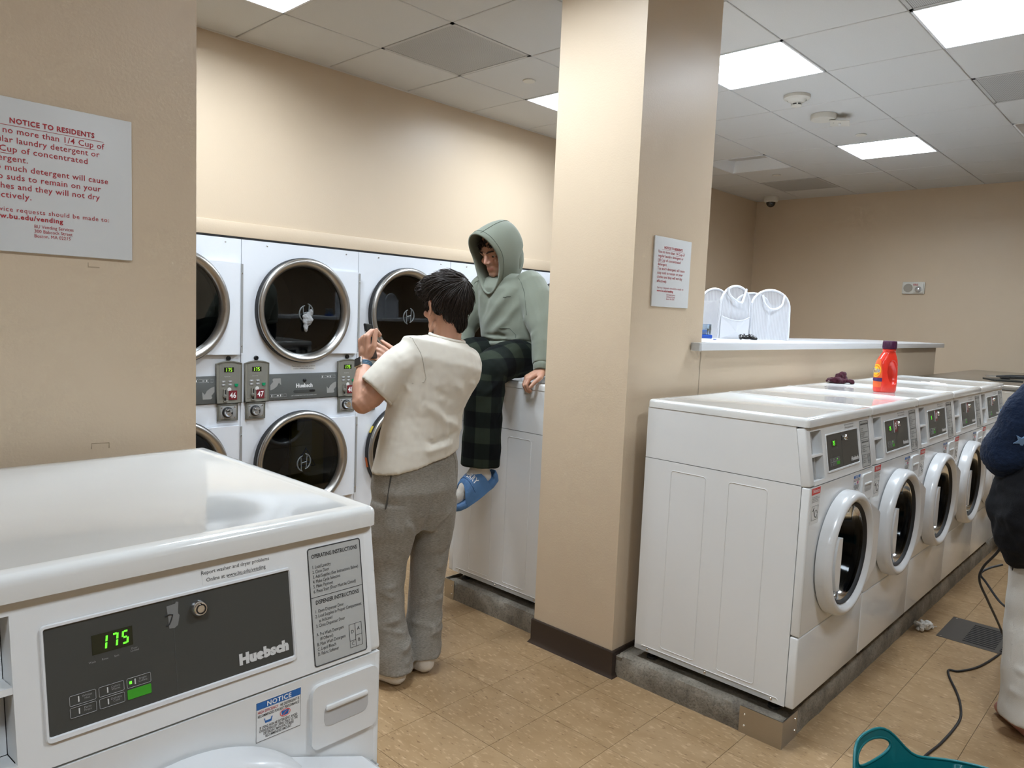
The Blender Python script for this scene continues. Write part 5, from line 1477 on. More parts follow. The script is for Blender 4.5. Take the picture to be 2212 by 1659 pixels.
foot_of(b, aL, fdL); foot_of(b, aR, fdR)
# left hand grips the edge of the lid, fingers over it
hand(b, wL, (-0.82, 0.34, -0.46), (-0.36, 0.10, -0.93), 1, [(0.55, 0.95, 0.6), (0.6, 1.0, 0.6), (0.65, 1.05, 0.6), (0.7, 1.1, 0.6)], 1.08, (0.2, 0.3))
hand(b, wR, (-0.60, -0.10, -0.62), (0.5, 0, -0.8), -1, [(0.35, 0.9, 0.5), (0.4, 0.95, 0.5), (0.45, 1.0, 0.5), (0.5, 1.0, 0.5)], 1.0, (0.2, 0.3))
bodym = fuse('body', b, 0.0036, 4)
paint_skin(bodym, pf2, stubble=0.55)
child_of('body', bodym, 'skin', ps, OS)
eyes(ps, lambda x, f, u: tuple(np.array(pf2(x, f, u)) - np.array(OS)), SF)
bw = MB()
for sx in (-1, 1):
    bw.tube([pf2(sx * 0.014, 0.1000, 0.021), pf2(sx * 0.028, 0.0965, 0.0265), pf2(sx * 0.044, 0.0865, 0.0265), pf2(sx * 0.054, 0.0755, 0.020)], [0.0034, 0.0042, 0.0036, 0.0015], 6)
for k, sx in enumerate((-1, 1)):
    q = MB().tube([pf2(sx * 0.014, 0.0965, 0.021), pf2(sx * 0.028, 0.0930, 0.0265), pf2(sx * 0.044, 0.0835, 0.0265), pf2(sx * 0.054, 0.0725, 0.020)], [0.0034, 0.0042, 0.0036, 0.0015], 6)
    child_of('eyebrow', q, 'hair_dark', ps, OS)
def curl(r):
    x = r.uniform(-0.06, 0.06); f0 = 0.060 - abs(x) * 0.4 + r.uniform(-0.01, 0.015); u0 = 0.088 - abs(x) * 0.35; k = r.uniform(0.006, 0.012); a0 = r.uniform(0, 6)
    return [(x + k * math.cos(a0 + t * 2.2), f0 + 0.006 * t + k * 0.5 * math.sin(a0 + t * 2.2), u0 - 0.0085 * t) for t in range(5)], r.uniform(0.004, 0.007)
child_of('hair', hair_locks(pf2, [(90, curl)]).mesh('hair', 70), 'hair_dark', ps, OS)

# plaid trousers
def plaid_material():
    m = bpy.data.materials.new('buffalo_plaid'); m.use_nodes = True; nt = m.node_tree; L = nt.links.new
    b = nt.nodes['Principled BSDF']
    at = nd(nt, 'ShaderNodeAttribute'); at.attribute_name = 'weave'
    sp = nd(nt, 'ShaderNodeSeparateColor'); L(at.outputs['Color'], sp.inputs[0])
    def stripe(o):
        f = nd(nt, 'ShaderNodeMath', operation='FRACT'); L(o, f.inputs[0])
        g = nd(nt, 'ShaderNodeMath', operation='GREATER_THAN'); L(f.outputs[0], g.inputs[0]); g.inputs[1].default_value = 0.5
        return g.outputs[0]
    s = nd(nt, 'ShaderNodeMath', operation='ADD'); L(stripe(sp.outputs[0]), s.inputs[0]); L(stripe(sp.outputs[1]), s.inputs[1])
    r = nd(nt, 'ShaderNodeValToRGB'); r.color_ramp.interpolation = 'CONSTANT'
    h = nd(nt, 'ShaderNodeMath', operation='MULTIPLY'); h.inputs[1].default_value = 0.5; L(s.outputs[0], h.inputs[0])
    e = r.color_ramp.elements; e[0].position = 0; e[0].color = (0.0030, 0.0038, 0.0045, 1); e[1].position = 0.75; e[1].color = (0.024, 0.031, 0.021, 1)
    x = e.new(0.25); x.color = (0.0085, 0.0115, 0.0095, 1)
    L(h.outputs[0], r.inputs[0]); L(r.outputs[0], b.inputs['Base Color'])
    b.inputs['Roughness'].default_value = 0.92; b.inputs['Specular IOR Level'].default_value = 0.15
    MATS['plaid'] = m
plaid_material()
b = MB()
loft(b, [((2.885, 2.69, 1.232), (0.115, 0, 0), (0, 0.185, 0)), ((2.885, 2.69, 1.30), (0.125, 0, 0), (0, 0.190, 0)), ((2.885, 2.69, 1.40), (0.115, 0, 0), (0, 0.175, 0)), ((2.885, 2.70, 1.47), (0.10, 0, 0), (0, 0.15, 0))], 28, 2.5)
def tl(b, pts, rs, flat1=True): limb(b, pts, rs, 20, flat1=flat1)
tl(b, [(2.875, 2.590, 1.325), (2.66, 2.548, 1.318), (2.495, 2.518, 1.268), (2.470, 2.516, 1.16), (2.476, 2.518, 0.98), (2.470, 2.520, 0.808)], [0.102, 0.098, 0.094, 0.094, 0.094, 0.096])
tl(b, [(2.875, 2.790, 1.325), (2.68, 2.815, 1.318), (2.505, 2.840, 1.272), (2.478, 2.842, 1.16), (2.468, 2.852, 1.00), (2.458, 2.862, 0.885)], [0.102, 0.098, 0.092, 0.090, 0.088, 0.088])
pl = fuse('plaid_trousers', b, 0.006, 6)
fl_ = [([(2.52, 2.45, 1.25), (2.45, 2.43, 1.20), (2.41, 2.46, 1.15)], 0.014, 0.010), ([(2.55, 2.46, 1.22), (2.52, 2.43, 1.12), (2.47, 2.43, 1.02)], 0.014, 0.010), ([(2.44, 2.44, 1.10), (2.47, 2.435, 0.98), (2.46, 2.44, 0.86)], 0.016, 0.008),
       ([(2.80, 2.52, 1.36), (2.72, 2.50, 1.33), (2.60, 2.47, 1.30)], 0.016, 0.008), ([(2.70, 2.62, 1.39), (2.62, 2.60, 1.37), (2.55, 2.56, 1.34)], 0.016, 0.008), ([(2.53, 2.45, 0.90), (2.47, 2.44, 0.86), (2.41, 2.47, 0.84)], 0.012, 0.008)]
folds(pl, fl_); ripple(pl, 0.005, 13, 4.0)
co = get_co(pl); W_ = np.zeros((len(co), 4), np.float32); W_[:, 3] = 1
def wrapw(pts, c):
    dist, t = seg_dist(c, pts)
    ln = sum((Vector(pts[i + 1]) - Vector(pts[i])).length for i in range(len(pts) - 1))
    return dist, t * ln
pL_ = [(2.875, 2.590, 1.325), (2.495, 2.518, 1.268), (2.470, 2.520, 0.808)]; pR_ = [(2.875, 2.790, 1.325), (2.505, 2.840, 1.272), (2.458, 2.862, 0.885)]
dl, ll = wrapw(pL_, co); dr_, lr = wrapw(pR_, co)
lf = dl < dr_
along = np.where(lf, ll, lr)
cy = np.where(lf, 2.52, 2.85)
ang = np.where(along < 0.40, np.arctan2(co[:, 1] - np.where(lf, 2.555, 2.815), co[:, 2] - 1.30), np.arctan2(co[:, 1] - cy, -(co[:, 0] - 2.47)))
W_[:, 0] = along / 0.150 + 0.12; W_[:, 1] = ang * 0.082 / 0.128 + 5.30
at = pl.color_attributes.new('weave', 'FLOAT_COLOR', 'POINT'); at.data.foreach_set('color', W_.ravel())
child_of('plaid_trousers', pl, 'plaid', ps, OS)

# hoodie: body, sleeves, pocket, hood
b = MB()
loft(b, [((2.878, 2.690, 1.385), (0.125, 0, 0), (0, 0.195, 0)), ((2.868, 2.695, 1.42), (0.150, 0, 0), (0, 0.208, 0)), ((2.868, 2.705, 1.50), (0.150, 0, 0), (0, 0.205, 0)), ((2.858, 2.722, 1.60), (0.142, 0, 0), (0, 0.205, 0)),
         ((2.850, 2.735, 1.68), (0.128, 0, 0), (0, 0.205, 0)), ((2.848, 2.740, 1.730), (0.105, 0, 0), (0, 0.160, 0)), ((2.850, 2.742, 1.758), (0.07, 0, 0), (0, 0.095, 0))], 32, 2.3)
limb(b, [(2.850, 2.590, 1.685), (2.838, 2.535, 1.625), (2.805, 2.425, 1.465), (2.775, 2.393, 1.390), (2.730, 2.366, 1.300)], [0.092, 0.090, 0.080, 0.076, 0.056], 20, flat1=True)
limb(b, [(2.835, 2.895, 1.680), (2.815, 2.940, 1.610), (2.745, 2.985, 1.455), (2.715, 2.955, 1.385), (2.665, 2.890, 1.288)], [0.090, 0.088, 0.080, 0.076, 0.056], 20, flat1=True)
hd_ = fuse('hoodie', b, 0.006, 7)
folds(hd_, [([(2.735, 2.60, 1.68), (2.71, 2.70, 1.56), (2.72, 2.80, 1.46)], 0.024, 0.012), ([(2.745, 2.55, 1.62), (2.715, 2.62, 1.52), (2.715, 2.72, 1.44)], 0.020, 0.012), ([(2.735, 2.82, 1.68), (2.72, 2.84, 1.58), (2.725, 2.86, 1.48)], 0.018, 0.009), ([(2.73, 2.74, 1.68), (2.712, 2.78, 1.58), (2.72, 2.83, 1.50)], 0.018, -0.007),
            ([(2.80, 2.47, 1.50), (2.74, 2.42, 1.46), (2.72, 2.46, 1.42)], 0.016, 0.010), ([(2.83, 2.43, 1.42), (2.77, 2.36, 1.40), (2.71, 2.40, 1.38)], 0.013, 0.010), ([(2.79, 2.40, 1.35), (2.74, 2.34, 1.34), (2.68, 2.38, 1.33)], 0.011, 0.010),
            ([(2.83, 2.50, 1.60), (2.765, 2.50, 1.56), (2.75, 2.52, 1.50)], 0.016, 0.009), ([(2.76, 3.02, 1.44), (2.68, 2.98, 1.42), (2.67, 2.93, 1.40)], 0.013, 0.009), ([(2.75, 2.53, 1.425), (2.715, 2.62, 1.400), (2.71, 2.75, 1.41)], 0.014, 0.014), ([(2.74, 2.60, 1.43), (2.71, 2.68, 1.435), (2.72, 2.80, 1.43)], 0.010, -0.010)])
ripple(hd_, 0.006, 11, 6.0)
child_of('hoodie', hd_, 'hoodie_sage', ps, OS)
cuffd = Vector((2.730 - 2.775, 2.366 - 2.393, 1.300 - 1.390))
child_of('sleeve_cuff', MB().tube([Vector((2.733, 2.368, 1.308)) + cuffd.normalized() * s_ for s_ in (0, 0.012, 0.028, 0.04)], [0.048, 0.052, 0.050, 0.044], 20).mesh('sleeve_cuff', 50), 'hoodie_sage', ps, OS)
child_of('sleeve_cuff', MB().tube([(2.672, 2.895, 1.297), (2.662, 2.885, 1.283), (2.650, 2.873, 1.264)], [0.048, 0.050, 0.045], 20).mesh('sleeve_cuff', 50), 'hoodie_sage', ps, OS)
child_of('waist_hem', MB().tube([(2.872 + 0.138 * math.cos(a), 2.692 + 0.200 * math.sin(a), 1.392 + 0.008 * math.sin(a * 2)) for a in np.linspace(0, 2 * math.pi, 36, endpoint=False)], 0.016, 8, closed=True).mesh('waist_hem', 60), 'hoodie_sage', ps, OS)
# hood shell around the head: inner and outer skin with an open face
Xs, Fs, Us = frame(SF)
def hood_pt(u, a, t):
    """u 0 at the face opening, 1 at the back of the head; a angle (0 = figure's right, pi/2 = top)"""
    ca, sa = math.cos(a), math.sin(a)
    if sa < 0: up = 0.205
    else: up = 0.130
    back = -0.118
    fwd0 = 0.098 + 0.030 * max(0, sa) - 0.035 * max(0, -sa)
    f = fwd0 + (back - fwd0) * (math.sin(u * math.pi / 2) ** 0.9)
    k = max(0.0, 1 - u ** 3.2) ** 0.5
    wdt = (0.086 + 0.012 * math.sin(min(1, u * 2.0) * math.pi / 2)) * k + t
    hgt = up * (0.92 + 0.10 * math.sin(min(1, u * 2) * math.pi / 2)) * k + t
    lean = 0.085 * max(0, -sa) ** 1.5 * (1 - u)
    return Vector(SC_) + Xs * ca * wdt + Us * (sa * hgt + 0.012) + Fs * (f + lean + (t if u > 0.5 else 0) * -1)
NU, NA = 18, 48
vs = []; fs = []
seq = [(u / NU, 0.0) for u in range(NU, -1, -1)] + [(0.0, 0.004), (0.0, 0.009)] + [(u / NU, 0.010) for u in range(1, NU + 1)]
for (u, t) in seq:
    u_ = min(u, 0.9999)
    for k in range(NA): vs.append(hood_pt(u_, 2 * math.pi * k / NA, t))
for i in range(len(seq) - 1):
    for k in range(NA): fs.append((i * NA + k, i * NA + (k + 1) % NA, (i + 1) * NA + (k + 1) % NA, (i + 1) * NA + k))
fs.append(tuple(range(NA))); fs.append(tuple((len(seq) - 1) * NA + k for k in range(NA - 1, -1, -1)))
hm_ = MB().add(vs, fs).mesh('hood'); smooth(hm_)
folds(hm_, [([tuple(Vector(SC_) + Xs * -0.02 - Fs * 0.03 - Us * 0.15), tuple(Vector(SC_) - Xs * 0.09 - Fs * 0.07 - Us * 0.07), tuple(Vector(SC_) - Xs * 0.07 - Fs * 0.13 - Us * 0.02)], 0.02, -0.014)])
child_of('hood', hm_, 'hoodie_sage', ps, OS)
child_of('hood_seam', MB().tube([hood_pt(u, math.pi / 2 + 0.32, 0.0105) for u in np.linspace(0.02, 0.9, 18)], 0.0016, 5), 'hoodie_seam', ps, OS)
child_of('hood_edge', MB().tube([hood_pt(0.06, a, 0.0105) for a in np.linspace(0, 2 * math.pi, 48, endpoint=False)], 0.0016, 5, closed=True), 'hoodie_seam', ps, OS)
for nm, pts in (('raglan_seam', [(2.745, 2.60, 1.745), (2.74, 2.565, 1.71), (2.735, 2.535, 1.66), (2.745, 2.515, 1.60), (2.76, 2.50, 1.54)]), ('raglan_seam', [(2.755, 2.86, 1.735), (2.74, 2.895, 1.71), (2.735, 2.91, 1.66), (2.735, 2.92, 1.60)]),
                ('pocket_seam', [(2.73, 2.565, 1.40), (2.72, 2.565, 1.445), (2.715, 2.60, 1.475), (2.71, 2.66, 1.475)])):
    child_of(nm, MB().tube(on_surf(hd_, pts, 0.0005, OS), 0.0017, 5), 'hoodie_seam', ps, OS)
em = MB(); c_ = on_surf(hd_, [(2.715, 2.622, 1.632)], 0.0006, OS)[0]
child_of('embroidery', MB().tube(on_surf(hd_, [(2.71, 2.645, 1.630), (2.712, 2.630, 1.632), (2.714, 2.615, 1.634), (2.716, 2.600, 1.637)], -0.0012, OS), 0.0030, 5), 'hoodie_seam', ps, OS)
# socks and slides
for an, fd, dark in ((aL, fdL, 0), (aR, fdR, 1)):
    b = MB(); anv = Vector(an); f2 = Vector(fd).normalized()
    tcap(b, anv + Vector((0, 0, 0.09)), 0.044, anv, 0.046, 16)
    heel = anv + Vector((0, 0, -0.050)) - f2 * 0.035; toe = anv + Vector((0, 0, -0.060)) + f2 * 0.150
    tcap(b, anv, 0.046, heel, 0.038, 14); tcap(b, heel, 0.038, toe, 0.030, 14); tcap(b, anv, 0.042, anv + f2 * 0.09 + Vector((0, 0, -0.048)), 0.038, 14)
    child_of('sock', fuse('sock', b, 0.005, 4), 'sock_white', ps, OS)
    # slide: thick sole following the foot plus a broad strap
    Xf = f2.cross(Vector((0, 0, 1))).normalized(); Uf = Xf.cross(f2).normalized()
    c0 = heel + f2 * 0.0 - Uf * 0.045
    rings = []
    for t_, w_, h_, l_ in ((-0.055, 0.024, 0.014, 0.012), (-0.045, 0.040, 0.024, 0.006), (0.0, 0.049, 0.028, 0.0), (0.06, 0.048, 0.026, 0.0), (0.12, 0.055, 0.024, 0.0), (0.175, 0.057, 0.022, 0.002), (0.21, 0.050, 0.020, 0.007), (0.238, 0.028, 0.014, 0.013)):
        rings.append((c0 + f2 * t_ + Uf * l_, Xf * w_, Uf * h_))
    b = MB(); loft(b, rings, 24, 2.8)
    for q in range(9):     # raised heel cup
        a = math.radians(200 + q * 17.5)
        tcap(b, c0 + f2 * (-0.020 + 0.042 * math.sin(a) * 0.85) + Xf * 0.040 * math.cos(a) + Uf * 0.01, 0.010, c0 + f2 * (-0.020 + 0.046 * math.sin(a) * 0.85) + Xf * 0.042 * math.cos(a) + Uf * 0.034, 0.008, 8)
    sl = thing('slide_tmp', 'x', 'y') if False else None
    so = child_of('slide_sandal', fuse('slide_sandal', b, 0.004, 3), 'slide_blue', ps, OS)
    # strap arch over the instep, closed down towards the toes
    def strap_pt(a, t_, th=0.0):
        j = (t_ - 0.020) / 0.150
        hh = 0.108 - 0.046 * j + 0.012 * math.sin(math.pi * min(1, max(0, j))) + th; ww = 0.050 + 0.006 * math.sin(math.pi * min(1, max(0, j * 0.9))) + th
        sn = max(0.0, math.sin(a))
        return c0 + f2 * t_ + Xf * math.cos(a) * ww + Uf * (sn ** 0.62 * hh - 0.006)
    vs = []; fs = []; NS, NT = 25, 12
    for lay, th in ((0, 0.0), (1, 0.010)):
        for i in range(NS):
            a = math.pi * i / (NS - 1)
            for j in range(NT):
                u_ = j / (NT - 1)
                t0_ = 0.020 + 0.022 * math.sin(a) ** 2; t1_ = 0.175 - 0.050 * math.sin(a) ** 2
                vs.append(strap_pt(a, t0_ + (t1_ - t0_) * u_, th * (math.sin(math.pi * (0.15 + 0.7 * u_)) ** 0.5)))
    n_ = NS * NT
    for i in range(NS - 1):
        for j in range(NT - 1):
            qd = (i * NT + j, (i + 1) * NT + j, (i + 1) * NT + j + 1, i * NT + j + 1)
            fs.append(qd); fs.append(tuple(n_ + k for k in qd[::-1]))
    for i in range(NS - 1):
        for j in (0, NT - 1): fs.append((i * NT + j, (i + 1) * NT + j, n_ + (i + 1) * NT + j, n_ + i * NT + j))
    for j in range(NT - 1):
        for i in (0, NS - 1): fs.append((i * NT + j, i * NT + j + 1, n_ + i * NT + j + 1, n_ + i * NT + j))
    st_ = child_of('slide_strap', MB().add(vs, fs).mesh('slide_strap', 60), 'slide_blue', so, OS)
    child_of('strap_groove', MB().tube([strap_pt(a, 0.112 - 0.012 * math.sin(a) ** 2, 0.0100) for a in np.linspace(0.25, math.pi - 0.25, 20)], 0.0016, 5), 'slide_dark', so, OS)
    word = text_mesh('PERRY', 1.0, align='CENTER', bold=0.02, spacing=1.05).copy()
    co_ = get_co(word); out = []
    for x_, _, z_ in co_:
        a = math.pi / 2 + 0.42 + x_ * 0.40            # the word runs across the instep, read from the toe
        t_ = 0.078 - (z_ - 0.35) * 0.040
        out.append(strap_pt(a, t_, 0.0118))
    set_co(word, np.array([tuple(v) for v in out]))
    word.materials.clear()
    child_of('lettering', word, 'print_white', so, OS)

# ---- person at the right edge: navy plush sleeve with stars, dark bag, white sweatpants
O3 = (3.483, 0.315, 0.0)
p3 = thing('person', 'person at the right edge in navy star sweater and white sweatpants, carrying a dark bag', 'person', O3)
def q3(lx, lf, z):   # lateral to the figure's right, forward, up; the figure faces away along the aisle
    return Vector((O3[0] + lx * 0.62 + lf * 0.78, O3[1] - lx * 0.78 + lf * 0.62, z))
R3 = Vector((0.62, -0.78, 0)); F3 = Vector((0.78, 0.62, 0))
b = MB()
pf3 = head_shape(b, q3(0, 0.03, 1.56), F3 + Vector((0, 0, -0.2)), neck=q3(0, 0.0, 1.39))
loft(b, [(q3(0, 0, 0.92), R3 * 0.15, F3 * 0.10), (q3(0, 0, 1.10), R3 * 0.12, F3 * 0.09), (q3(0, 0, 1.28), R3 * 0.15, F3 * 0.09), (q3(0, 0, 1.38), R3 * 0.09, F3 * 0.06)], 20)
aL3 = [q3(-0.17, 0.0, 1.33), q3(-0.235, 0.03, 1.09), q3(-0.10, 0.20, 1.02)]
aR3 = [q3(0.17, 0.0, 1.33), q3(0.235, 0.03, 1.09), q3(0.12, 0.22, 1.02)]
limb(b, aL3, [0.042, 0.038, 0.025]); limb(b, aR3, [0.042, 0.038, 0.025])
hand(b, aL3[2], R3 * 0.7 + F3 * 0.7, Vector((0, 0, -1)), -1, [(0.5, 0.8, 0.5)] * 4, 0.9)
hand(b, aR3[2], -R3 * 0.7 + F3 * 0.7, Vector((0, 0, -1)), 1, [(0.5, 0.8, 0.5)] * 4, 0.9)
for sx, lf, zz in ((-1, -0.02, 0.0), (1, 0.14, 0.0)):
    h_, k_, n_ = q3(sx * 0.095, 0, 0.88), q3(sx * 0.11, lf + 0.03, 0.48), q3(sx * 0.11, lf - 0.03, 0.085)
    limb(b, [h_, k_, n_], [0.078, 0.055, 0.038])
    tcap(b, n_, 0.038, q3(sx * 0.11, lf - 0.055, 0.036), 0.034); tcap(b, q3(sx * 0.11, lf - 0.055, 0.036), 0.034, q3(sx * 0.12, lf + 0.14, 0.030), 0.028)
bm3 = fuse('body', b, 0.005, 4)
co = get_co(bm3); co[:, 2] = np.maximum(co[:, 2], 0.003); set_co(bm3, co)
paint_skin(bm3, pf3)
child_of('body', bm3, skin_material('skin_pink', (0.50, 0.24, 0.20), (0.42, 0.15, 0.12), (0.5, 0.22, 0.18), (0.2, 0.12, 0.1)), p3, O3)
child_of('hair', surface_hair(pf3, F3 + Vector((0, 0, -0.2)), [((0, -0.015, 0.052), (0.085, 0.108, 0.082)), ((0, -0.05, -0.03), (0.080, 0.060, 0.11)), ((0, -0.06, -0.14), (0.085, 0.05, 0.11)), ((0, -0.065, -0.25), (0.08, 0.042, 0.10))], (0, -0.02, 0.14), (0, 0.1, 0), 700, 0.12, 9, 0.005), mat('hair_brown', (0.045, 0.026, 0.015), 0.5, noise=0.4), p3, O3)
eyes(p3, lambda x, f, u: tuple(np.array(pf3(x, f, u)) - np.array(O3)), F3 + Vector((0, 0, -0.2)))
b = MB()
loft(b, [(q3(0, 0, 0.95), R3 * 0.20, F3 * 0.14), (q3(0, 0, 1.05), R3 * 0.205, F3 * 0.145), (q3(0, 0, 1.22), R3 * 0.20, F3 * 0.135), (q3(0, 0, 1.33), R3 * 0.185, F3 * 0.115), (q3(0, 0, 1.40), R3 * 0.085, F3 * 0.08)], 28, 2.4)
limb(b, [q3(-0.16, 0, 1.315), q3(-0.215, 0.0, 1.22), q3(-0.250, 0.03, 1.085), q3(-0.13, 0.18, 1.03)], [0.088, 0.088, 0.092, 0.060], 18)
limb(b, [q3(0.16, 0, 1.315), q3(0.215, 0.0, 1.22), q3(0.250, 0.03, 1.085), q3(0.14, 0.20, 1.03)], [0.088, 0.088, 0.092, 0.060], 18)
sw = fuse('plush_sweater', b, 0.006, 6); ripple(sw, 0.010, 12, 2.0); ripple(sw, 0.003, 110, 5.0)
child_of('plush_sweater', sw, 'plush_navy', p3, O3)
def star(cx, cz, R_, rot):
    return [(cx + (R_ if k % 2 == 0 else R_ * 0.42) * math.sin(rot + k * math.pi / 5), cz + (R_ if k % 2 == 0 else R_ * 0.42) * math.cos(rot + k * math.pi / 5)) for k in range(10)]
mat('star_blue', (0.16, 0.27, 0.44), 0.8)
co = get_co(sw) + np.array(O3); no = get_no(sw)
for tgt, R_, rot in (((3.3454, 0.5110, 1.2456), 0.017, 0.2), ((3.2881, 0.4871, 1.1601), 0.028, 0.5), ((3.3346, 0.4469, 1.2281), 0.024, 0.1), ((3.3160, 0.3785, 1.1185), 0.026, 0.7), ((3.3349, 0.3838, 1.3047), 0.022, 0.0)):
    i = int(np.argmin(np.linalg.norm(co - np.array(tgt), axis=1))); c_, n_ = Vector(co[i]), Vector(no[i])
    ux = Vector((0, 0, 1)).cross(n_).normalized(); uz = n_.cross(ux).normalized()
    pts = star(0, 0, R_, rot); vs = [c_ + ux * a + uz * bb_ + n_ * 0.005 for a, bb_ in pts] + [c_ + ux * a + uz * bb_ - n_ * 0.006 for a, bb_ in pts]
    vs.append(c_ + n_ * 0.006)
    child_of('star_patch', MB().add(vs, [(20, k, (k + 1) % 10) for k in range(10)] + [(k, 10 + k, 10 + (k + 1) % 10, (k + 1) % 10) for k in range(10)]), 'star_blue', p3, O3)
b = MB()
loft(b, [(q3(0, 0, 1.0), R3 * 0.165, F3 * 0.12), (q3(0, 0, 0.86), R3 * 0.19, F3 * 0.135), (q3(0, 0.01, 0.74), R3 * 0.175, F3 * 0.125)], 26, 2.4)
for sx, lf in ((-1, -0.02), (1, 0.14)):
    cs_ = [q3(sx * 0.09, 0.0, 0.80), q3(sx * 0.105, lf * 0.4 + 0.02, 0.60), q3(sx * 0.11, lf * 0.8 + 0.03, 0.44), q3(sx * 0.11, lf + 0.01, 0.28), q3(sx * 0.112, lf - 0.015, 0.16), q3(sx * 0.113, lf - 0.03, 0.075)]
    loft(b, [(c, R3 * r_, F3 * r_ * 1.05) for c, r_ in zip(cs_, (0.10, 0.095, 0.088, 0.092, 0.10, 0.104))], 20)
wp = fuse('sweatpants', b, 0.007, 6)
folds(wp, [([tuple(q3(-0.22, -0.05, z)), tuple(q3(-0.12, -0.12, z - 0.03)), tuple(q3(-0.03, -0.08, z + 0.02))], 0.016, 0.010) for z in (0.12, 0.20, 0.29, 0.40, 0.52)])
ripple(wp, 0.008, 10, 7.0)
child_of('sweatpants', wp, 'pants_white', p3, O3)
# dark bag held against the hip
bag = thing('dark_bag', 'black fabric bag hanging at the side of the person with star sweater', 'bag', tuple(q3(-0.185, -0.04, 0.80)))
OB = tuple(q3(-0.185, -0.04, 0.80))
b = MB()
loft(b, [(q3(-0.19, 0.00, 0.66), F3 * 0.05 , R3 * 0.03), (q3(-0.21, -0.01, 0.74), F3 * 0.12, R3 * 0.055), (q3(-0.225, -0.02, 0.86), F3 * 0.15, R3 * 0.07), (q3(-0.225, -0.02, 0.97), F3 * 0.14, R3 * 0.06), (q3(-0.21, -0.02, 1.06), F3 * 0.10, R3 * 0.035)], 22, 2.6)
bg = fuse('bag_body', b, 0.007, 5); ripple(bg, 0.018, 9, 3.0); ripple(bg, 0.006, 26, 6.0)
child_of('bag_body', bg, 'bag_black', bag, OB)
child_of('bag_strap', MB().tube([q3(-0.20, -0.10, 1.03), q3(-0.18, -0.16, 1.16), q3(-0.08, -0.155, 1.32), q3(0.02, -0.10, 1.42), q3(0.05, 0.04, 1.435), q3(-0.02, 0.13, 1.30), q3(-0.16, 0.12, 1.08), q3(-0.20, 0.08, 1.03)], 0.011, 8), 'bag_black', bag, OB)

# black cord: hangs from the bag in loops, trails over the floor to the basket
cord = MB()
def smooth_path(pts, n=10):
    pts = [Vector(p) for p in pts]; out = []
    for i in range(len(pts) - 1):
        p0, p1, p2, p3_ = pts[max(i - 1, 0)], pts[i], pts[i + 1], pts[min(i + 2, len(pts) - 1)]
        for k in range(n):
            t = k / n
            out.append(0.5 * ((2 * p1) + (-p0 + p2) * t + (2 * p0 - 5 * p1 + 4 * p2 - p3_) * t * t + (-p0 + 3 * p1 - 3 * p2 + p3_) * t ** 3))
    return out + [pts[-1]]
pth = [(3.3233, 0.4953, 0.9563), (3.3156, 0.4892, 0.8511), (3.3499, 0.5226, 0.7183), (3.4181, 0.5823, 0.6128), (3.4518, 0.5958, 0.5434), (3.5889, 0.5807, 0.4246), (3.9917, 0.5907, 0.1942), (4.28, 0.60, 0.006), (4.12, 0.612, 0.005), (3.92, 0.648, 0.005), (3.80, 0.70, 0.005), (3.776, 0.735, 0.005), (3.70, 0.715, 0.005), (3.56, 0.655, 0.005), (3.434, 0.613, 0.005), (3.30, 0.590, 0.005), (3.083, 0.598, 0.005), (2.88, 0.62, 0.005), (2.66, 0.60, 0.005), (2.50, 0.52, 0.005)]
cord.tube(smooth_path(pth), 0.0048, 8)
cord.tube(smooth_path([(3.3233, 0.4953, 0.9563), (3.3459, 0.4833, 0.8290), (3.3598, 0.4802, 0.6995), (3.3811, 0.4692, 0.5687), (3.4179, 0.4765, 0.4785), (3.4354, 0.5173, 0.4841), (3.4697, 0.5762, 0.5389), (3.4785, 0.5997, 0.5653), (3.5363, 0.5842, 0.5798), (3.6351, 0.5530, 0.5820)]), 0.0046, 8)
tag(obj('power_cord', cord.mesh('power_cord', 60), 'black_rubber'), 'black cord looping from the dark bag down across the floor', 'cord')

# teal flexible basket
BK = (2.06, 0.27, 0.0)
bk = thing('laundry_basket', 'teal flexible plastic laundry basket with cut out handle, bottom edge of photo', 'basket', BK)
mat('teal_plastic', (0.0, 0.135, 0.150), 0.38)
NB_, NR = 72, 12
HA = math.radians(78)
vs = []; fs = []
def rim_h(a):
    d = (a - HA + math.pi / 2) % math.pi - math.pi / 2         # two handles, opposite
    return 0.338 + 0.090 * math.exp(-(d / 0.40) ** 4)
def wall_r(z, a): return 0.225 + 0.085 * min(1, z / 0.34) ** 0.8 + max(0, z - 0.338) * 0.25
RI = [0.0, 0.04, 0.10, 0.16, 0.22, 0.27, 0.30]
ang = [2 * math.pi * k / NB_ for k in range(NB_)]
def bpt(a, z, t=0.0): return (wall_r(z, a) * math.cos(a) - t * math.cos(a), wall_r(z, a) * math.sin(a) - t * math.sin(a), z)
def shell(t):
    rows = []
    for z in RI: rows.append([bpt(a, max(z, 0.004), t) for a in ang])
    rows.append([bpt(a, min(0.305, rim_h(a)), t) for a in ang])
    return rows
HW, HZ0, HZ1 = 0.27, 0.352, 0.408        # half angle and heights of the handle slots
def col_heights(a):
    d = (a - HA + math.pi / 2) % math.pi - math.pi / 2
    top = rim_h(a)
    s_ = max(0.0, 1 - (d / HW) ** 2) ** 0.5
    mid = (HZ0 + HZ1) / 2
    return top, (mid - (HZ1 - HZ0) / 2 * s_, mid + (HZ1 - HZ0) / 2 * s_) if abs(d) < HW else None
NB_ = 120; ang = [2 * math.pi * k / NB_ for k in range(NB_)]
bkm = MB()
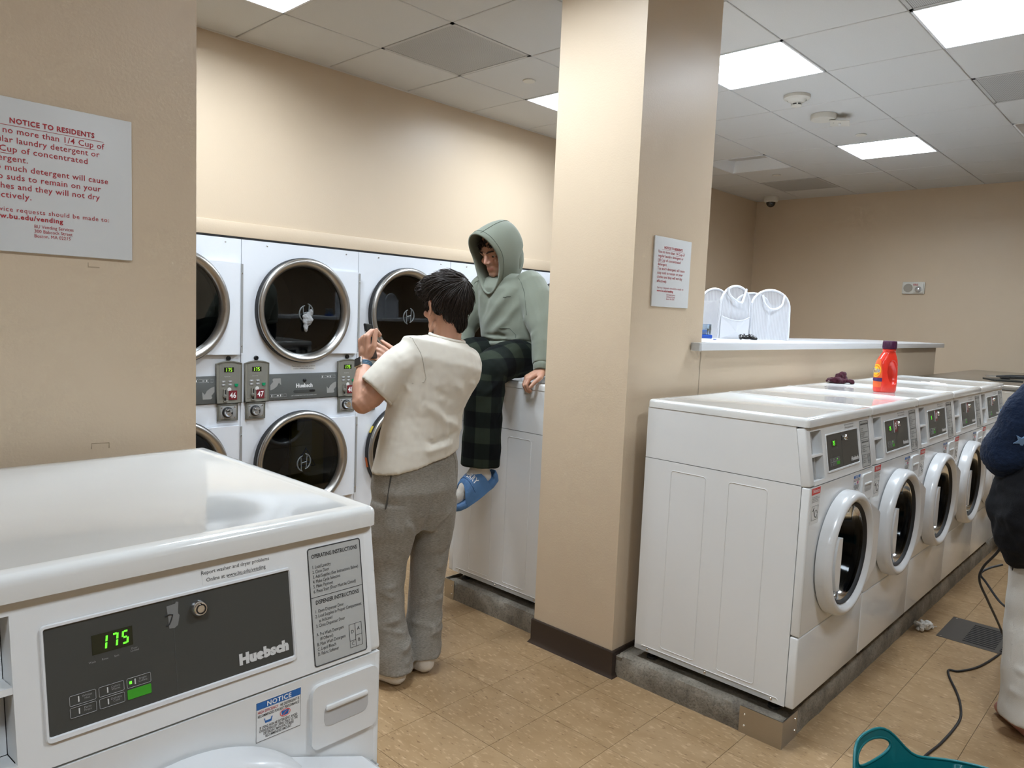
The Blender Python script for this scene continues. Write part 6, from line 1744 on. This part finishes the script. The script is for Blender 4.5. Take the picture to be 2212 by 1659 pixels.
def bbox_strip(z0f, z1f, steps, sel):
    for k in range(NB_):
        a0, a1 = ang[k], ang[(k + 1) % NB_]
        if not sel(a0, a1): continue
        for s_ in range(steps):
            def zz(a, q): return z0f(a) + (z1f(a) - z0f(a)) * q / steps
            pts = [(a0, zz(a0, s_)), (a1, zz(a1, s_)), (a1, zz(a1, s_ + 1)), (a0, zz(a0, s_ + 1))]
            o = [bpt(a, z) for a, z in pts]; i_ = [bpt(a, z, 0.004) for a, z in pts]
            bkm.add(o + i_, [(0, 1, 2, 3), (7, 6, 5, 4)] + ([(3, 2, 6, 7)] if s_ == steps - 1 else []) + ([(0, 4, 5, 1)] if s_ == 0 else []))
def inh(a): return abs((a - HA + math.pi / 2) % math.pi - math.pi / 2) < HW
bbox_strip(lambda a: 0.004, lambda a: 0.33, 8, lambda a, b_: True)
bbox_strip(lambda a: 0.33, lambda a: (col_heights(a)[1][0] if inh(a) else rim_h(a)) if inh(a) else rim_h(a), 3, lambda a, b_: not (inh(a) != inh(b_)) )
bbox_strip(lambda a: col_heights(a)[1][1], lambda a: rim_h(a), 3, lambda a, b_: inh(a) and inh(b_))
def tr0(a): return 0.31
for k in range(NB_):
    a0, a1 = ang[k], ang[(k + 1) % NB_]
    if inh(a0) != inh(a1):
        o = [bpt(a0, 0.33), bpt(a1, 0.33), bpt(a1, rim_h(a1)), bpt(a0, rim_h(a0))]; i_ = [bpt(a0, 0.33, 0.004), bpt(a1, 0.33, 0.004), bpt(a1, rim_h(a1), 0.004), bpt(a0, rim_h(a0), 0.004)]
        bkm.add(o + i_, [(0, 1, 2, 3), (7, 6, 5, 4), (3, 2, 6, 7)])
me = new_mesh('tub', bkm.v, bkm.f)
bm = bmesh.new(); bm.from_mesh(me); bmesh.ops.remove_doubles(bm, verts=list(bm.verts), dist=0.0004); bmesh.ops.recalc_face_normals(bm, faces=list(bm.faces)); bm.to_mesh(me); bm.free(); smooth(me, 50)
obj('tub', me, 'teal_plastic', bk)
obj('rim_bead', MB().tube([bpt(a, rim_h(a), 0.002) for a in ang], 0.0042, 8, closed=True).mesh('rim_bead', 60), 'teal_plastic', bk)
for hh in (HA, HA + math.pi):
    lp = [hh + HW * math.cos(q) * 0.99 for q in np.linspace(0, 2 * math.pi, 40, endpoint=False)]
    lp = [(hh + HW * 0.985 * math.cos(q), (HZ0 + HZ1) / 2 + (HZ1 - HZ0) / 2 * math.sin(q)) for q in np.linspace(0, 2 * math.pi, 40, endpoint=False)]
    obj('handle_lip', MB().tube([bpt(a, z, 0.002) for a, z in lp], 0.0040, 8, closed=True).mesh('handle_lip', 60), 'teal_plastic', bk)
obj('tub_base', MB().lathe([(0.0, 0.004), (0.225, 0.004), (0.227, 0.008), (0.0, 0.009)], 48, (0, 0, 0), 'Z'), 'teal_plastic', bk)

# floor grate
gt = thing('floor_grate', 'dark metal floor grate set into the tiles in the aisle', 'floor grate', (4.175, 0.55, 0.0))
mat('grate_metal', (0.12, 0.11, 0.10), 0.45, metal=0.6)
x0, x1, y0, y1 = 0, 0.36, -0.32, 0.335
fr = MB().box(x0, x1, y0, y1, 0.0, 0.0015)
obj('plate', fr, 'grate_metal', gt)
for side, (ya, yb) in enumerate(((0.085, 0.225), (-0.075, 0.065), (-0.235, -0.095))):
    for k in range(11):
        xa = 0.035 + k * 0.027
        obj('slot', MB().box(xa, xa + 0.013, ya, yb, 0.0014, 0.0021), 'gap_black', gt)
for (x, y) in ((0.018, y0 + 0.018), (x1 - 0.018, y0 + 0.018), (0.018, y1 - 0.018), (x1 - 0.018, y1 - 0.018)):
    obj('screw', MB().lathe([(0.0, 0.003), (0.005, 0.0025), (0.006, 0.0015)], 10, (x, y, 0), 'Z'), 'chrome', gt)
# crumpled tissue
b = MB(); rnd = random.Random(11)
for k in range(7): ell(b, (rnd.uniform(-.045, .045), rnd.uniform(-.02, .02), rnd.uniform(0.012, 0.028)), (rnd.uniform(.015, .035), rnd.uniform(.012, .025), rnd.uniform(.010, .018)), Matrix.Rotation(rnd.uniform(0, 3), 3, (0.3, 0.5, 0.8)), 12, 8)
tcap(b, (0.02, -0.02, 0.01), 0.010, (0.075, -0.045, 0.008), 0.004)
ti = fuse('crumpled_tissue', b, 0.004, 1); ripple(ti, 0.010, 55, 2.0); ripple(ti, 0.006, 110, 5.0)
co = get_co(ti); co[:, 2] = np.maximum(co[:, 2], 0.001); set_co(ti, co)
tag(obj('crumpled_tissue', ti, mat('tissue', (0.72, 0.70, 0.66), 0.9), None, (4.215, 0.955, 0.0)), 'crumpled white tissue on the floor beside the grate', 'tissue')
for v in ti.polygons: v.use_smooth = False

# detergent bottle on washer 9
LZ = 0.142 + ZT - 0.004
TB = (4.215, 1.245, LZ)
tb = thing('detergent_bottle', 'orange red detergent bottle with purple cap standing on the washers', 'bottle', TB, math.radians(-42))
mat('tide_red', (0.72, 0.035, 0.018), 0.25, coat=0.3); mat('cap_purple', (0.055, 0.008, 0.04), 0.35)
mat('label_orange', (0.80, 0.12, 0.02), 0.4); mat('logo_yellow', (0.90, 0.55, 0.02), 0.4); mat('logo_orange', (0.85, 0.20, 0.02), 0.4); mat('logo_navy', (0.012, 0.02, 0.13), 0.4); mat('label_purple', (0.05, 0.015, 0.11), 0.4)
# body outline in its own x (width) z (height); depth in y.  a grip opening runs through it
H_ = 0.222
b = MB()
prof = [(0.000, 0.052, 0.034, 0.0), (0.010, 0.0575, 0.038, 0.0), (0.05, 0.0585, 0.039, 0.0), (0.10, 0.0580, 0.038, 0.0), (0.15, 0.0550, 0.037, 0.001), (0.175, 0.049, 0.035, 0.003), (0.195, 0.040, 0.031, 0.006), (0.208, 0.033, 0.028, 0.008), (0.214, 0.030, 0.028, 0.009), (0.222, 0.030, 0.028, 0.009)]
loft(b, [((cx, 0, z), (w_, 0, 0), (0, d_, 0)) for z, w_, d_, cx in prof], 32, 2.6)
body = fuse('bottle_body', b, 0.003, 3)
# press the grip hollow into both broad sides
co = get_co(body)
gx_, gz_ = 0.020, 0.108
e = ((co[:, 0] - gx_ + 0.10 * (co[:, 2] - gz_)) / 0.029) ** 2 + ((co[:, 2] - gz_) / 0.060) ** 2
k = np.clip(1.15 - e, 0, 1) ** 0.5
co[:, 1] = co[:, 1] * (1 - 0.86 * k); set_co(body, co)
obj('bottle_body', body, 'tide_red', tb)
obj('neck_ring', MB().lathe([(0.0300, 0.220), (0.0325, 0.222), (0.0325, 0.230), (0.0295, 0.232)], 32, (0.009, 0, 0), 'Z').mesh('neck_ring', 40), 'tide_red', tb)
cp_ = [(0.0345, 0.232)] + [(0.0345, 0.236), (0.0335, 0.272), (0.0315, 0.2745), (0.0, 0.2745)]
obj('cap', MB().lathe(cp_, 40, (0.009, 0, 0), 'Z').mesh('cap', 40), 'cap_purple', tb)
rb = MB()
for k in range(30):
    a = 2 * math.pi * k / 30
    rb.tube([(0.009 + 0.0345 * math.cos(a), 0.0345 * math.sin(a), 0.238), (0.009 + 0.0338 * math.cos(a), 0.0338 * math.sin(a), 0.268)], 0.0008, 4)
tag(obj('cap_ribs', rb, 'cap_purple', tb), kind='stuff')
# label wraps the narrow front side of the bottle
def wrap(u, z, lift=0.0006):
    """u across the -x end of the body (radians round the section), z up"""
    zz = [p_[0] for p_ in prof]
    w_ = np.interp(z, zz, [p_[1] for p_ in prof]); d_ = np.interp(z, zz, [p_[2] for p_ in prof]); cx = np.interp(z, zz, [p_[3] for p_ in prof])
    a = math.pi + u; cs, sn = math.cos(a), math.sin(a)
    cs2 = math.copysign(abs(cs) ** (2 / 2.6), cs); sn2 = math.copysign(abs(sn) ** (2 / 2.6), sn)
    n_ = Vector((cs / w_, sn / d_, 0)).normalized()
    return Vector((cx + w_ * cs2, d_ * sn2, z)) + n_ * (lift - 0.0006)
def wrap_patch(outline, lift, m, name):
    """outline in (u, z): filled as rows"""
    zs = sorted(set([z for _, z in outline])); z0, z1 = zs[0], zs[-1]; N_ = 22; M_ = 14; vs = []; fs = []
    for i in range(N_ + 1):
        z = z0 + (z1 - z0) * i / N_; xs = []
        for j in range(len(outline)):
            (ua, za), (ub, zb) = outline[j], outline[(j + 1) % len(outline)]
            if (za - z) * (zb - z) <= 0 and abs(zb - za) > 1e-9: xs.append(ua + (ub - ua) * (z - za) / (zb - za))
        lo, hi = (min(xs), max(xs)) if xs else (0, 0)
        for j in range(M_ + 1): vs.append(wrap(lo + (hi - lo) * j / M_, z, lift))
    for i in range(N_):
        for j in range(M_): fs.append((i * (M_ + 1) + j, i * (M_ + 1) + j + 1, (i + 1) * (M_ + 1) + j + 1, (i + 1) * (M_ + 1) + j))
    me = new_mesh(name, vs, fs); smooth(me); return obj(name, me, m, tb)
U0 = 0.62
wrap_patch([(-U0 + 0.05 - 0.5, 0.028), (U0 + 0.25, 0.028), (U0 + 0.35, 0.075), (U0 + 0.3, 0.115), (U0 - 0.05, 0.165), (0.1, 0.182), (-U0, 0.165), (-U0 - 0.4, 0.115), (-U0 - 0.45, 0.06)], 0.0012, 'label_orange', 'label')
def circ(r_u, r_z, cz, cu=0.1): return [(cu + r_u * math.cos(q), cz + r_z * math.sin(q)) for q in np.linspace(0, 2 * math.pi, 40, endpoint=False)]
wrap_patch(circ(0.66, 0.035, 0.115), 0.0018, 'logo_yellow', 'logo_ring')
wrap_patch(circ(0.56, 0.029, 0.115), 0.0023, 'logo_orange', 'logo_ring')
wrap_patch(circ(0.44, 0.023, 0.115), 0.0028, 'logo_yellow', 'logo_ring')
wrap_patch([(-U0 - 0.45, 0.062), (U0 + 0.33, 0.058), (U0 + 0.35, 0.078), (-U0 - 0.45, 0.076)], 0.0030, 'label_purple', 'label_band')
wd_ = text_mesh('Tide', 1.0, align='CENTER', bold=0.03, shear=0.1).copy(); co_ = get_co(wd_)
set_co(wd_, np.array([tuple(wrap(0.1 + x_ * 0.60, 0.104 + z_ * 0.034 + x_ * 0.004, 0.0050)) for x_, _, z_ in co_])); wd_.materials.clear(); obj('lettering', wd_, 'print_white', tb)
wd_ = text_mesh('Tide', 1.0, align='CENTER', bold=-0.005, shear=0.1).copy(); co_ = get_co(wd_)
set_co(wd_, np.array([tuple(wrap(0.1 + x_ * 0.60, 0.104 + z_ * 0.034 + x_ * 0.004, 0.0058)) for x_, _, z_ in co_])); wd_.materials.clear(); obj('lettering', wd_, 'logo_navy', tb)

# maroon sock heap
b = MB()
for c, r_ in (((0, 0, 0.020), (0.065, 0.045, 0.020)), ((0.02, 0.01, 0.035), (0.040, 0.030, 0.026)), ((-0.045, -0.01, 0.018), (0.035, 0.026, 0.017)), ((0.065, -0.025, 0.014), (0.030, 0.020, 0.013)), ((0.03, 0.015, 0.052), (0.024, 0.022, 0.016))): ell(b, c, r_, Matrix.Rotation(c[0] * 8, 3, 'Z'), 16, 10)
so_ = fuse('maroon_garment', b, 0.0035, 3); ripple(so_, 0.012, 28, 3.0); ripple(so_, 0.004, 70, 1.0)
co = get_co(so_); co[:, 2] = np.maximum(co[:, 2], 0.0008); set_co(so_, co)
mg = thing('maroon_garment', 'crumpled maroon knit garment lying on the washer lids', 'clothing', (4.53, 1.60, LZ + 0.001), math.radians(-45))
obj('knit', so_, cloth_mat('maroon_knit', (0.045, 0.006, 0.014), 0.95, 300, 0.5), mg)
for xo in (0.058, 0.070):
    obj('pale_stripe', MB().tube(on_surf(so_, [(xo, -0.035, 0.012), (xo + .003, -0.028, 0.024), (xo, -0.018, 0.030)], 0.0004, (0, 0, 0)), 0.0018, 5), mat('stripe_grey', (0.35, 0.30, 0.30), 0.9), mg)
obj('pale_stripe', MB().tube(on_surf(so_, [(-0.07, -0.03, 0.02), (-0.075, -0.02, 0.012), (-0.06, -0.035, 0.008)], 0.0004, (0, 0, 0)), 0.002, 5), 'stripe_grey', mg)
# thin sheet on washer 11
sh = MB(); pts = [(-0.11, -0.05), (-0.03, -0.06), (0.02, -0.045), (0.10, -0.06), (0.12, -0.01), (0.07, 0.01), (0.11, 0.05), (0.0, 0.045), (-0.05, 0.06), (-0.12, 0.03)]
n_ = len(pts)
sh.add([(x, y, 0.0008) for x, y in pts] + [(x * 0.98, y * 0.98, 0.004 + 0.003 * math.sin(i * 2.1)) for i, (x, y) in enumerate(pts)] + [(0, 0, 0.006)], [(i, (i + 1) % n_, n_ + (i + 1) % n_, n_ + i) for i in range(n_)] + [(n_ + i, n_ + (i + 1) % n_, 2 * n_) for i in range(n_)] + [tuple(range(n_ - 1, -1, -1))])
tag(obj('dryer_sheet', sh, 'tissue', None, (5.33, 1.28, LZ), (0, 0, 0.5)), 'thin white dryer sheet lying flat on a washer lid', 'dryer sheet')

# pop-up mesh hamper on the counter
def mesh_cloth():
    m = bpy.data.materials.new('white_mesh_net'); m.use_nodes = True; nt = m.node_tree; L = nt.links.new
    b = nt.nodes['Principled BSDF']; out = nt.nodes['Material Output']
    b.inputs['Base Color'].default_value = (0.60, 0.61, 0.64, 1); b.inputs['Roughness'].default_value = 0.7
    tr_ = nd(nt, 'ShaderNodeBsdfTransparent'); mx = nd(nt, 'ShaderNodeMixShader')
    tc = nd(nt, 'ShaderNodeTexCoord'); w = nd(nt, 'ShaderNodeTexWave'); w.bands_direction = 'X'; w.inputs['Scale'].default_value = 22; w.inputs['Distortion'].default_value = 1.0
    L(tc.outputs['Object'], w.inputs['Vector'])
    mr = nd(nt, 'ShaderNodeMapRange'); mr.inputs['To Min'].default_value = 0.52; mr.inputs['To Max'].default_value = 0.80; L(w.outputs['Fac'], mr.inputs[0])
    L(mr.outputs[0], mx.inputs[0]); L(tr_.outputs[0], mx.inputs[1]); L(b.outputs[0], mx.inputs[2]); L(mx.outputs[0], out.inputs[0])
    MATS['net'] = m
mesh_cloth()
mat('hamper_white', (0.64, 0.65, 0.68), 0.6)
HZ = 1.4515
hp = thing('mesh_hamper', 'white pop-up mesh laundry hamper with two arched compartments on the counter', 'hamper', (4.40, 2.19, HZ), math.radians(-20))
hp.scale = (0.86, 0.86, 0.88)
def arch(w, h, n=16):
    """upright arch outline: straight sides, round top"""
    pts = [(-w, 0.0), (-w * 1.02, h * 0.3), (-w * 1.0, h * 0.55)]
    for k in range(n + 1):
        a = math.pi - math.pi * k / n
        pts.append((w * math.cos(a), h * 0.60 + h * 0.40 * math.sin(a) ** 0.85))
    return pts + [(w * 1.0, h * 0.55), (w * 1.02, h * 0.3), (w, 0.0)]
def panel(name, w, h, cx, y, tilt, yaw, m='net'):
    o = arch(w, h); n_ = len(o)
    vs = [(x, 0, z) for x, z in o] + [(0, -0.006, h * 0.45)]
    me = new_mesh(name, vs, [(i, i + 1, n_) for i in range(n_ - 1)] + [(n_ - 1, 0, n_)])
    p_ = obj(name, me, m, hp, (cx, y, 0.002), (tilt, 0, yaw))
    obj('wire_rim', MB().tube([(x, 0, z) for x, z in o], 0.0085, 8).mesh('wire_rim', 60), 'hamper_white', p_)
    return p_
pA = panel('mesh_panel', 0.150, 0.365, -0.165, -0.115, 0.03, 0.10)
pB = panel('mesh_panel', 0.180, 0.355, 0.195, -0.110, -0.02, -0.06)
panel('mesh_panel', 0.150, 0.350, -0.150, 0.095, -0.03, 0.05)
panel('mesh_panel', 0.175, 0.335, 0.200, 0.090, 0.02, -0.05)
for x_, w_ in ((-0.315, 0.0), (0.005, 0.0), (0.375, 0.0)):
    me = new_mesh('side_net', [(x_, -0.115, 0.0), (x_, 0.095, 0.0), (x_ * 0.99, 0.095, 0.26), (x_ * 0.99, -0.115, 0.26), (x_, -0.01, 0.235)], [(0, 1, 4), (1, 2, 4), (2, 3, 4), (3, 0, 4)])
    obj('side_net', me, 'net', hp)
me = new_mesh('pocket', [(-0.145, -0.012, 0.0), (0.145, -0.012, 0.0), (0.147, -0.014, 0.155), (0.07, -0.030, 0.132), (0, -0.034, 0.126), (-0.07, -0.030, 0.132), (-0.147, -0.014, 0.155), (0, -0.03, 0.05)], [(0, 1, 7), (1, 2, 7), (2, 3, 7), (3, 4, 7), (4, 5, 7), (5, 6, 7), (6, 0, 7)])
pk_ = obj('pocket', me, 'hamper_white', pA)
obj('pocket_hem', MB().tube([(-0.147, -0.015, 0.155), (-0.07, -0.031, 0.133), (0, -0.035, 0.127), (0.07, -0.031, 0.133), (0.147, -0.015, 0.155)], 0.004, 6), 'hamper_white', pA)
obj('strap_handle', MB().tube(smooth_path([(-0.095, -0.008, 0.350), (-0.085, -0.02, 0.30), (-0.02, -0.03, 0.262), (0.03, -0.03, 0.252), (0.05, -0.025, 0.275), (0.095, -0.008, 0.348)], 6), 0.0085, 6), 'hamper_white', pA)
obj('strap_handle', MB().tube(smooth_path([(-0.085, -0.006, 0.318), (-0.075, -0.02, 0.26), (-0.03, -0.028, 0.222), (0.03, -0.028, 0.222), (0.09, -0.02, 0.255), (0.12, -0.006, 0.325)], 6), 0.0080, 6), 'hamper_white', pB)
# small things on the counter by the pillar
bx = thing('plastic_box', 'clear plastic box with blue base on the counter beside the hamper', 'box', (3.985, 2.215, HZ), math.radians(-40))
mat('blue_plastic', (0.01, 0.06, 0.33), 0.35); dark_glass_material('clear_plastic', (0.72, 0.80, 0.86), 0.10)
obj('base', MB().rbox(-0.05, 0.05, -0.04, 0.04, 0.0, 0.022, 0.004), 'blue_plastic', bx)
obj('clear_cover', MB().rbox(-0.044, 0.044, -0.035, 0.035, 0.022, 0.085, 0.005), 'clear_plastic', bx)
obj('inner_block', MB().rbox(-0.006, 0.026, -0.012, 0.012, 0.0215, 0.050, 0.003), mat('blue_light', (0.03, 0.17, 0.55), 0.4), bx)
gc = thing('black_controller', 'small glossy black gadget lying on the counter in front of hamper', 'gadget', (4.12, 2.00, HZ), math.radians(-40))
gc.scale = (0.72, 0.72, 0.8)
b = MB(); ell(b, (0, 0, 0.022), (0.055, 0.035, 0.016)); tcap(b, (-0.045, 0, 0.024), 0.020, (-0.065, -0.045, 0.014), 0.013); tcap(b, (0.045, 0, 0.024), 0.020, (0.065, -0.045, 0.014), 0.013); tcap(b, (-0.048, 0.02, 0.030), 0.010, (-0.022, 0.026, 0.032), 0.008); tcap(b, (0.048, 0.02, 0.030), 0.010, (0.022, 0.026, 0.032), 0.008)
obj('shell', fuse('shell', b, 0.004, 3), mat('gloss_black', (0.006, 0.006, 0.006), 0.12), gc)
for x_ in (-0.022, 0.022): obj('thumb_stick', MB().lathe([(0.004, 0.03), (0.004, 0.042), (0.009, 0.044), (0.009, 0.047), (0, 0.046)], 14, (x_, -0.008, 0), 'Z'), 'black', gc)
tag(obj('candy_wrapper', MB().rbox(-0.028, 0.028, -0.008, 0.008, 0.0, 0.004, 0.0015, 1), 'blue_plastic', None, (3.80, 2.03, HZ), (0, 0, 0.4)), 'tiny dark blue wrapper on the counter edge near clear box', 'wrapper')

# stainless machine across the end of the row
sm_ = thing('stainless_washer', 'stainless steel machine standing across the end of the washer row', 'washer', (6.36, 0.15, PL))
obj('body', MB().rbox(0.02, 2.28, 0.0, 1.56, 0.10, 1.045, 0.006), 'steel', sm_)
obj('top_panel', MB().rbox(0.0, 2.29, -0.01, 1.58, 1.047, 1.085, 0.006), 'steel', sm_)
obj('front_panel', MB().rbox(0.0, 0.02, 0.80, 1.54, 0.13, 1.03, 0.004), mat('panel_beige', (0.42, 0.37, 0.30), 0.4, metal=0.3), sm_)
obj('front_panel', MB().rbox(0.0, 0.02, 0.02, 0.785, 0.13, 1.03, 0.004), 'panel_beige', sm_)
obj('door', MB().lathe([(0.245, -0.004), (0.245, -0.05), (0.225, -0.065), (0.20, -0.055), (0.19, -0.02)], 48, (0, 0.40, 0.55), 'X').mesh('door', 45), 'ring_steel', sm_)
obj('door_glass', MB().lathe([(0.20, -0.03), (0.10, -0.045), (0, -0.05)], 40, (0, 0.40, 0.55), 'X').mesh('door_glass', 60), 'black', sm_)
obj('toe_kick', MB().box(0.06, 2.28, 0.02, 1.54, 0.0, 0.10), 'gap_black', sm_)
SZ = PL + 1.085
tp = thing('flat_tablet', 'flat dark folder lying on the stainless machine top', 'folder', (6.92, 1.18, SZ), 0.5)
obj('cover', MB().rbox(-0.13, 0.13, -0.10, 0.10, 0.0, 0.012, 0.003), mat('folder_dark', (0.02, 0.022, 0.02), 0.4), tp)
obj('clasp', MB().rbox(0.02, 0.06, -0.06, 0.0, 0.012, 0.026, 0.003), 'black', tp)
um = thing('folded_umbrella', 'slim black rod shaped object with blue tips on the stainless machine top', 'umbrella', (7.35, 1.08, SZ), -0.85)
obj('shaft', MB().tube([(-0.26, 0, 0.02), (-0.15, 0, 0.02), (0.18, 0, 0.022)], [0.007, 0.016, 0.020], 12), 'black', um)
obj('tip', MB().tube([(-0.34, 0, 0.02), (-0.26, 0, 0.02)], [0.006, 0.008], 10), 'chrome', um)
for dy in (-0.03, 0.02): obj('blue_end', MB().tube([(0.17, dy * .6, 0.024), (0.27, dy, 0.026)], [0.018, 0.014], 10), mat('blue_bright', (0.05, 0.25, 0.65), 0.3), um)

# laundry and a folded floor sign inside the dryers
def heap(name, x, z, seed, m, label, n=9):
    b = MB(); r_ = random.Random(seed)
    for k in range(n): ell(b, (r_.uniform(-.2, .2), r_.uniform(-.14, .14), r_.uniform(0.02, 0.07)), (r_.uniform(.06, .11), r_.uniform(.05, .09), r_.uniform(.025, .05)), Matrix.Rotation(r_.uniform(0, 3), 3, 'Z'), 12, 8)
    h_ = fuse(name, b, 0.010, 2); ripple(h_, 0.02, 16, seed * 1.0); ripple(h_, 0.008, 45, 2.0)
    tag(obj(name, h_, m, None, (x, DRY_Y + 0.27, z)), label, 'laundry')
heap('laundry_pile', DX0 + DW / 2, 1.515 - 0.345, 21, cloth_mat('denim', (0.05, 0.07, 0.11), 0.9), 'dark laundry lying in the upper drum of dryer 47')
heap('laundry_pile', DX0 + DW * 1.5, 1.515 - 0.345, 23, cloth_mat('charcoal_cloth', (0.035, 0.037, 0.04), 0.9), 'dark clothes lying in the upper drum behind the raised phone')
cl = MB(); ell(cl, (0, 0, 0.0), (0.036, 0.009, 0.045)); ell(cl, (-0.012, 0, -0.045), (0.018, 0.008, 0.03)); ell(cl, (0.02, 0, 0.035), (0.014, 0.008, 0.025)); cf = fuse('white_rag', cl, 0.004, 1); ripple(cf, 0.010, 30, 3.0); ripple(cf, 0.005, 80, 7.0)
tag(obj('white_rag', cf, mat('rag_grey', (0.26, 0.26, 0.26), 0.8), None, (DX0 + 0.425, DRY_Y - 0.031, 1.462)), 'crumpled pale tissue stuck to the round glass of dryer 47', 'cloth')
ws = thing('wet_floor_sign', 'yellow wet floor sign folded inside the lower dryer drum', 'floor sign', (DX0 + 0.50, DRY_Y + 0.10, 0.556 - 0.27))
mat('sign_yellow', (0.75, 0.52, 0.02), 0.5)
obj('front_leaf', MB().poly(rrect(-0.105, 0.135, 0.0, 0.50, 0.02), -0.006, 0.004), 'sign_yellow', ws)
obj('back_leaf', MB().poly(rrect(-0.105, 0.135, 0.0, 0.50, 0.02), 0.016, 0.026), 'sign_yellow', ws)
tri = [(0.0 + 0.082 * math.sin(a), 0.245 + 0.082 * math.cos(a)) for a in (0, 2 * math.pi / 3, 4 * math.pi / 3)]
obj('warning_triangle', MB().tube([(x, -0.0066, z) for x, z in tri], 0.006, 6, closed=True), 'print_black', ws)
obj('falling_figure', MB().tube([(-0.02, -0.0066, 0.262), (0.0, -0.0066, 0.240), (0.028, -0.0066, 0.228)], 0.0055, 6).tube([(0.0, -0.0066, 0.24), (-0.022, -0.0066, 0.222)], 0.0045, 6).tube([(-0.012, -0.0066, 0.255), (0.02, -0.0066, 0.262)], 0.004, 6).lathe([(0, -0.0075), (0.010, -0.0068)], 14, (-0.030, 0, 0.278), 'Y').tube([(-0.045, -0.0066, 0.212), (0.045, -0.0066, 0.212)], 0.004, 6), 'print_black', ws)
